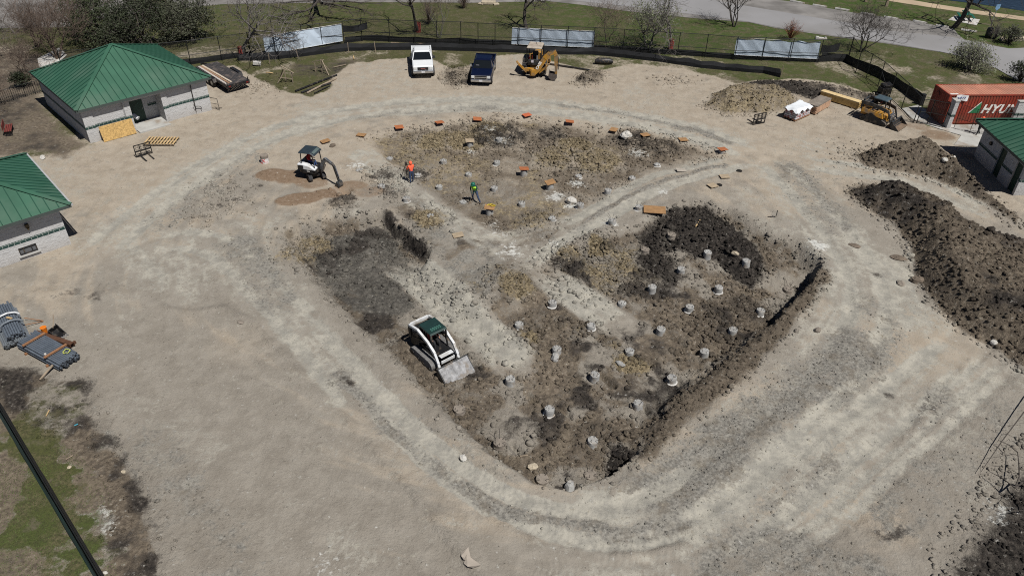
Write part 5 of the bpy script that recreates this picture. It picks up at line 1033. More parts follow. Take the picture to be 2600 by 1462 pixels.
def excavator():
    t = thing('mini_excavator', 'white and black mini excavator with canopy digging beside the haul road', 'excavator', (-14.57, 50.1, float(TH(-14.57, 50.1))+.02), R(-62-90)); t.scale = (.88,)*3
    for sx in (-1, 1): track(t, sx*.56, .30, track_outline(1.72, .46), RUB, .03, .14)
    b = MB(); b.box((0, 0, .36), (.8, .9, .22)); b.cyl((0, 0, .45), (0, 0, .6), .35, 16); b.build('undercarriage', DARKM, t)
    b = MB(); b.bar((-.5, -.4, .3), (-.5, -1.0, .25), .08, .12); b.bar((.5, -.4, .3), (.5, -1.0, .25), .08, .12); b.box((0, -1.05, .24), (1.35, .08, .32)); b.build('blade', DARKM, t)
    return t
EX = excavator(); a_h = R(-14-90)-R(-62-90)
hs = bpy.data.objects.new('upper_house', None); bpy.data.objects.remove(hs)
def ex_upper(t):
    Rm = Matrix.Rotation(a_h, 4, 'Z') @ Matrix.Translation((.02, -.12, 0))
    def bl(b, n, m, par=t, **k):
        o = b.build(n, m, par, **k); o.matrix_local = Rm if par is t else Matrix.Identity(4); return o
    def rounded(z0, z1, rx, ry, y0, k=1.0): 
        return [[(rx*k2*c, y0+ry*k2*s, zz) for c, s in [(math.copysign(abs(math.cos(a))**.55, math.cos(a)), math.copysign(abs(math.sin(a))**.55, math.sin(a))) for a in np.linspace(0, 2*math.pi, 28, endpoint=False)]] for zz, k2 in ((z0, .93), (z0+.06, 1), (z1-.05, 1.0), (z1, .95))]
    b = MB(); b.loft(rounded(.60, 1.02, .76, .82, -.15)); base = bl(b, 'counterweight', BLACK, smooth=True)
    # white side cowl on the machine's right, falling toward the front
    for sx, nm in ((1, 'side_cowl'),):
        b = MB(); secs = []
        for y, zt in ((-.92, 1.42), (-.5, 1.46), (0, 1.36), (.35, 1.22), (.62, 1.10)):
            secs.append([(sx*.30, y, 1.0), (sx*.79, y, .98), (sx*.79, y, zt-.08), (sx*.72, y, zt), (sx*.30, y, zt)])
        b.loft(secs); bl(b, nm, BWHITE, bevel=.03)
    b = MB(); b.box((.805, -.66, 1.12), (.03, .5, .42)); bl(b, 'cooling_grille', BLACK, bevel=.02)
    b = MB(); b.loft([[(-.78, -.94, 1.0), (.28, -.94, 1.0), (.28, -.94, 1.42), (-.78, -.94, 1.42)], [(-.78, -.5, 1.0), (.28, -.5, 1.0), (.28, -.5, 1.46), (-.78, -.5, 1.46)]]); bl(b, 'rear_hood', JDG, bevel=.04)
    b = MB(); b.box((.812, .1, 1.03), (.006, .34, .06)); b.box((.79, .0, .86), (.01, .26, .09)); bl(b, 'decal', mat('decal_grey', (.5, .5, .48), .5))
    b = MB()
    for x in (-.66, .62):
        b.bar((x, .52, 1.0), (x, .42, 2.35), .06, .06); b.bar((x, -.62, 1.4), (x, -.58, 2.38), .06, .06)
    b.bar((-.66, .45, 1.9), (-.66, -.6, 1.9), .03, .03); cf_ = bl(b, 'canopy_post', BLACK)
    b = MB(); b.loft([[(-.74, -.78, 2.34), (.70, -.78, 2.34), (.60, -.72, 2.46), (-.64, -.72, 2.46)], [(-.74, .30, 2.38), (.70, .30, 2.38), (.60, .26, 2.50), (-.64, .26, 2.50)], [(-.74, .66, 2.22), (.70, .66, 2.22), (.60, .60, 2.30), (-.64, .60, 2.30)]]); bl(b, 'canopy_roof', mat('canopy_slate', (.022, .033, .042), .5, 0, .15, 4), bevel=.03)
    b = MB(); b.box((0, .462, 2.405), (1.0, .24, .012), (-.49, 0, 0)); bl(b, 'roof_window', mat('tinted_pane', (.09, .12, .12), .25, 0, .1, 4))
    b = MB(); b.box((-.05, -.28, 1.22), (.5, .48, .14)); b.box((-.05, -.5, 1.5), (.5, .12, .55)); bl(b, 'seat', SEAT, bevel=.04)
    # swung boom
    az = R(-36-90)-R(-14-90); S = Matrix.Translation((.05, .72, 0)) @ Matrix.Rotation(az, 4, 'Z'); Rb = Rm @ S
    def b2(b, n, m, **k): o = b.build(n, m, t, **k); o.matrix_local = Rb; return o
    b = MB(); b.box((0, .05, .74), (.26, .34, .36)); b2(b, 'swing_post', DARKM, bevel=.02)
    def beam(pts, ws, x=.1):
        b = MB()
        for i in range(len(pts)-1):
            a, c = Vector((0, *pts[i])), Vector((0, *pts[i+1])); d = (c-a).normalized(); n = Vector((0, -d.z, d.y))
            b.loft([[tuple(q+Vector((sx*x, 0, 0))+n*s*w_/2) for sx, s in ((-1, -1), (1, -1), (1, 1), (-1, 1))] for q, w_ in ((a-d*.02, ws[i]), (c+d*.02, ws[i+1]))])
        return b
    BG = mat('boom_grey', (.14, .145, .15), .4, .1, .15, 4, dirt=(.1, .09, .08), dirt_amt=.3)
    bm_ = b2(beam([(.1, .78), (.42, 1.50), (.75, 1.98), (1.62, 1.75)], [.24, .27, .24, .16]), 'boom', BG)
    b = MB(); b.tube([(0, .35, .75), (0, .72, 1.45)], .045, 8); b.tube([(0, .95, 2.08), (0, 1.55, 1.86)], .04, 8); o = b.build('ram', CHROME, bm_)
    st = b2(beam([(1.52, 1.86), (1.76, 1.58), (2.12, .42)], [.16, .2, .13], .08), 'stick', JDG)
    b = MB(); b.tube([(.0, 1.9, 1.62), (0, 2.2, .8)], .035, 8); b.build('ram', CHROME, st)
    b = MB(); pr = [(2.06, .42), (2.22, .34), (2.30, .06), (2.18, -.24), (1.96, -.34), (1.74, -.24)]; bk = bucket_mesh(.5, pr, .03); k = b2(bk, 'bucket', JDG)
    b = MB(); b.ball((0, 1.98, -.06), .2, 10, 6, (.9, .9, .8), .2, random.Random(3)); b.build('soil_load', DIRTB, k)
    b = MB()
    for i in range(4): b.box((-.2+i*.133, 1.70, -.22), (.05, .12, .03))
    b.build('bucket_teeth', BUCK, k)
ex_upper(EX)
M_ = EX.matrix_basis @ Matrix.Rotation(a_h, 4, 'Z')
op = person('person', 'person in a red shirt and jeans at the controls of the mini excavator', SEATED, dict(torso=REDC, arm=REDC, leg=mat('jeans_bright', (.04, .08, .2), .9), shoe=BOOT, head=HAIR, hand=SKIN), M_ @ Vector((-.03, -.38, 1.30)), R(-14-90), extra=[]); op.scale = (.9,)*3

def pickup(label, loc, rz, paint, kind):
    t = thing('pickup_truck', label, 'pickup truck', loc, rz, 'pickup trucks parked by the fence'); lift = .14 if kind == 'white' else 0; g = .32+lift
    L, hw = 2.88, .98
    b = MB()                                             # lower body with hood, cab and bed walls
    hood_z, bed_z = 1.12+lift, 1.18+lift
    def sec(y, z0, z1, w0, w1, ch=.07): return [(-w0, y, z0), (w0, y, z0), (w0, y, z1-ch), (w1, y, z1), (-w1, y, z1), (-w0, y, z1-ch)]
    b.loft([sec(2.72, g+.16, hood_z-.10, .90, .80), sec(2.60, g+.06, hood_z-.02, .95, .86), sec(1.35, g+.04, hood_z+.06, hw, .90), sec(1.15, g, hood_z+.02, hw, .93), sec(-.92, g, hood_z+.02, hw, .93)])
    body = b.build('body', paint, t, bevel=.015)
    b = MB()
    for sx in (-1, 1): b.box((sx*.93, -1.88, (g+.08+bed_z)/2), (.11, 1.92, bed_z-g-.08)); b.box((sx*.80, -1.88, g+.45), (.16, .9, .5))
    b.box((0, -2.81, (g+.1+bed_z)/2), (1.75, .07, bed_z-g-.12)); b.box((0, -.955, (g+bed_z)/2+.1), (1.75, .06, bed_z-g-.2)); bed = b.build('bed', paint, t, bevel=.012)
    b = MB(); b.box((0, -1.88, g+.25), (1.75, 1.80, .06)); b.build('bed_liner', BLACK, bed)
    b = MB(); rz_ = 1.72+lift; zc = hood_z+.0                 # greenhouse
    b.loft([[(-.90, 1.28, zc), (.90, 1.28, zc), (.88, 1.26, zc+.03), (-.88, 1.26, zc+.03)], [(-.72, .45, rz_), (.72, .45, rz_), (.70, .43, rz_+.02), (-.70, .43, rz_+.02)]], cap=False)
    cab = MB(); cab.loft([[(-.925, 1.22, zc-.02), (.925, 1.22, zc-.02), (.925, -.92, zc-.02), (-.925, -.92, zc-.02)], [(-.745, .50, rz_-.05), (.745, .50, rz_-.05), (.745, -.80, rz_-.05), (-.745, -.80, rz_-.05)]])
    gh = cab.build('cab_glass', GLASS, t)
    r = MB(); r.loft([[(-.76, .53, rz_-.06), (.76, .53, rz_-.06), (.76, -.84, rz_-.06), (-.76, -.84, rz_-.06)], [(-.74, .50, rz_), (.74, .50, rz_), (.74, -.82, rz_), (-.74, -.82, rz_)], [(-.64, .36, rz_+.05), (.64, .36, rz_+.05), (.64, -.74, rz_+.05), (-.64, -.74, rz_+.05)]]); r.build('roof', paint, t, smooth=False, bevel=.01)
    r = MB()
    for sx in (-1, 1):
        r.bar((sx*.925, 1.24, zc), (sx*.745, .50, rz_-.03), .07, .06); r.bar((sx*.93, -.05, zc), (sx*.752, -.15, rz_-.03), .10, .05); r.bar((sx*.93, -.90, zc), (sx*.745, -.82, rz_-.03), .14, .06)
    r.build('pillar', paint, t)
    b = MB(); b.box((0, 2.735, hood_z-.28), (1.02 if kind == 'white' else 1.2, .05, .26 if kind == 'white' else .34)); gr = b.build('grille', BLACK if kind == 'white' else CHROME, t, bevel=.01)
    b = MB()
    if kind == 'white': b.box((0, 2.765, hood_z-.27), (.42, .02, .09))
    else: b.box((0, 2.768, hood_z-.19), (1.08, .03, .09)); b.box((0, 2.768, hood_z-.37), (1.08, .03, .09))
    b.build('emblem' if kind == 'white' else 'grille_slot', mat('red_emblem', (.22, .08, .07), .5) if kind == 'white' else BLACK, gr)
    for sx in (-1, 1):
        b = MB(); b.box((sx*.73, 2.70, hood_z-.25), (.30, .10, .24)); b.build('headlight', LAMP, t, bevel=.02)
        b = MB(); b.box((sx*1.10, .98, hood_z+.20), (.20, .10, .24)); b.bar((sx*.92, .98, hood_z+.1), (sx*1.08, .98, hood_z+.14), .06, .05); b.build('mirror', JDG if kind == 'white' else CHROME, t, bevel=.02)
        b = MB(); b.box((sx*.985, .75, hood_z-.16), (.02, .14, .035)); b.build('door_handle', CHROME, t)
        b = MB(); b.box((sx*.93, -2.80, bed_z-.22), (.1, .06, .3)); b.build('tail_light', RED, t)
    b = MB(); b.box((0, 2.76, g+.22), (1.84, .16, .24)); b.build('bumper', CHROME, t, bevel=.04)
    b = MB(); b.box((0, 2.845, g+.24), (.32, .015, .16)); b.build('licence_plate', PLATE, t)
    b = MB(); b.box((0, -2.88, g+.2), (1.7, .14, .18)); b.build('rear_bumper', CHROME, t, bevel=.02)
    r_ = .40+lift*.3
    for sx in (-1, 1):
        for y in (1.82, -1.82):
            b = MB(); b.tube([(sx*.78, y, r_), (sx*.80, y, r_), (sx*(1.0+lift*.5), y, r_), (sx*(1.02+lift*.5), y, r_)], [r_-.04, r_, r_, r_-.04], 20); tw = b.build('wheel', RUB, t)
            b = MB(); b.cyl((sx*(1.0+lift*.5), y, r_), (sx*(1.03+lift*.5), y, r_), r_*.58, 16); b.build('rim', CHROME, tw)
            b = MB(); b.cyl((sx*.90, y, r_+.02), (sx*.993, y, r_+.02), r_+.10, 20); b.build('wheel_arch', BLACK, t)
    return t
TWHITE = mat('truck_white', (.66, .69, .71), .3, 0, .03, 2, coat=.3); TBLUE = mat('truck_blue', (.0022, .005, .022), .3, 0, .05, 2, spec=.3, coat=.1)
def ground_at(x, y): return (x, y, float(TH(x, y)))
pickup('white pickup truck on large wheels parked nose out', ground_at(-9.12, 72.75), R(-82-90), TWHITE, 'white')
bt = pickup('dark blue pickup truck with a chrome grille parked nose out', ground_at(-3.12, 71.2), R(-93-90), TBLUE, 'blue')
b = MB(); b.box((.45, 1.0, 1.32), (.3, .18, .012), (.9, 0, 0)); b.build('dash_paper', PLATE, bt)

def backhoe():
    t = thing('backhoe_loader', 'yellow backhoe loader with a tan canopy and folded digging arm at its rear', 'backhoe', ground_at(1.75, 71.95), R(-10))
    for sx in (-1, 1):
        b = MB(); x = sx*.88
        b.tube([(x-.24, 0, .72), (x-.2, 0, .72), (x+.2, 0, .72), (x+.24, 0, .72)], [.60, .72, .72, .60], 22)
        for k in range(18):
            a = 2*math.pi*k/18; b.box((x, .74*math.cos(a), .72+.74*math.sin(a)), (.46, .09, .07), (a+.5, 0, 0))
        wl = b.build('wheel', RUB, t); b = MB(); b.cyl((x+sx*.2, 0, .72), (x+sx*.25, 0, .72), .36, 14); b.build('rim', YEL, wl)
        b = MB(); b.tube([(sx*.75-.16, 2.15, .5), (sx*.75+.16, 2.15, .5)], .5, 18); wl = b.build('wheel', RUB, t); b = MB(); b.cyl((sx*.92, 2.15, .5), (sx*.94, 2.15, .5), .25, 12); b.build('rim', YEL, wl)
        b = MB(); b.box((sx*.86, .1, 1.55), (.5, 1.2, .08)); b.box((sx*.86, -.45, 1.42), (.5, .1, .25)); b.build('fender', JDG if sx < 0 else BLACK, t, bevel=.03)
    b = MB(); b.box((0, 1.2, .75), (.75, 2.9, .5)); b.loft([[(-.40, 1.1, .9), (.40, 1.1, .9), (.40, 1.1, 1.65), (-.40, 1.1, 1.65)], [(-.36, 2.75, .9), (.36, 2.75, .9), (.36, 2.75, 1.45), (-.36, 2.75, 1.45)]]); b.build('body', YEL, t, bevel=.03)
    b = MB()
    for sx in (-1, 1):
        b.bar((sx*.72, -.55, 1.1), (sx*.70, -.45, 2.62), .09, .09); b.bar((sx*.72, .95, 1.1), (sx*.70, .85, 2.62), .08, .08)
    b.box((0, .2, 1.05), (1.35, 1.6, .06)); b.build('cab_frame', BLACK, t)
    b = MB(); b.loft([[(-.70, -.70, 2.62), (.70, -.70, 2.62), (.70, .95, 2.62), (-.70, .95, 2.62)], [(-.72, -.72, 2.70), (.72, -.72, 2.70), (.72, .97, 2.70), (-.72, .97, 2.70)], [(-.62, -.56, 2.80), (.62, -.56, 2.80), (.62, .8, 2.80), (-.62, .8, 2.80)]]); b.build('canopy_roof', mat('canopy_tan', (.34, .30, .25), .75, 0, .15, 3, dirt=(.25, .2, .16), dirt_amt=.3), t, bevel=.04)
    b = MB(); b.box((0, .15, 1.35), (.55, .5, .2)); b.box((0, .42, 1.72), (.52, .14, .75)); b.build('seat', SEAT, t, bevel=.05)
    b = MB(); b.box((0, -.62, 1.35), (1.0, .25, .5)); b.box((-.25, -.78, 1.5), (.5, .12, .2)); b.build('control_console', JDG, t, bevel=.03)
    b = MB(); b.box((-.1, -.85, 1.48), (.22, .015, .22)); b.build('warning_sign', mat('label_white', (.62, .6, .66), .5, 0, .15, 9), t)
    for x, m_ in ((-.45, RED), (-.3, YEL), (-.15, RED), (.3, PLATE)):
        b = MB(); b.tube([(x, -.62, 1.55), (x, -.66, 2.0)], .025, 6); b.build('lever', m_, t)
    b = MB(); b.box((0, -.95, .72), (1.5, .3, .3)); b.box((0, -1.1, .55), (.5, .35, .7)); b.build('rear_frame', YEL, t, bevel=.02)
    for sx, up in ((-1, 1), (1, 1)):
        b = MB(); b.bar((sx*.6, -1.0, .5), (sx*1.35, -1.15, 1.25), .14, .18); b.box((sx*1.42, -1.15, 1.32), (.45, .35, .08), (0, -sx*.9, 0)); b.build('stabiliser', YEL, t)
    # digging arm swung to the machine's right
    S = Matrix.Translation((.05, -1.35, 0)) @ Matrix.Rotation(R(-84), 4, 'Z')
    def b2(b, n, m, par=t, **k):
        o = b.build(n, m, par, **k)
        if par is t: o.matrix_local = S
        return o
    b = MB(); b.box((0, .05, .62), (.34, .4, .55)); b2(b, 'swing_post', YEL, bevel=.03)
    def beam(pts, ws, x):
        b = MB()
        for i in range(len(pts)-1):
            a, c = Vector((0, *pts[i])), Vector((0, *pts[i+1])); d = (c-a).normalized(); n = Vector((0, -d.z, d.y))
            b.loft([[tuple(q+Vector((sx*x, 0, 0))+n*s*w_/2) for sx, s in ((-1, -1), (1, -1), (1, 1), (-1, 1))] for q, w_ in ((a-d*.03, ws[i]), (c+d*.03, ws[i+1]))])
        return b
    bo = b2(beam([(.1, .5), (.55, 1.05), (1.05, 2.0), (1.45, 2.45), (2.0, 2.62)], [.34, .46, .46, .34, .24], .13), 'boom', YEL)
    tm = text_mesh('CASE', .34, bo, LETTER, M=Matrix.Identity(4), bold=.015, w=1.05)
    dirv = (Vector((0, 1.0, 1.9))-Vector((0, .5, .95))).normalized(); nv_ = Vector((0, -dirv.z, dirv.y)); 
    tm.matrix_local = Matrix(((0, 0, 1, .136), (dirv.y, nv_.y, 0, .50-.06), (dirv.z, nv_.z, 0, .95-.02), (0, 0, 0, 1)))
    b = MB(); b.tube([(0, .35, 1.4), (0, 1.2, 2.75)], .06, 8); b.tube([(0, 1.5, 2.75), (0, 2.15, 2.75)], .055, 8); b.build('ram', DARKM, bo)
    dp = b2(beam([(1.95, 2.75), (2.12, 2.3), (2.20, .55)], [.24, .34, .2], .11), 'dipper', YEL)
    b = MB(); b.tube([(0, 2.32, 2.2), (0, 2.38, 1.0)], .05, 8); b.build('ram', DARKM, dp)
    pr = [(2.25, .62), (2.28, .30), (2.10, .06), (1.78, .05), (1.50, .32), (1.55, .75)]; bk = bucket_mesh(.62, pr[::-1], .035); k = b2(bk, 'bucket', mat('dipper_bucket', (.10, .085, .08), .6, .3, .3, 5))
    b = MB()
    for i in range(4): b.box((-.24+i*.16, 1.55, .80), (.06, .06, .16))
    b.build('bucket_teeth', BUCK, k)
    b = MB()                                             # front loader
    for sx in (-1, 1): b.bar((sx*.55, 1.2, 1.35), (sx*.55, 2.5, 1.05), .12, .2); b.bar((sx*.55, 2.45, 1.1), (sx*.55, 3.0, .4), .12, .18)
    b.build('loader_arm', YEL, t)
    bk = bucket_mesh(2.1, [(3.1, .85), (3.0, .45), (3.1, .12), (3.3, .03), (3.85, .03)], .05); bk.build('loader_bucket', YEL, t)
    b = MB(); b.tube([(.2, -.1, 2.8), (.1, -.15, 3.1)], .02, 5); b.build('aerial', BLACK, t)
backhoe()

def trailer():
    L, W_ = 6.2, 2.2; hd = R(134); c = np.array([-25.05, 66.35]); h = np.array([math.cos(hd), math.sin(hd)]); o = c+h*L/2
    t = thing('flatbed_trailer', 'black flatbed trailer loaded with boards behind the left rear building', 'trailer', (*o, 0), hd-R(90))
    TB = mat('trailer_deck', (.040, .038, .040), .8, 0, .3, 3, dirt=(.12, .1, .09), dirt_amt=.35)
    b = MB(); n = 12
    for i in range(n): b.box((-W_/2+W_*(i+.5)/n, 0, .74), (W_/n-.012, L, .05))
    b.build('deck', TB, t)
    b = MB()
    for sx in (-1, 1): b.box((sx*W_/2, 0, .64), (.1, L, .18))
    for k in range(7): b.box((0, -L/2+.1+k*(L-.2)/6, .62), (W_-.1, .08, .12))
    b.box((0, -L/2-.05, .60), (W_, .1, .26)); b.bar((-.5, L/2, .55), (0, L/2+1.3, .5), .1, .12); b.bar((.5, L/2, .55), (0, L/2+1.3, .5), .1, .12); b.build('frame', BLACK, t)
    for sx in (-1, 1):
        for y in (-.7, .2):
            b = MB(); b.cyl((sx*(W_/2+.06), y, .38), (sx*(W_/2+.30), y, .38), .38, 18); w_ = b.build('wheel', RUB, t); b = MB(); b.cyl((sx*(W_/2+.29), y, .38), (sx*(W_/2+.31), y, .38), .2, 12); b.build('rim', PIPE_STEEL, w_)
        b = MB(); b.prism([(-1.3, .55), (-1.1, .86), (.6, .86), (.8, .55), (.75, .52), (.57, .82), (-1.07, .82), (-1.25, .52)], sx*(W_/2+.02), sx*(W_/2+.34), 'x'); b.build('fender', BLACK, t)
    for sx in (-1, 1):
        b = MB(); b.box((sx*.85, -L/2-.11, .62), (.2, .03, .1)); b.build('tail_light', RED, t)
        b = MB(); b.box((sx*1.0, -L/2-.02, .88), (.07, .07, .35)); b.build('stake_pocket', BLACK, t)
    M = t.matrix_basis
    for i, (x, z, m_, lb, L2) in enumerate([(-.92, .80, 'b1', 'pale grey board on the outer left of the trailer deck', 5.9), (-.70, .80, 'b2', 'reddish brown board second from the left on the trailer', 5.7), (-.46, .80, 'b3', 'pale tan board third from the left on the trailer', 5.6)]):
        b = MB(); b.box((0, 0, 0), (.19, L2, .06)); o = b.build('board', [mat('board_grey', (.40, .37, .34), .8, 0, .2, 3), mat('board_brown', (.26, .16, .10), .8, 0, .2, 3), mat('board_tan', (.45, .38, .30), .8, 0, .2, 3)][i]); o.matrix_world = M @ Matrix.Translation((x, .1*i-.1, z)) @ Matrix.Rotation(.015*(i-1), 4, 'Z'); tag(o, lb, 'board', 'boards on the trailer')
trailer()
# ------------------------------------------------------------------ trees and shrubs
BARK = mat('bark', (.060, .052, .046), .95, 0, .3, 4, .01, 14); BARK_G = mat('bark_grey', (.135, .125, .115), .95, 0, .3, 4, .01, 14)
TWIG_B = mat('twig_brown', (.105, .078, .062), .95, 0, .3, 1.5); TWIG_G = mat('twig_grey', (.115, .105, .098), .95, 0, .3, 1.5); TWIG_D = mat('twig_dark', (.045, .038, .034), .95, 0, .3, 1.5)
TWIG_R = mat('twig_red', (.16, .062, .035), .95, 0, .3, 2)
def leafmat(n, c): return mat(n, c, .65, 0, .55, .9, spec=.25)
LEAF_D = leafmat('leaf_dark', (.020, .026, .012)); LEAF_M = leafmat('leaf_mid', (.030, .040, .017)); LEAF_G = leafmat('leaf_grey', (.048, .053, .033)); LEAF_P = leafmat('leaf_pale', (.105, .115, .070)); LEAF_O = leafmat('leaf_olive', (.040, .041, .020))
def grow(rng, trunk, twigs, p, d, L, r, lev, maxlev, spread, kids, droop, tips, up=.25):
    n = 3 if lev < maxlev else 2; pts = [p]; rs = [r]; q = p.copy(); dd = d.copy()
    for i in range(n):
        dd = (dd+Vector((rng.gauss(0, .22), rng.gauss(0, .22), rng.gauss(0, .14)+up*.25-droop*.2*lev))).normalized(); q = q+dd*(L/n); pts.append(q.copy()); rs.append(r*(1-.45*(i+1)/n))
    (trunk if lev <= 1 else twigs).tube(pts, rs, 7 if lev == 0 else (5 if lev == 1 else 3), cap=False)
    if lev >= maxlev: tips.append(q); return
    k = kids[min(lev, len(kids)-1)]
    for j in range(k):
        t = rng.uniform(.35, 1.0) if j else 1.0
        if lev == 0: t = rng.uniform(.55, 1.0)
        i = min(n-1, int(t*n)); base = pts[i].lerp(pts[i+1], t*n-i if t < 1 else 1)
        az = 2*math.pi*(j+rng.uniform(-.3, .3))/k; side = dd.orthogonal().normalized(); side.rotate(Matrix.Rotation(az, 3, dd))
        nd = (dd*(1-spread*.6)+side*spread*rng.uniform(.7, 1.2)).normalized()
        grow(rng, trunk, twigs, base, nd, L*rng.uniform(.55, .85)*(1.0 if lev else .95), max(.008, r*rng.uniform(.42, .6)), lev+1, maxlev, spread, kids, droop, tips, up)
def leaves(rng, tips, n, size, rad, flat=.75):
    vs, fs = [], []
    for c in tips:
        for _ in range(n):
            u = Vector((rng.gauss(0, 1), rng.gauss(0, 1), rng.gauss(0, flat))); p = c+u*rad*.55
            a = Vector((rng.gauss(0, 1), rng.gauss(0, 1), rng.gauss(0, .6))).normalized(); b = a.orthogonal().normalized(); s = size*rng.uniform(.6, 1.3); i = len(vs)
            vs += [p-a*s-b*s*.45, p+a*s*.2-b*s*.6, p+a*s+b*s*.1, p-a*s*.1+b*s*.6]; fs.append((i, i+1, i+2, i+3))
    return vs, fs
def tree(name, label, px, h, seed, spread=.8, kids=(5, 4, 4, 3), lev=4, r=.16, bark=BARK, twig=TWIG_G, stems=1, lean=(0, 0), leaf=None, nleaf=0, lsize=.12, lrad=.5, trunk_frac=.38, guard=False, droop=0, up=.25, cat='tree', pos=None, group=None):
    rng = random.Random(seed); p = pos if pos is not None else GP(*px); t = thing(name, label, cat, (p[0], p[1], float(TH(*p))-.05), 0, group); tr, tw, tips = MB(), MB(), []
    for s in range(stems):
        a = 2*math.pi*s/stems+rng.uniform(-.4, .4); k = 0 if stems == 1 else rng.uniform(.15, .4)
        d = Vector((math.cos(a)*k+lean[0], math.sin(a)*k+lean[1], 1)).normalized(); b = Vector((math.cos(a)*.12, math.sin(a)*.12, 0)) if stems > 1 else Vector((0, 0, 0))
        grow(rng, tr, tw, b, d, h*trunk_frac, r*(1 if stems == 1 else rng.uniform(.7, 1)), 0, lev, spread, kids, droop, tips, up)
    tr.build('trunk', bark, t, smooth=True)
    if leaf is not None:
        vs, fs = leaves(rng, tips, nleaf, lsize, lrad); poly_mesh('crown', [tuple(v) for v in vs], fs, leaf, t); tw.build('branches', bark, t)
    else: tw.build('crown', twig, t)
    if guard:
        g = MB()
        for i in range(12):
            a = 2*math.pi*i/12; g.box((math.cos(a)*(r+.10), math.sin(a)*(r+.10), .55), (.11, .04, 1.1), (0, 0, a+math.pi/2))
        g.build('trunk_guard', mat('guard_red', (.26, .05, .04), .8, 0, .3, 4), t)
    return t
for i_, (q_, h_, lb_) in enumerate([((70, 205), 4.5, 'thin bare brown tree just left of the rear left building roof'), ((-20, 290), 4.2, 'thin bare brown tree above the red slatted bench'), ((95, 120), 5.5, 'bare brown tree behind the concrete path at upper left'), ((235, 60), 5.0, 'bare brown tree between road and oaks, second from the left')]):
    tree('bare_tree', lb_, q_, h_, 60+i_, .72, (4, 4, 4, 4), 4, .06, TWIG_B, TWIG_B, 4, trunk_frac=.42, up=.4)
gl = 'evergreen trees behind the rear left building'
tree('oak_tree', 'big dark evergreen oak directly behind the green roof ridge', (400, 128), 8.2, 11, .95, (7, 5, 4, 3), 4, .25, leaf=LEAF_D, nleaf=26, lsize=.085, lrad=.42, trunk_frac=.36, up=.05, group=gl)
tree('oak_tree', 'mid green evergreen oak left of the roof ridge', (270, 100), 8.0, 12, .95, (7, 5, 4, 3), 4, .24, leaf=LEAF_M, nleaf=22, lsize=.085, lrad=.42, trunk_frac=.36, up=.05, group=gl)
tree('oak_tree', 'greyish evergreen oak nearest the left white banner', (490, 105), 7.2, 13, .95, (7, 5, 4, 3), 4, .22, leaf=LEAF_G, nleaf=24, lsize=.08, lrad=.4, trunk_frac=.34, up=.05, group=gl)
tree('oak_tree', 'olive evergreen oak half out of the frame top', (440, 40), 7.5, 14, .95, (6, 5, 4, 3), 4, .22, leaf=LEAF_O, nleaf=22, lsize=.085, lrad=.4, trunk_frac=.34, up=.05, group=gl)
tree('multi_stem_tree', 'bare brown multi stemmed tree left of the rear left building', (148, 150), 6.4, 21, .62, (4, 4, 4, 4), 4, .07, TWIG_B, TWIG_B, 9, trunk_frac=.42, up=.5)
tree('bare_tree', 'bare grey tree at the left edge above the iron railing', (-10, 150), 6.0, 22, .85, (5, 5, 4, 4), 4, .10, BARK_G, TWIG_G, 2, trunk_frac=.36)
tree('bare_tree', 'bare grey tree in the top left corner by the road', (40, 85), 5.5, 23, .8, (5, 5, 4, 4), 4, .10, BARK_G, TWIG_G, 2, trunk_frac=.36)
tree('bare_tree', 'bare brownish tree between the top left road and the oaks', (190, 95), 6.0, 24, .7, (4, 4, 4, 4), 4, .07, TWIG_B, TWIG_B, 5, trunk_frac=.4, up=.5)
tree('bare_tree', 'bare grey tree with a red guarded trunk left of the left banner', (616, 146), 9.5, 25, .80, (6, 5, 5, 4), 4, .20, BARK_G, TWIG_G, trunk_frac=.40, guard=True)
t = thing('bare_tree', 'sprawling bare tree with drooping dark limbs at the top edge', 'tree', (*GP(808, 6), 0)); o = Vector((*GP(808, 6), 0)); b = MB(); c = MB(); rng = random.Random(26)
def PZ(x, y, z): q = Z2(x, y); return Vector((*GP(*q, z), z))-o
b.tube([(0, 0, -.1), (0, -.1, .9), (.1, -.2, 2.0), (.2, 0, 6)], [.34, .30, .26, .2], 8)
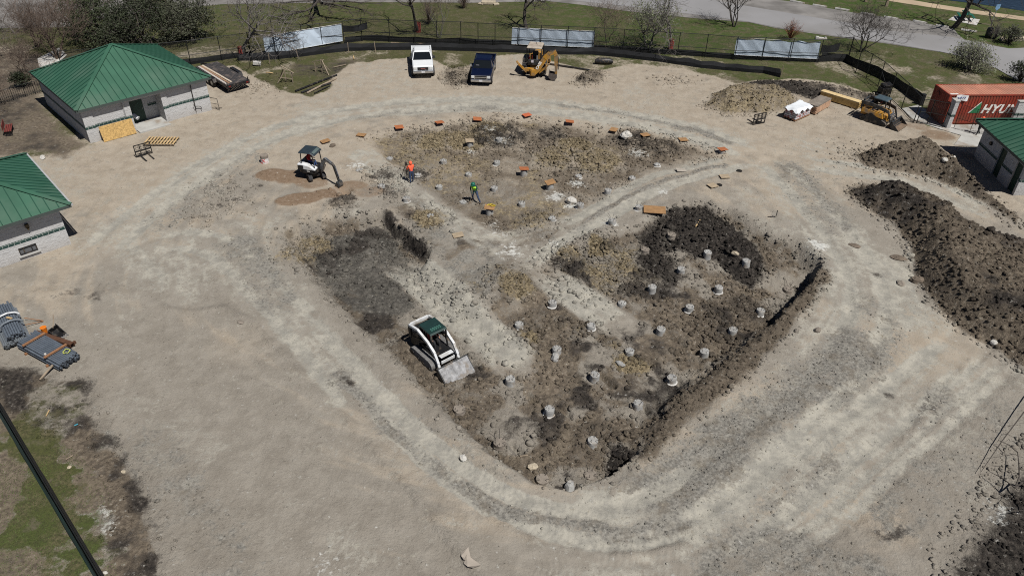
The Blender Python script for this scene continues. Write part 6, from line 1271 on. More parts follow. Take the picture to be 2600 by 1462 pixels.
for L, r0 in [([(745, 20, 1.4), (690, 75, 1.8), (630, 105, 1.7), (520, 112, 1.5), (400, 80, 1.3), (290, 45, 1.2)], .14), ([(640, 100, 1.7), (540, 130, 1.3), (440, 140, 1.0), (330, 165, .7)], .09), ([(660, 100, 1.6), (688, 150, 1.2), (705, 200, .8)], .08), ([(770, 30, 1.5), (860, 55, 1.6), (850, 95, 1.3), (895, 135, .9)], .11), ([(780, 25, 1.6), (930, 50, 1.7), (1030, 90, 1.4), (1085, 160, 1.0)], .12), ([(930, 50, 1.7), (1090, 70, 1.5), (1200, 110, 1.2), (1300, 180, .8)], .08), ([(700, 10, 1.8), (560, 15, 2.2), (430, 25, 2.2), (300, 20, 2.0)], .11), ([(800, 10, 2.0), (1000, 15, 2.2), (1180, 30, 2.2), (1330, 35, 2.0)], .11)]:
    P = [Vector((0, -.1, 1.2))]*(L[0][1] < 40)+[PZ(*q) for q in L]; n = len(P); b.tube(P, [max(.02, r0*(1-.8*i/(n-1))) for i in range(n)], 6)
    for k in range(26):
        i = rng.randint(1, n-2); q = P[i].lerp(P[i+1], rng.random()); d = Vector((rng.gauss(0, 1), rng.gauss(0, 1), rng.gauss(-.1, .4))).normalized(); l = rng.uniform(.5, 1.6); m = q+d*l*.5+Vector((rng.gauss(0, .15), rng.gauss(0, .15), 0)); c.tube([q, m, q+d*l], [.03, .02, .008], 3, cap=False); c.tube([m, m+Vector((rng.gauss(0, .4), rng.gauss(0, .4), rng.gauss(0, .2)))], [.015, .006], 3, cap=False)
b.build('trunk', BARK, t, smooth=True); c.build('crown', TWIG_D, t)
tree('bare_tree', 'slim bare tree with a red guarded trunk right of the left banner', (1062, 82), 10.5, 27, .6, (5, 4, 4, 3), 4, .17, BARK, TWIG_D, trunk_frac=.46, guard=True, up=.45)
tree('multi_stem_tree', 'thin bare multi stemmed tree right of the red guarded trunk', (1116, 97), 5.5, 28, .5, (3, 3, 4, 3), 4, .045, BARK_G, TWIG_B, 4, trunk_frac=.5, up=.6)
tree('bare_tree', 'dark forked bare tree behind the middle banner', (1336, 72), 9.5, 29, .75, (4, 5, 5, 4), 4, .22, BARK, TWIG_D, trunk_frac=.34, up=.4)
tree('bare_tree', 'small bare twin stemmed brown tree right of the middle banner', (1542, 110), 5.6, 30, .85, (5, 5, 5, 4), 4, .06, BARK, TWIG_B, 2, trunk_frac=.44)
tree('leafy_tree', 'sparse green leaved tree with a pale trunk foot behind the fence', (1646, 124), 6.6, 31, .55, (5, 5, 4, 3), 4, .14, BARK_G, TWIG_G, 2, leaf=LEAF_P, nleaf=2, lsize=.085, lrad=.5, trunk_frac=.36, up=.5)
tree('bare_tree', 'leaning bare grey tree with a red guarded foot behind the fence', (1702, 126), 9.0, 32, .9, (5, 5, 5, 4), 4, .15, BARK_G, TWIG_G, trunk_frac=.42, guard=True, lean=(-.12, 0))
tree('multi_stem_tree', 'bare dark multi stemmed tree beside the asphalt road at top right', (1864, 68), 6.4, 33, .55, (3, 4, 4, 3), 4, .08, BARK, TWIG_D, 5, trunk_frac=.45, up=.6)
tree('multi_stem_tree', 'bare multi stemmed tree at the corner of the chain link fence', (2185, 131), 6.0, 34, .75, (4, 4, 4, 4), 4, .075, BARK, TWIG_D, 5, trunk_frac=.42, up=.5)
tree('bare_tree', 'big dark bare tree leaning right beside the picnic table', (2421, 71), 11.0, 35, .9, (5, 4, 4, 3), 4, .30, BARK, TWIG_D, trunk_frac=.42, lean=(.30, 0))
tree('evergreen_tree', 'small rounded evergreen tree on a mulch ring in the right lawn', (2452, 176), 4.6, 36, 1.0, (5, 5, 4, 3), 4, .09, BARK_G, TWIG_G, 4, leaf=LEAF_P, nleaf=2, lsize=.085, lrad=.36, trunk_frac=.34, up=.12)
def shrub(label, px, h, seed, twig=None, leaf=None, n=26, name='shrub'):
    rng = random.Random(seed); p = GP(*px); t = thing(name, label, 'shrub', (*p, 0)); b = MB(); tips = []
    for k in range(n*3):
        a, s = rng.uniform(0, 6.28), rng.uniform(.1, 1.0); e = Vector((math.cos(a)*s*h*.65, math.sin(a)*s*h*.65, h*(1.05-.5*s*s)*rng.uniform(.7, 1.05))); m = e*.5+Vector((rng.gauss(0, .08), rng.gauss(0, .08), h*.08)); b.tube([(0, 0, 0), m, e], [.02, .014, .006], 3, cap=False); tips.append(e)
        for _ in range(3): q = m.lerp(e, rng.random()); b.tube([q, q+Vector((rng.gauss(0, .2), rng.gauss(0, .2), rng.uniform(.05, .3)))*h*.5], [.01, .005], 3, cap=False)
    b.build('stems', twig or BARK, t)
    if leaf is not None: vs, fs = leaves(rng, tips, 14, .08, h*.25); poly_mesh('foliage', [tuple(v) for v in vs], fs, leaf, t)
    return t
shrub('reddish brown bare shrub behind the right white banner', (2006, 100), 2.0, 1, TWIG_R)
shrub('dark brown bare shrub at the top edge right of the slim red guarded tree', (1178, 22), 1.8, 2, TWIG_B)
shrub('dark green shrub above the container roof at the right edge', (2590, 208), 1.9, 3, leaf=LEAF_D)
shrub('grey green shrub in the stony bed at the far right', (2560, 112), 1.7, 4, leaf=LEAF_G)
shrub('bare grey shrub beside the dark bin at the far right', (2525, 100), 1.6, 5, TWIG_G)
shrub('dark green low shrub left of the rear left building', (58, 222), 1.2, 6, leaf=LEAF_D)
shrub('bare brown shrub among the twigs behind the red guarded slim tree', (1088, 62), 2.6, 7, TWIG_B)
# bare limbs of a tree standing just outside the right edge
t = thing('bare_tree', 'dark bare limbs reaching in over the soil at the lower right edge', 'tree', (*GP(2790, 1260), 0)); o = Vector((*GP(2790, 1260), 0)); b = MB(); c = MB()
def P3(px, py, z): return Vector((*GP(px, py, z), z))-o
b.tube([(0, 0, -.1), (.05, 0, 1.2), P3(2740, 870, 1.5)], [.14, .12, .08], 8)
b.tube([P3(2740, 870, 1.5), P3(2665, 965, 1.0), P3(2600, 1046, .7), P3(2545, 1118, .5), P3(2491, 1197, .25)], [.05, .034, .028, .022, .012], 6)
b.tube([(.03, 0, .9), P3(2690, 1230, .9), P3(2610, 1215, .8), P3(2577, 1238, .7)], [.08, .06, .045, .035], 6); b.tube([P3(2577, 1238, .7), P3(2588, 1210, .7), P3(2587, 1180, .6), P3(2584, 1148, .55), P3(2560, 1128, .45), P3(2535, 1117, .4)], [.035, .03, .025, .022, .016, .01], 6)
b.tube([P3(2577, 1238, .7), P3(2548, 1215, .6), P3(2510, 1195, .45)], [.03, .02, .01], 5); b.tube([P3(2600, 1220, .8), P3(2625, 1290, .7), P3(2560, 1300, .4)], [.04, .03, .012], 5)
rng = random.Random(8)
for _ in range(26):
    q = P3(rng.uniform(2545, 2640), rng.uniform(1080, 1330), rng.uniform(.4, 1.4)); c.tube([q, q+Vector((rng.gauss(0, .22), rng.gauss(0, .22), rng.gauss(0, .12))), q+Vector((rng.gauss(0, .45), rng.gauss(0, .45), rng.gauss(0, .2)))], [.012, .009, .004], 4)
b.build('trunk', BARK, t, smooth=True); c.build('crown', TWIG_D, t)
# shadow casting tree row left of the frame is left out: nothing of it is in view

# ------------------------------------------------------------------ park furniture
def slabthing(label, pts, z=.05): 
    b = MB(); b.prism([tuple(GP(*q)) for q in pts], -.1, z, 'z'); return tag(b.build('concrete_pad', CONC_W), kind='structure')
slabthing('', [Z4(1838, 186), Z4(1900, 150), Z4(2130, 186), Z4(2098, 238)])
p = GP(*Z4(1990, 185)); t = thing('picnic_table', 'green picnic table with two benches on a concrete pad', 'picnic table', (*p, .05), R(-14)); PG = mat('park_green', (.012, .10, .065), .5, 0, .1, 4)
b = MB(); b.box((0, 0, .75), (.75, 1.9, .06)); b.build('tabletop', PG, t, bevel=.01)
for sx in (-1, 1):
    b = MB(); b.box((sx*.72, 0, .45), (.28, 1.9, .05)); b.build('bench', PG, t, bevel=.01)
for sy in (-1, 1):
    b = MB(); y = sy*.65; b.tube([(-.72, y, .43), (-.6, y, .03), (.6, y, .03), (.72, y, .43)], .035, 6); b.tube([(-.3, y, .03), (-.3, y, .72), (.3, y, .72), (.3, y, .03)], .035, 6); b.build('leg', BLACK, t)
p = GP(*Z4(2228, 242)); t = thing('sign_post', 'small blue and white sign on a thin post by the footpath', 'sign', (*p, 0), .2)
b = MB(); b.box((0, 0, 1.1), (.05, .05, 2.3)); b.build('post', PIPE_STEEL, t); b = MB(); b.prism([(-.28, 2.0), (0, 1.75), (.28, 2.0), (.28, 2.45), (-.28, 2.45)], -.045, -.03, 'y'); b.build('sign_panel', mat('sign_blue', (.18, .32, .50), .5, 0, .2, 6), t)
p = GP(*Z4(2200, 350)); b = MB(); b.tube([(0, 0, 0), (0, 0, .06), (0, 0, .95), (0, 0, 1.1), (0, 0, 1.16)], [.32, .34, .34, .28, .1], 16); o = b.build('litter_bin', BLACK, None, smooth=True); o.location = (*p, 0); tag(o, 'black barrel shaped bin right of the last parking stop', 'litter bin')
for i, (q, lb) in enumerate([(Z4(1078, 20), 'left one of two small brown stone posts on the far lawn'), (Z4(1268, 62), 'right one of two small brown stone posts on the far lawn')]):
    b = MB(); b.box((0, 0, .4), (.35, .3, .8), None, .8); b.box((0, 0, .9), (.28, .28, .22), (0, 0, .5)); o = b.build('stone_post', mat('post_stone', (.22, .18, .13), .9, 0, .25, 6), None, bevel=.03); o.location = (*GP(*q), 0); tag(o, lb, 'post')
b = MB(); b.box((0, 0, .08), (1.2, .5, .16)); b.box((-.4, 0, .2), (.3, .4, .1)); b.box((.45, 0, .2), (.2, .3, .1)); o = b.build('drain_inlet', CONC_W, None, bevel=.02); o.location = (*GP(*Z4(668, 362)), 0); o.rotation_euler = (0, 0, -.2); tag(o, 'pale concrete drain inlet in the grass above the right banner', 'drain inlet')
def rock(label, px, s, seed, m, name='boulder', sink=.25, pos=None, group=None, cat='rock'):
    rng = random.Random(seed); b = MB(); b.ball((0, 0, 0), 1, 9, 6, (s[0], s[1], s[2]), .16, rng); o = b.build(name, m, None, bevel=0); q = Vector((*pos, float(TH(*pos)))) if pos is not None else GT(*px); o.location = q+Vector((0, 0, s[2]*(1-sink*2))); o.rotation_euler = (0, 0, rng.uniform(0, 6)); return tag(o, label, cat, group)
ROCKW = mat('limestone', (.46, .45, .42), .9, 0, .2, 4, .015, 9, dirt=(.25, .21, .16), dirt_amt=.3); ROCKT = mat('tan_stone', (.38, .33, .25), .9, 0, .22, 4, .015, 9); ROCKB = mat('brown_clod', (.13, .105, .082), .95, 0, .25, 5, .02, 9)
for i, (q, s, lb) in enumerate([(Z4(2330, 372), (.45, .3, .25), 'white stone at the left end of the stony bed'), (Z4(2390, 384), (.35, .3, .2), 'white stone second from left in the stony bed'), (Z4(2450, 378), (.4, .3, .22), 'white stone third from left in the stony bed'), (Z4(2505, 366), (.5, .35, .25), 'white stone at the right end of the stony bed'),
      (Z4(2070, 612), (.45, .3, .28), 'largest pale stone under the small evergreen tree'), (Z4(2045, 640), (.3, .25, .2), 'smaller pale stone below the small evergreen tree')]): rock(lb, q, s, 40+i, ROCKT)
b = MB(); b.box((0, 0, .18), (1.7, .8, .32)); b.box((.9, -.3, .1), (.7, .5, .2), (0, 0, .5)); b.box((-.9, -.2, .08), (.6, .5, .16), (0, 0, -.4)); o = b.build('stone_slab', ROCKT, None, bevel=.05); o.location = (*GP(*Z2(2320, 40)), 0); tag(o, 'pale stacked stone slabs on the grass at the top edge', 'stone slab')
# items at the far left
rp = [GP(*Z1(*q)) for q in ((-60, 985), (20, 955), (130, 925), (240, 890), (330, 865), (392, 850))]; t = fence('iron_railing', 'dark iron railing left of the rear left building', 'railing', rp, H=1.1, rails=(1.0, .12), mesh=False, rad=.03)
b = MB()
for a, c in zip(rp[:-1], rp[1:]):
    n = max(2, int(np.linalg.norm(c-a)/.16))
    for k in range(n): q = a+(c-a)*k/n-rp[0]; b.box((q[0], q[1], .58), (.022, .022, 1.0))
b.build('balusters', POST, t)
t = thing('slatted_bench', 'dark red slatted bench standing in the leaf litter at the left edge', 'bench', (*GP(*Z1(95, 1225)), 0), R(115)); RB = mat('bench_red', (.14, .03, .025), .7, 0, .25, 5)
b = MB()
for k in range(4): b.box((0, -.2+k*.13, .45), (1.5, .1, .04))
b.build('seat', RB, t); b = MB()
for k in range(3): b.box((0, .30, .58+k*.15), (1.5, .04, .11))
b.build('backrest', RB, t)
for sx in (-1, 1): b = MB(); b.box((sx*.6, 0, .22), (.06, .5, .44)); b.build('leg', BLACK, t)
t = thing('pipe_rail', 'thin bent pipe rail beside the right corner of the rear left building', 'handrail', (*GP(*Z1(1950, 1000)), 0), R(-20))
b = MB(); b.tube([(-.15, 0, 1.0), (.75, 0, 1.0), (.80, 0, .02)], .025, 6); b.tube([(-.1, 0, .5), (.78, 0, .5)], .02, 6); b.build('rail', DARKM, t); b = MB(); b.tube([(.78, .0, .05), (.1, .25, .05), (.78, .35, .05)], .02, 6); b.build('foot', DARKM, t)
o = sheet('concrete_path', [(95, 150), (150, 122), (170, 140), (140, 168), (100, 172)], .03, CONC_W)
# ------------------------------------------------------------------ piers, plywood covers, loads, debris
REBAR = mat('rebar', (.035, .030, .028), .8, .2, .2, 9); PIERC = mat('pier_concrete', (.31, .312, .305), .92, 0, .2, 3.5, .01, 16, dirt=(.22, .18, .14), dirt_amt=.35); PIERD = mat('pier_dusty', (.20, .175, .148), .95, 0, .25, 3.5, .02, 12)
PLY = {'orange': mat('ply_orange', (.31, .105, .04), .85, 0, .2, 3), 'red': mat('ply_red', (.42, .105, .045), .85, 0, .2, 3), 'tan': mat('ply_tan', (.27, .155, .07), .85, 0, .2, 3), 'pale': mat('ply_pale', (.31, .25, .175), .85, 0, .2, 3), 'white': mat('ply_white', (.33, .30, .26), .85, 0, .2, 3)}
def pier(px, label, h=.48, r=.255, dusty=False, bars=7, seed=0, bend=1.0):
    rng = random.Random(seed*7+3); q = GT(*px); t = thing('concrete_pier', label, 'concrete pier', (q[0], q[1], q[2]-.06), rng.uniform(0, 6), 'concrete piers with rebar', tilt=(rng.uniform(-.05, .05), rng.uniform(-.05, .05)))
    h = h*.76+.06; b = MB(); rs = [r*1.04, r, r*.98, r*1.0, r*.94]; zs = [0, h*.25, h*.6, h*.95, h]; n = 16; ph = [rng.uniform(-.035, .035) for _ in range(n)]
    b.loft([[((rr*(1+ph[k]*.6+rng.uniform(-.012, .012)))*math.cos(2*math.pi*k/n), (rr*(1+ph[k]*.6+rng.uniform(-.012, .012)))*math.sin(2*math.pi*k/n), z+(rng.uniform(-.02, .02) if z > h*.9 else 0)) for k in range(n)] for rr, z in zip(rs, zs)])
    sh = b.build('shaft', PIERD if dusty else PIERC, t, smooth=True)
    if rng.random() < .6 and not dusty:
        b = MB(); a0 = rng.uniform(0, 6); b.loft([[((r+dr)*math.cos(a), (r+dr)*math.sin(a), z) for a in np.linspace(a0, a0+6.283, 14, endpoint=False)] for dr, z in ((.06, h*.02), (.07, h*.12), (.01, h*.2))]); b.build('spill_collar', CONC_W, t)
    for k in range(bars):
        a = 2*math.pi*(k+rng.uniform(-.2, .2))/bars; L = rng.uniform(.20, .38); o = rng.uniform(.1, .55)*bend; rr = r*.68
        b = MB(); b.tube([(rr*math.cos(a), rr*math.sin(a), h-.03), (rr*math.cos(a), rr*math.sin(a), h+L*.35), ((rr+o*L)*math.cos(a), (rr+o*L)*math.sin(a), h+L*.8), ((rr+o*L*2.2)*math.cos(a+.2*rng.uniform(-1, 1)), (rr+o*L*2.2)*math.sin(a), h+L*rng.uniform(.7, 1.0))], .010, 5); b.build('rebar', REBAR, t)
    return t
def z6(x, y): return (600+x/3.623, 280+y/3.623)
def z7(x, y): return (1250+x/3.623, 280+y/3.623)
def z10(x, y): return (1250+x/3.623, 560+y/3.623)
def z12(x, y): return (1100+x/3.623, 900+y/3.623)
def z11(x, y): return (1900+x/3.623, 600+y/3.623)
PIERS = [  # foot of each pier in the photo, label, height, dusty
  (z6(1412, 450), 'low pier stub with tangled rebar uphill of the orange hooded person', .15, 0), (z6(1130, 556), 'low white pier stub on the grey spill right of the excavator arm', .10, 0), (z6(1338, 712), 'wide low pier just right of the excavator bucket', .28, 0),
  (z6(1567, 838), 'pier on the left edge of the haul road below the orange hooded person', .40, 0), (z6(1788, 975), 'half buried pier with loose rebar in the yellow clay by the haul road', .12, 0), (z6(1907, 486), 'pier with spread rebar right of the orange hooded person', .35, 0),
  (z6(1866, 722), 'pier between the orange hooded person and the lime vest worker', .32, 0), (z6(2136, 606), 'pier with spiky rebar uphill of the lime vest worker', .30, 0), (z6(2395, 500), 'pier with spread rebar in the middle of the upper dig', .38, 0),
  (z6(2375, 740), 'pier right of the lime vest worker', .40, 0), (z6(2415, 290), 'pier wrapped in pale mud in the dark soil at the top of the upper dig', .42, 0), (z6(2086, 852), 'low stub at the feet of the lime vest worker', .16, 0),
  (z6(1672, 602), 'low pale stub just behind the orange hooded person', .12, 0), (z7(792, 612), 'low pier in the white spill at the centre of the upper dig', .14, 0), (z7(1285, 640), 'pier beside the upper haul road edge right of the white spill', .28, 0),
  (z7(1060, 768), 'tall pier left of the haul road near the crossing', .46, 0), (z7(270, 880), 'pier with upright rebar below the lime vest worker to the right', .36, 0), (z7(806, 898), 'pier touching the white lump left of the haul road', .46, 0),
  (z7(1515, 506), 'low dusty stub above the upper haul road', .14, 0), (z7(1346, 912), 'pier on the right edge of the haul road with a pale spill', .36, 0), (z7(1100, 1048), 'tall pier with bent rebar right of the haul road', .46, 0),
  (z7(550, 1012), 'pier capped with orange paint left of the haul road foot', .28, 0), (z10(1645, 150), 'mud splashed pier at the left foot of the black soil heap', .30, 1), (z10(1402, 285), 'crumbled pale pier on the yellow clay left of the black soil heap', .30, 1),
  (z10(1972, 340), 'tall clean pier in front of the black soil heap', .62, 0), (z10(1732, 480), 'pier on the pale sand patch left of the tall clean pier', .48, 0), (z10(2310, 498), 'clean pier right of the black soil heap', .52, 0),
  (z10(1466, 650), 'pier with a pale collar in the upper middle of the lower pit', .52, 0), (z10(2076, 652), 'pier with a pale collar below the tall clean pier', .50, 0), (z10(1190, 785), 'small pier at the edge of the grey ramp', .34, 0),
  (z10(1812, 826), 'leaning rough pier in the middle of the lower pit', .42, 0), (z10(2460, 862), 'pier close under the right pit wall', .46, 0), (z10(550, 782), 'slim pier with tall upright rebar at the ramp top', .40, 0),
  (z10(905, 988), 'pier with two tall bars on the clay ridge beside the grey ramp', .30, 0), (z10(246, 978), 'small pier at the left end of the clay ridge', .32, 0), (z10(592, 1215), 'pier with a loose boulder lying just below it', .46, 0),
  (z10(1546, 1030), 'leaning pier beside the dark trench mark', .42, 0), (z10(1258, 1232), 'pier set in a ring of orange clay', .44, 0), (z10(2206, 1035), 'pier second up along the right pit edge', .42, 0), (z10(1942, 1262), 'pier beside the black shadow crack on the right pit edge', .52, 0),
  (z12(706, 268), 'pier nearest the white skid loader bucket', .52, 0), (z12(1482, 230), 'pier beside the brown track mark in the lower pit centre', .48, 0), (z12(2192, 248), 'pier with rubble around it near the right pit edge', .42, 0),
  (z12(1066, 548), 'pier casting a round shadow in the lower pit foot', .54, 0), (z12(1880, 490), 'broad pier among pale stones on the right pit side', .48, 0), (z12(1460, 826), 'two stepped pier above the deep black corner trench', .42, 0),
  (z12(240, 520), 'dirt caked pier at the left edge below the skid loader', .22, 1), (z12(610, 830), 'dirt caked pier on the left bank half way to the pit corner', .28, 1), (z12(1000, 1165), 'dirt caked pier at the lower tip of the pit', .28, 1), (z12(1446, 1125), 'low round pier beside the corner trench', .26, 1),
  (z11(360, 508), 'low pier in the dark notch of the right pit corner', .28, 1)]
for i, (q, lb, h, du) in enumerate(PIERS): pier(q, lb, h, .255 if not du else .3, du, 4 + i % 3, i, .9 if h > .3 else 1.3)
def cover(px, label, col, raise_=.0, size=(.95, .85), rz=.3, seed=0, tilt=.1):
    rng = random.Random(seed); q = GT(*px); b = MB(); b.box((0, 0, 0), (*size, .03)); o = b.build('plywood_cover', PLY[col], None); o.location = q+Vector((0, 0, .10+raise_)); o.rotation_euler = (rng.uniform(-tilt, tilt), rng.uniform(-tilt, tilt), rz)
    tag(o, label, 'plywood cover', 'plywood covers over pier holes')
    if raise_ > .2:
        b = MB(); b.tube([(0, 0, 0), (0, 0, raise_+.02)], [.27, .25], 14); t = thing('concrete_pier', 'concrete pier hidden under the '+label, 'concrete pier', q+Vector((0, 0, -.04)), 0, 'concrete piers with rebar'); b.build('shaft', PIERC, t, smooth=True)
COVERS = [(z6(1500, 182), 'orange plywood cover second from left along the top of the upper dig', 'orange', .15, .35), (z6(1870, 140), 'deep orange plywood cover third from left along the top of the upper dig', 'orange', .2, .5), (z6(2218, 104), 'orange plywood cover beside the pale splash at the top of the upper dig', 'orange', .15, .1),
  (z6(1150, 236), 'tan plywood cover at the head of the left haul road', 'tan', 0, -.2), (z6(820, 298), 'tan plywood cover just behind the excavator canopy', 'tan', .05, .6), (z6(2150, 335), 'pale raised cover casting a black shadow in the upper dig', 'pale', .42, .1),
  (z6(2330, 960), 'tan raised cover with a yellow tool on it', 'tan', .5, -.1), (z6(2040, 1158), 'pale flat cover lying below the left haul road', 'pale', 0, .3), (z7(710, 140), 'square orange cover at the top right of the upper dig', 'orange', .2, 0), (z7(318, 62), 'red orange cover at the very top of the upper dig', 'red', .08, .5),
  (z7(1115, 200), 'narrow tan cover standing on the dark heap', 'tan', .1, 1.2), (z7(1405, 238), 'tan cover right of the white rock', 'tan', .12, .4), (z7(1755, 280), 'flat tan cover farthest right on the dark rubble', 'tan', 0, .2), (z7(2112, 390), 'pinkish raised cover at the junction of the two haul roads', 'orange', .22, .35),
  (z7(290, 600), 'orange raised cover left of the white spill', 'orange', .48, .1), (z7(530, 722), 'tan orange raised cover on the white spill', 'tan', .45, .4), (z7(2135, 618), 'flat brown cover beside the open hole right of the haul road', 'pale', 0, .1), (z7(2025, 702), 'flat brown cover left of the small dark hole', 'pale', 0, .5), (z7(1735, 560), 'pale grey flat cover lying in the upper haul road', 'white', 0, .05)]
for i, (q, lb, c, ra, a) in enumerate(COVERS): cover(q, lb, c, ra, (.70, .60), a, i)
cover(z7(1492, 925), 'broad tan plywood sheet lying flat by the black heap', 'tan', 0, (1.5, 1.0), -.12, 50, .03)
for q, lb in ((z7(2272, 560), 'dark open hole with a pale rim right of the haul road'), (z7(2088, 690), 'small dark open hole beside the flat brown cover')):
    c = GT(*q); b = MB(); b.cyl((0, 0, -.04), (0, 0, .035), .22, 14); o = b.build('pier_hole', mat('hole_shade', (.008, .007, .006), 1, 0, .1, 4)); o.location = c; tag(o, lb, 'hole')  # solid black disc, the shade inside the hole painted as its colour
c = GT(*z6(2345, 945)); b = MB(); b.tube([(-.3, 0, .62), (.0, .12, .64), (.3, -.05, .62), (.05, -.15, .63), (-.2, .1, .64)], .035, 6); o = b.build('yellow_strap', mat('strap_yellow', (.45, .36, .03), .7, 0, .2, 6)); o.location = c; tag(o, 'yellow strap coiled on the tan raised cover', 'strap')

# steel pipe bundles
PIPEG = mat('pipe_grey', (.125, .150, .185), .42, .25, .2, 3); PIPEL = mat('pipe_light', (.25, .28, .31), .4, .5, .15, 3); STRAP = mat('dunnage_brown', (.24, .12, .06), .85, 0, .2, 5); INN = mat('pipe_bore', (.012, .012, .014), .9, 0, .1, 4)
def bundle(name, label, c, az, rows, L, d, m, z0, jit, group=None):
    t = thing(name, label, 'pipe bundle', (c[0], c[1], float(TH(*c))), az, group); rng = random.Random(int(L*100)+len(rows)); z = z0+d/2
    for j, (n, off) in enumerate(rows):
        for i in range(n):
            x = (i-(n-1)/2)*d*1.03+off; e = rng.uniform(-jit, jit); b = MB(); b.cyl((e-L/2, x, z), (e+L/2, x, z), d/2, 8)
            b.tube([(e+L/2+.002, x, z), (e+L/2+.004, x, z)], d*.36, 8); o = b.build('pipe', [m, INN], t, smooth=True)
            for p in o.data.polygons:
                if abs(p.center[0]-(e+L/2+.003)) < .0025: p.material_index = 1
        z += d*.9
    return t, z
b1, zt = bundle('pipe_bundle', 'bundle of dark grey steel pipes tied with brown battens nearest the grass', (-24.17, 30.17), R(-29.5), [(11, 0), (11, .05), (11, 0), (10, .05)], 3.5, .105, PIPEG, .12, .12)
for x in (-1.05, .75):
    b = MB(); b.box((x, 0, zt+.04), (.10, 1.25, .08)); b.box((x, 0, .06), (.10, 1.4, .1)); b.build('batten', STRAP, b1)
b2, zt2 = bundle('pipe_bundle', 'wide bundle of light galvanised pipes under the dark pipes at the left edge', (-27.25, 32.1), R(-50), [(15, 0), (15, .03), (14, 0)], 3.4, .085, PIPEL, .10, .1)
b3, zt3 = bundle('pipe_bundle', 'dark pipes stacked on the light galvanised pipes at the left edge', (-27.3, 32.25), R(-50), [(8, 0), (8, .05), (7, 0)], 3.3, .11, PIPEG, zt2, .12)
M3 = b3.matrix_basis
for i, (x, lb) in enumerate([(-.25, 'upper curved white pipe lying across the dark pipe stack'), (.55, 'lower curved grey pipe lying across the dark pipe stack')]):
    b = MB(); b.tube([(x+.25, -.55, zt3+.05), (x, -.25, zt3+.08), (x-.08, .1, zt3+.08), (x+.05, .45, zt3+.06), (x+.28, .62, zt3+.02)], .055, 8); o = b.build('pipe_bend', [mat('pipe_white', (.62, .64, .66), .4, .2, .1, 5), PIPEL][i], None, smooth=True); o.matrix_world = M3; tag(o, lb, 'pipe bend')
b = MB(); b.box((.1, .1, zt3+.03), (.35, .12, .03), (0, 0, .6)); o = b.build('wood_scrap', WOOD); o.matrix_world = M3; tag(o, 'small wood scrap lying between the two curved pipes', 'wood scrap')
c = (-24.35, 31.13); t = thing('steel_channel', 'rusty brown steel channel lying behind the near pipe bundle', 'steel channel', (*c, float(TH(*c))), R(-21)); b = MB(); b.box((0, 0, .36), (2.6, .22, .03)); b.box((0, -.12, .26), (2.6, .03, .22)); b.box((0, .12, .26), (2.6, .03, .22)); b.box((-1.0, 0, .08), (.12, .8, .16)); b.box((1.0, 0, .08), (.12, .8, .16)); b.build('channel', mat('rust_steel', (.10, .05, .03), .8, .3, .3, 6), t)
M4 = b1.matrix_basis; b = MB(); b.tube([(1.25+.16*math.cos(a), .3+.16*math.sin(a)*(1+.2*math.sin(3*a)), zt+.04+.03*math.sin(5*a)) for a in np.linspace(0, 11.5, 40)], .022, 5); o = b.build('rope_coil', mat('rope_yellow', (.42, .46, .10), .8, 0, .2, 8)); o.matrix_world = M4; tag(o, 'yellow rope coil on the near pipe bundle', 'rope')
b = MB(); b.ball((.55, -.42, zt+.05), .07, 8, 5); o = b.build('white_cup', CONC_W); o.matrix_world = M4; tag(o, 'small white cup lying on the near pipe bundle', 'cup')
q = GT(*[(370)/3.623, 750+780/3.623]); b = MB(); b.bar((0, 0, .04), (.38, 1.05, .34), .10, .05); o = b.build('plank', WOOD_GREY); o.location = q; tag(o, 'grey plank leaning on the near pipe bundle', 'plank')
q = GT(112, 851); b = MB(); b.tube([(0, 0, 0), (0, 0, .03), (0, 0, .36), (0, 0, .38)], [.13, .135, .155, .16], 16); t = thing('bucket', 'orange plastic bucket behind the near pipe bundle', 'bucket', q+Vector((.05, .1, .1)), 0); b.build('pail', mat('bucket_orange', (.62, .17, .015), .45, 0, .05, 4), t, smooth=True); b = MB(); b.tube([(.16*math.cos(a), .16*math.sin(a), .37) for a in np.linspace(0, 6.283, 17)], .012, 5, cap=False); b.build('rim', mat('bucket_orange', (0, 0, 0)), t)
q = GT(150, 852); t = thing('digging_bucket', 'black excavator bucket attachment lying with its teeth to the right', 'excavator bucket', q, R(-20)); bk = bucket_mesh(.55, [(-.25, .5), (-.35, .2), (-.2, .02), (.25, .02)], .04); o = bk.build('shell', BLACK, t); o.rotation_euler = (0, 0, R(-90)); b = MB()
for k in range(4): b.box((.36, -.2+k*.135, .03), (.22, .05, .04))
b.build('teeth', BUCK, t); b = MB(); b.tube([(-.25, 0, .45), (-.35, .25, .7), (-.45, .45, 1.0)], .03, 6); b.build('pin', WOOD_GREY, t)
for (a, c_, lb, m_) in (((66, 816), (111, 816), 'upper thin brown rod lying left of the orange bucket', STRAP), ((66, 834), (111, 817), 'lower thin brown rod meeting the upper rod', STRAP)):
    p, q = GT(*a), GT(*c_); b = MB(); b.tube([(0, 0, .25), (q-p)+Vector((0, 0, .05))], .022, 6); o = b.build('rod', m_); o.location = p; tag(o, lb, 'rod')

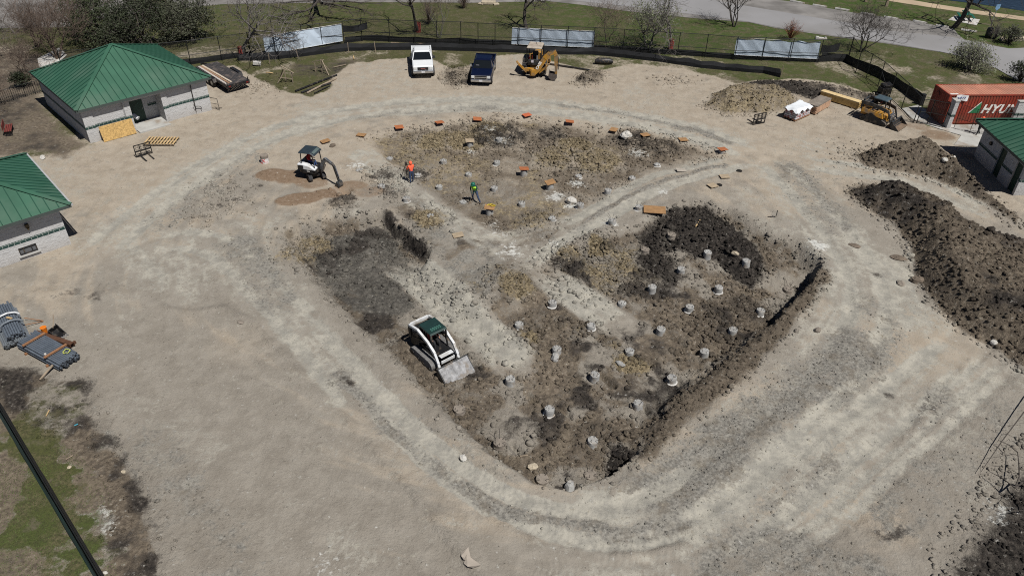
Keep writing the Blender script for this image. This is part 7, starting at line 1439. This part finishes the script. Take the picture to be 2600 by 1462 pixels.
# pallet, forks, plywood at the rear left building
t = thing('wood_pallet', 'long pale wooden pallet lying in front of the rear left building', 'pallet', (*(np.array([-27.95, 55.5])), 0.02), R(1))
b = MB()
for k in range(10): b.box((-1.12+k*.249, 0, .13), (.13, 1.35, .025))
b.build('deck_boards', WOOD, t); b = MB()
for y in (-.6, 0, .6): b.box((0, y, .06), (2.4, .09, .11))
b.build('stringers', WOOD_GREY, t)
def forks(label, c, az, tines=True):
    t = thing('pallet_fork', label, 'pallet fork', (c[0], c[1], float(TH(*c))), az, None); b = MB(); W_ = 1.2
    for z in (.08, .46, .95): b.box((0, 0, z), (W_, .06, .10 if z < .9 else .05))
    for x in (-W_/2, -.2, .2, W_/2): b.box((x, 0, .5), (.06, .055, .95))
    b.build('frame', BLACK, t); b = MB()
    for k in range(6): b.box((-.5+k*.2, .0, .70), (.018, .02, .45))
    for z in (.6, .75): b.box((0, .0, z), (W_, .02, .018))
    b.build('guard_grid', BLACK, t)
    for x in (-.28, .28):
        b = MB(); b.bar((x, -.04, .3), (x, -.06, .05), .1, .05); b.bar((x, -.03, .05), (x, -1.15, .03), .11, .04); b.build('tine', DARKM, t)
    return t
forks('black pallet fork attachment with tines toward the yard in front of the long pallet', (-28.42, 53.25), R(29)+R(14))
forks('black pallet fork attachment standing alone near the white covered pallet', (20.72, 61.25), R(24)+R(180))
q0, q1 = np.array([-32.40, 55.30]), np.array([-30.57, 57.06]); c = (q0+q1)/2; t = thing('plywood_sheet', 'large tan particle board sheet leaning on the rear left building wall', 'plywood sheet', (*c, .02), R(44)); b = MB(); b.box((0, .16, .56), (2.55, .03, 1.22), (R(-16), 0, 0)); b.build('panel', OSB, t)
q = GT(345, 321); b = MB(); b.cyl((-.1, 0, .62), (.32, -.1, .40), .17, 14); o = b.build('wrap_roll', mat('roll_white', (.68, .69, .70), .6, 0, .05, 4), None, smooth=True); o.location = q+Vector((.0, .25, .25)); tag(o, 'white roll standing between the particle board and the alcove', 'roll')

# covered bag pallet and lumber
def prism_thing(): pass
c = (24.45, 63.0); t = thing('bag_pallet', 'stack of shrink wrapped bags under a white sheet on a pallet', 'bag pallet', (*c, float(TH(*c))), R(40)); BAGS = mat('wrapped_bags', (.42, .42, .44), .6, 0, .45, 5, dirt=(.25, .04, .03), dirt_amt=.45)
b = MB()
for z in range(5):
    for i in range(2): b.box((-.55+i*1.1+.02*z, 0, .24+z*.16), (1.06, 1.18, .15))
b.build('bags', BAGS, t, bevel=.05); b = MB()
for y in (-.5, 0, .5): b.box((0, y, .06), (2.2, .1, .1))
b.box((0, 0, .13), (2.25, 1.25, .03)); b.build('pallet', STRAP, t); b = MB(); rng = random.Random(2)
cloth(b, lambda u, v: ((u-.5)*2.5, (v-.5)*1.5, 1.10+.05*math.sin(u*5+v*3)-(.22+.1*math.sin(u*19+v*13))*max(0, max(abs(u-.5), abs(v-.5))-.38)/.12), 24, 16); b.build('cover_sheet', mat('cover_white', (.64, .68, .72), .6, 0, .06, 3, .01, 5), t, smooth=True)
def lumber(label, c, az, L, W_, H, nx, nz, m, topm):
    t = thing('lumber_stack', label, 'lumber stack', (*c, float(TH(*c))), az); rng = random.Random(nx)
    b = MB(); tp = MB(); w_, h_ = W_/nx, H/nz
    for j in range(nz):
        for i in range(nx): (tp if j == nz-1 else b).box((rng.uniform(-.05, .05), -W_/2+w_*(i+.5), .1+h_*(j+.5)), (L*rng.uniform(.97, 1.0), w_*.94, h_*.92))
    b.build('boards', m, t); tp.build('top_boards', topm, t); b = MB()
    for x in (-L*.35, L*.35): b.box((x, 0, .05), (.1, W_+.1, .098))
    b.build('bearer', WOOD_GREY, t)
lumber('short stack of lumber with weathered grey top boards beside the white cover', (26.75, 64.65), R(46), 2.7, 1.05, .75, 8, 6, mat('lumber_pink', (.42, .27, .18), .8, 0, .25, 3), mat('lumber_grey', (.19, .165, .14), .85, 0, .25, 3))
lumber('long stack of fresh yellow lumber behind the grey topped stack', (29.25, 66.15), R(-45), 3.7, .6, .62, 4, 6, mat('lumber_yellow', (.50, .34, .13), .75, 0, .25, 3), mat('lumber_cream', (.56, .43, .23), .75, 0, .15, 3))
# sawhorse braces, pipes and boards by the left banner
def frame_brace(label, q, az):
    t = thing('timber_frame', label, 'timber frame', q, az); b = MB(); b.bar((-.75, .5, 0), (0, 0, 1.25), .09, .05); b.bar((-.55, -.5, 0), (.15, .0, 1.15), .09, .05); b.build('brace', WOOD_GREY, t)
    for x in (.1, .75): b = MB(); b.box((x, 0, .45 if x > .5 else .62), (.07, .07, .95 if x > .5 else 1.3)); b.build('post', WOOD_GREY, t)
    b = MB(); b.bar((-.35, .35, 1.4), (1.0, -.1, .95), .09, .05); b.bar((-.3, -.3, .5), (.75, 0, .35), .07, .05); b.build('crosspiece', WOOD_GREY, t)
frame_brace('left weathered timber brace frame below the left banner', GT(*Z2(450, 755)), R(-8)); frame_brace('right weathered timber brace frame below the left banner', GT(*Z2(800, 670)), R(170))
for i, (a, c_, lb, m_) in enumerate([(Z2(545, 850), Z2(925, 700), 'long black drain pipe lying at the edge of the sand left of the white truck', BLACK), (Z2(600, 862), Z2(870, 775), 'grey brown pipe lying beside the long black pipe', DARKM), (Z2(650, 868), Z2(920, 730), 'weathered pole lying beside the black pipe', WOOD_GREY), (Z2(720, 868), Z2(860, 800), 'short dark pole nearest the sand', DARKM),
      (Z2(1425, 408), Z2(2060, 420), 'pink brown board lying behind the white truck', mat('board_pink', (.42, .30, .24), .8, 0, .2, 2)), (Z2(1780, 448), Z2(2100, 458), 'thin pale board right of the white truck', WOOD), (Z2(1790, 460), Z2(2140, 468), 'thin pale batten nearest the grass right of the white truck', WOOD), (Z2(895, 630), Z2(1010, 604), 'short brown plank on the sand edge', WOOD_GREY),
      (Z3(700, 598), Z3(1080, 655), 'long dark pipe on the ground right of the backhoe', DARKM), (Z4(20, 660), Z4(300, 668), 'dark pipe lying along the end of the silt fence', DARKM), (Z3(1950, 585), Z3(2350, 612), 'black pipe lying along the far silt fence', BLACK),
      (Z2(275, 678), Z2(340, 684), 'short pale stick on the grass below the left banner', WOOD), (Z2(1078, 525), Z2(1084, 552), 'small pale block on the grass strip', WOOD)]):
    p, q = GT(*a), GT(*c_); b = MB()
    if 'board' in lb or 'plank' in lb or 'batten' in lb or 'block' in lb: b.bar((0, 0, .1), (q-p)+Vector((0, 0, .1)), .16 if 'pink' in lb else .09, .05)
    else: b.tube([(0, 0, .1), (q-p)*.5+Vector((0, 0, .12)), (q-p)+Vector((0, 0, .08))], .09 if 'pipe' in lb else .05, 8)
    o = b.build('plank' if m_ in (WOOD, WOOD_GREY) or 'board' in lb else 'pipe', m_); o.location = p; tag(o, lb, 'plank' if o.name.startswith('plank') else 'pipe')
q = GT(*Z2(195, 605)); b = MB(); b.box((0, 0, .25), (.75, .45, .32), (0, .15, .2)); o = b.build('white_box', CONC_W, None, bevel=.03); o.location = q; tag(o, 'small white box beside the silt fence left of the left banner', 'box')
q = GT(*Z3(1205, 592)); b = MB(); b.tube([(-.9, 0, .3), (-.5, 0, .32), (.5, 0, .32), (.9, 0, .28)], [.18, .32, .32, .18], 12); o = b.build('soil_roll', DARKM, None, smooth=True); o.location = q; tag(o, 'dark rolled mat lying on the grass right of the backhoe', 'roll')
q = GT(*Z4(1240, 872)); b = MB(); b.box((0, 0, .45), (1.0, .7, .5), (.1, .1, .3)); b.box((.1, .1, .85), (.9, .6, .3), (.2, -.1, .2)); b.box((-.3, -.3, .12), (.9, .8, .2), (0, 0, .6)); o = b.build('black_crate', BLACK, None, bevel=.05); o.location = q; tag(o, 'black crate heap against the diagonal fence behind the tracked loader', 'crate')
# painted stump
q = GT(673, 412); t = thing('painted_casing', 'short grey casing painted white with a red cross left of the excavator', 'casing', q, 0); b = MB(); b.tube([(0, 0, -.05), (0, 0, .55)], [.30, .29], 18); b.build('shell', mat('casing_white', (.56, .55, .54), .8, 0, .15, 4, dirt=(.5, .06, .06), dirt_amt=.1), t, smooth=True); b = MB(); b.tube([(0, 0, .55), (0, 0, .62)], [.295, .28], 18); b.tube([(0, 0, .40), (0, 0, .56)], [.302, .298], 18); b.build('rim', PIERD, t); b = MB()
for a0, z0, z1 in ((-1.9, .12, .36), (-1.2, .12, .36)): b.bar((.298*math.cos(a0), .298*math.sin(a0), z0), (.298*math.cos(-3.1-a0), .298*math.sin(-3.1-a0), z1), .05, .03)
b.bar((-.28, -.12, .05), (-.1, -.28, .03), .06, .04); b.build('red_cross', mat('paint_red', (.55, .02, .02), .7, 0, .1, 5), t)
for i, (q, s, m_, lb, nm) in enumerate([(z7(1230, 246), (.5, .42, .36), ROCKW, 'white boulder on the dark rubble at the top right of the upper dig', 'boulder'), (z10(578, 1268), (.36, .22, .2), PIERC, 'grey boulder lying below a pier in the lower pit', 'boulder'), (z12(1255, 1235), (.32, .26, .26), PIERC, 'pale concrete block at the lower tip of the pit', 'concrete_lump'),
      (z7(725, 850), (.45, .35, .26), ROCKW, 'white concrete lump beside a pier left of the haul road', 'concrete_lump'), (z10(1180, 1325), (.3, .14, .12), PIERC, 'small grey slab stone below the orange clay ring', 'boulder'), (z10(2240, 285), (.26, .16, .14), ROCKT, 'tan stone on the right shoulder of the black heap', 'boulder'), (z11(1545, 415), (.42, .32, .26), ROCKB, 'dark clod fallen at the foot of the long soil heap', 'clod'),
      (z11(1385, 205), (.5, .28, .12), ROCKB, 'flat dark clod on the pale road beside the long soil heap', 'clod'), (z11(975, 90), (.4, .25, .08), ROCKB, 'flat dark clod high on the right pale road', 'clod'), (z11(1400, 435), (.3, .25, .1), PIERD, 'grey clod on the right pale road', 'clod'), (z11(635, 870), (.24, .18, .14), PIERD, 'small grey stone on the speckled right road', 'boulder'),
      ((2415, 409), (.42, .3, .28), ROCKW, 'white boulder on the side of the near right heap', 'boulder'), ((2400, 404), (.25, .2, .18), ROCKW, 'smaller white stone left of the white boulder on the near right heap', 'boulder'), ((2291, 480), (.22, .18, .16), ROCKW, 'white stone on top of the dark long heap', 'boulder'), (z11(2335, 820), (.2, .2, .15), ROCKW, 'white stone low on the long soil heap', 'boulder'),
      ((611, 818), (.2, .16, .06), PIERD, 'flat round stone on the left pale track', 'boulder'), ((109, 402), (.35, .2, .14), ROCKW, 'white stone beside the leaf litter above the left building', 'boulder'), (z6(888, 330), (.3, .22, .14), ROCKB, 'brown clod right of the tan cover by the excavator', 'clod'), (z12(275, 960), (.2, .16, .14), ROCKW, 'white stone on the pale track left of the pit tip', 'boulder'), (z12(915, 1040), (.25, .2, .12), ROCKT, 'tan stone above the dirt caked pier at the pit tip', 'boulder'),
      ((177, 1186), (.10, .09, .06), ROCKT, 'round tan stone on the lower left grass', 'boulder'), ((314, 1198), (.09, .12, .06), ROCKT, 'oval tan stone on the dark soil at lower left', 'boulder'), ((268, 1454), (.10, .08, .06), ROCKW, 'white stone at the bottom edge beside the screened fence', 'boulder')]): rock(lb, q, s, 70+i, m_, nm, cat='rock' if nm != 'clod' else 'clod')
for q, az, sc, lb in (((1183, 1412), 1.9, 1.0, 'upper torn sheet of cardboard at the bottom of the yard'), ((1196, 1432), 2.6, 1.1, 'lower torn sheet of cardboard at the bottom of the yard')):
    p = GT(*q); b = MB(); b.add([(-.36, -.16, .05), (.34, -.20, .12), (.24, .14, .05), (.02, .20, .10), (-.20, .16, .16)], [(0, 1, 3), (1, 2, 3), (0, 3, 4)]); b.add([(-.36, -.16, .03), (.34, -.20, .10), (.24, .14, .03), (.02, .20, .08), (-.20, .16, .14)], [(3, 1, 0), (3, 2, 1), (4, 3, 0)])
    o = b.build('cardboard_sheet', mat('cardboard', (.31, .275, .235), .85, 0, .12, 4)); o.location = p; o.rotation_euler = (0, 0, az); o.scale = (sc*.95,)*3; tag(o, lb, 'cardboard')
for a, c_, lb, m_, r_ in ((z12(770, 0), z12(770, 0), '', WOOD, 0),)[:0] + (((190, 1082), (199, 1078), 'short blue stick on the dark soil at lower left', mat('blue_plastic', (.05, .28, .38), .5), .03), ((118, 1058), (126, 1043), 'pale stick on the dark soil at lower left', WOOD, .03), ((168, 1168), (186, 1158), 'grey stick at the edge of the lower left grass', WOOD_GREY, .025), (z7(1870, 1075), z7(1908, 1018), 'white board lying on the black heap', WOOD, .05), (z12(795, 940), z12(868, 932), 'pale stick below the dirt caked pier on the left bank', WOOD_GREY, .03),
      (z11(-1632, -20), z11(-1600, -10), 'stick', WOOD, .02))[:5]:
    p, q = GT(*a), GT(*c_); b = MB(); b.tube([(0, 0, .06), (q-p)+Vector((0, 0, .06))], r_, 6); o = b.build('stick', m_); o.location = p; tag(o, lb, 'stick')
p = GT(*z11(235, 985)) if False else GT(1964, 552); b = MB(); b.tube([(-.4, 0, .05), (.15, 0, .08), (.2, .1, .5)], .03, 5); o = b.build('bent_bar', REBAR); o.location = p; tag(o, 'bent dark bar on the bare ground right of the black heap', 'bent bar')

# ------------------------------------------------------------------ loose clods: the countless lumps of broken soil
def clod_shapes():
    out = []
    for s in range(8):
        rng = random.Random(s); b = MB(); b.ball((0, 0, 0), 1, 6, 4, (1, rng.uniform(.6, .95), rng.uniform(.45, .75)), .36, rng); tri = []
        for f in b.f:
            for i in range(1, len(f)-1): tri.append((f[0], f[i], f[i+1]))
        out.append((np.array(b.v), np.array(tri)))
    return out
SHAPES = clod_shapes()
for _k in range(4):
    _r = np.random.RandomState(_k+20); SHAPES.append((np.array([(1, 0, 0), (0, 1, 0), (-1, 0, 0), (0, -1, 0), (0, 0, .7), (0, 0, -.7)])*_r.uniform(.6, 1.2, (6, 1))+_r.uniform(-.15, .15, (6, 3)), np.array([(0, 1, 4), (1, 2, 4), (2, 3, 4), (3, 0, 4), (1, 0, 5), (2, 1, 5), (3, 2, 5), (0, 3, 5)])))
def scatter(name, pts, sizes, parent=None, seed=0, tone=(-.30, .12)):
    if not len(pts): return None
    rs = np.random.RandomState(seed); z, *A = terrain(pts[:, 0], pts[:, 1]); n = len(pts); V, F, AT = [], [], [[] for _ in range(5)]; base = 0
    small = sizes < .05; which = np.where(small, rs.randint(8, 12, n), rs.randint(0, 8, n)); ang = rs.uniform(0, 6.28, n); tl = rs.uniform(-.5, .5, n); tn = rs.uniform(*tone, n)
    for w in range(12):
        i = np.where(which == w)[0]
        if not len(i): continue
        v, f = SHAPES[w]; k = len(v); q = v[None]*sizes[i][:, None, None]; c, s = np.cos(ang[i])[:, None], np.sin(ang[i])[:, None]
        q = np.stack([q[..., 0]*c-q[..., 1]*s, q[..., 0]*s+q[..., 1]*c, q[..., 2]+q[..., 0]*tl[i][:, None]*.4], -1)+np.stack([pts[i, 0], pts[i, 1], z[i]+sizes[i]*.12], -1)[:, None]
        V.append(q.reshape(-1, 3)); F.append((f[None]+(base+np.arange(len(i))*k)[:, None, None]).reshape(-1, 3)); base += len(i)*k
        for a_, src in zip(AT, list(A)+[np.repeat(tn[:, None], 3, 1)]): a_.append(np.repeat(src[i], k, 0))
    return poly_mesh(name, np.concatenate(V), np.concatenate(F), SOIL, parent, attrs=dict(zip(('m1', 'm2', 'm3', 'm4', 'tone'), (np.concatenate(a_) for a_ in AT))))
rs = np.random.RandomState(5)
def in_poly(P, n, pad=.4):
    lo, hi = P.min(0)-pad, P.max(0)+pad; q = rs.uniform(lo, hi, (n, 2)); return q[sdist(q[:, 0], q[:, 1], P, 3) > -pad]
def sz(n, a, b, p=2.6): return a+(b-a)*rs.uniform(0, 1, n)**p
HLAB = {'yellow': 'heap of yellowish clods at the far edge of the yard', 'far': 'long dark soil heap behind the yellowish heap', 'fore': 'grey brown soil heap in front of the right building', 'long': 'long dark brown soil heap along the right edge', 'pit': 'black soil heap sloping into the lower pit', 'gravel': 'small grey rubble patch between the two pickup trucks', 'stub': 'small clod heap right of the yellow backhoe'}
for o, (P, h, w_, soil, nm) in zip(PILES, HEAPS):
    if o is None: continue
    tag(o, HLAB[nm], 'soil heap')
    dens = {'yellow': 45, 'far': 35, 'fore': 42, 'long': 42, 'pit': 42, 'gravel': 90, 'stub': 70}[nm]; A_ = abs(sum(P[i, 0]*P[(i+1) % len(P), 1]-P[(i+1) % len(P), 0]*P[i, 1] for i in range(len(P))))/2
    q = in_poly(P, int(min(26000, dens*A_*2.2)), .5); q = q[(np.abs(q[:, 0]) < 8+q[:, 1]*.74)]
    big_ = np.where(rs.uniform(0, 1, len(q)) < .012, rs.uniform(1.6, 2.6, len(q)), 1.0)
    c = scatter('clods', q, big_*sz(len(q), .02, .17 if nm in ('long', 'fore', 'pit') else .13, 4.5), o, 3)
    if c is not None: tag(c, kind='stuff')
PT = []; SZ = []
def add(q, s): PT.append(q); SZ.append(s)
q = in_poly(PIT, 1500, .2); add(q, sz(len(q), .08, .24, 2.5))
q = in_poly(PIT, 30000, .3); m = fbm(q[:, 0], q[:, 1], 2.2, 3, 55); q = q[m > .5]; add(q, sz(len(q), .02, .13, 3.5))
q = in_poly(FAN, 20000, .3); m = fbm(q[:, 0], q[:, 1], 2.0, 3, 56); q = q[m > .52]; add(q, sz(len(q), .02, .13, 3.2))
for c, r, h, soil in BUMPS:
    n = int(110*r*r*(1.5 if max(soil[0], soil[2]) > .5 else .7)); q = np.array(c)+rs.normal(0, r*.55, (n, 2)); add(q, sz(len(q), .03, .19, 3))
q = in_poly(SOILBAND, 2600, .4); add(q, sz(len(q), .02, .11, 3))
q = in_poly(D([(2440, 1300), (2490, 1215), (2600, 1090), (2700, 1090), (2650, 1500), (2380, 1470), (2360, 1400)]), 2600, .5); add(q, sz(len(q), .02, .14, 3))
q = in_poly(BANK, 5000, .3); add(q, sz(len(q), .02, .15, 3))
for P, w, s in RUBBLE:
    L = np.linalg.norm(np.diff(P, axis=0), axis=1); n = int(L.sum()*w*2*26*s); t_ = rs.uniform(0, L.sum(), n); cu = np.concatenate([[0], np.cumsum(L)]); k = np.clip(np.searchsorted(cu, t_)-1, 0, len(L)-1); f = ((t_-cu[k])/L[k])[:, None]
    q = P[k]*(1-f)+P[k+1]*f+rs.normal(0, w*.6, (n, 2)); add(q, sz(n, .015, .07, 3.5))
edge = np.concatenate([PIT[i]+(PIT[(i+1) % len(PIT)]-PIT[i])*np.linspace(0, 1, max(2, int(28*np.linalg.norm(PIT[(i+1) % len(PIT)]-PIT[i]))))[:, None] for i in range(len(PIT))]); q = edge[::3]+rs.normal(0, .45, edge[::3].shape); add(q, sz(len(q), .02, .13, 3.5))
for (x, y, r) in [(2175, 395, 3), (1010, 600, 2.0), (1560, 1180, 1.2), (2030, 700, 1.5), (1700, 1010, 1.2), (1830, 900, 1.5), (1480, 200, 1.5), (660, 215, 2.5), (560, 470, 2.5), (570, 520, 2), (500, 545, 2), (1690, 205, 2)]:
    c = GP(x*K, y*K); q = c+rs.normal(0, r*.5, (int(60*r*r), 2)); add(q, sz(len(q), .02, .15, 3.5))
q = np.stack([rs.uniform(-45, 45, 60000), rs.uniform(17, 75, 60000)], -1); q = q[sdist(q[:, 0], q[:, 1], SITE, 3) > .3]; m = fbm(q[:, 0], q[:, 1], 5, 3, 57); q = q[rs.uniform(0, 1, len(q)) < sst(.35, .7, m)]; add(q, sz(len(q), .012, .05, 4))
gpoly = GPs([(-10, 1030), (95, 1100), (180, 1160), (245, 1225), (270, 1300), (240, 1350), (280, 1465), (-10, 1465)]); q = in_poly(gpoly, 26000, .3); m = fbm(q[:, 0], q[:, 1], 2.2, 4, 41); q = q[rs.uniform(0, 1, len(q)) < sst(.38, .62, m)]
zz = THs(q); V, F, TC = [], [], []
for i_ in range(len(q)):
    a = rs.uniform(0, 6.28); s_ = rs.uniform(.03, .085); lx_, ly_ = rs.uniform(-.04, .04, 2); c_, d_ = math.cos(a)*.012, math.sin(a)*.012; k = len(V)
    V += [(q[i_, 0]-c_, q[i_, 1]-d_, zz[i_]-.01), (q[i_, 0]+c_, q[i_, 1]+d_, zz[i_]-.01), (q[i_, 0]+lx_, q[i_, 1]+ly_, zz[i_]+s_)]; F.append((k, k+1, k+2))
tag(poly_mesh('grass', V, F, mat('grass_blade', (.075, .115, .028), .7, 0, .45, .8)), kind='stuff')
tag(scatter('loose_clods', np.concatenate(PT), np.concatenate(SZ), None, 9), kind='stuff')
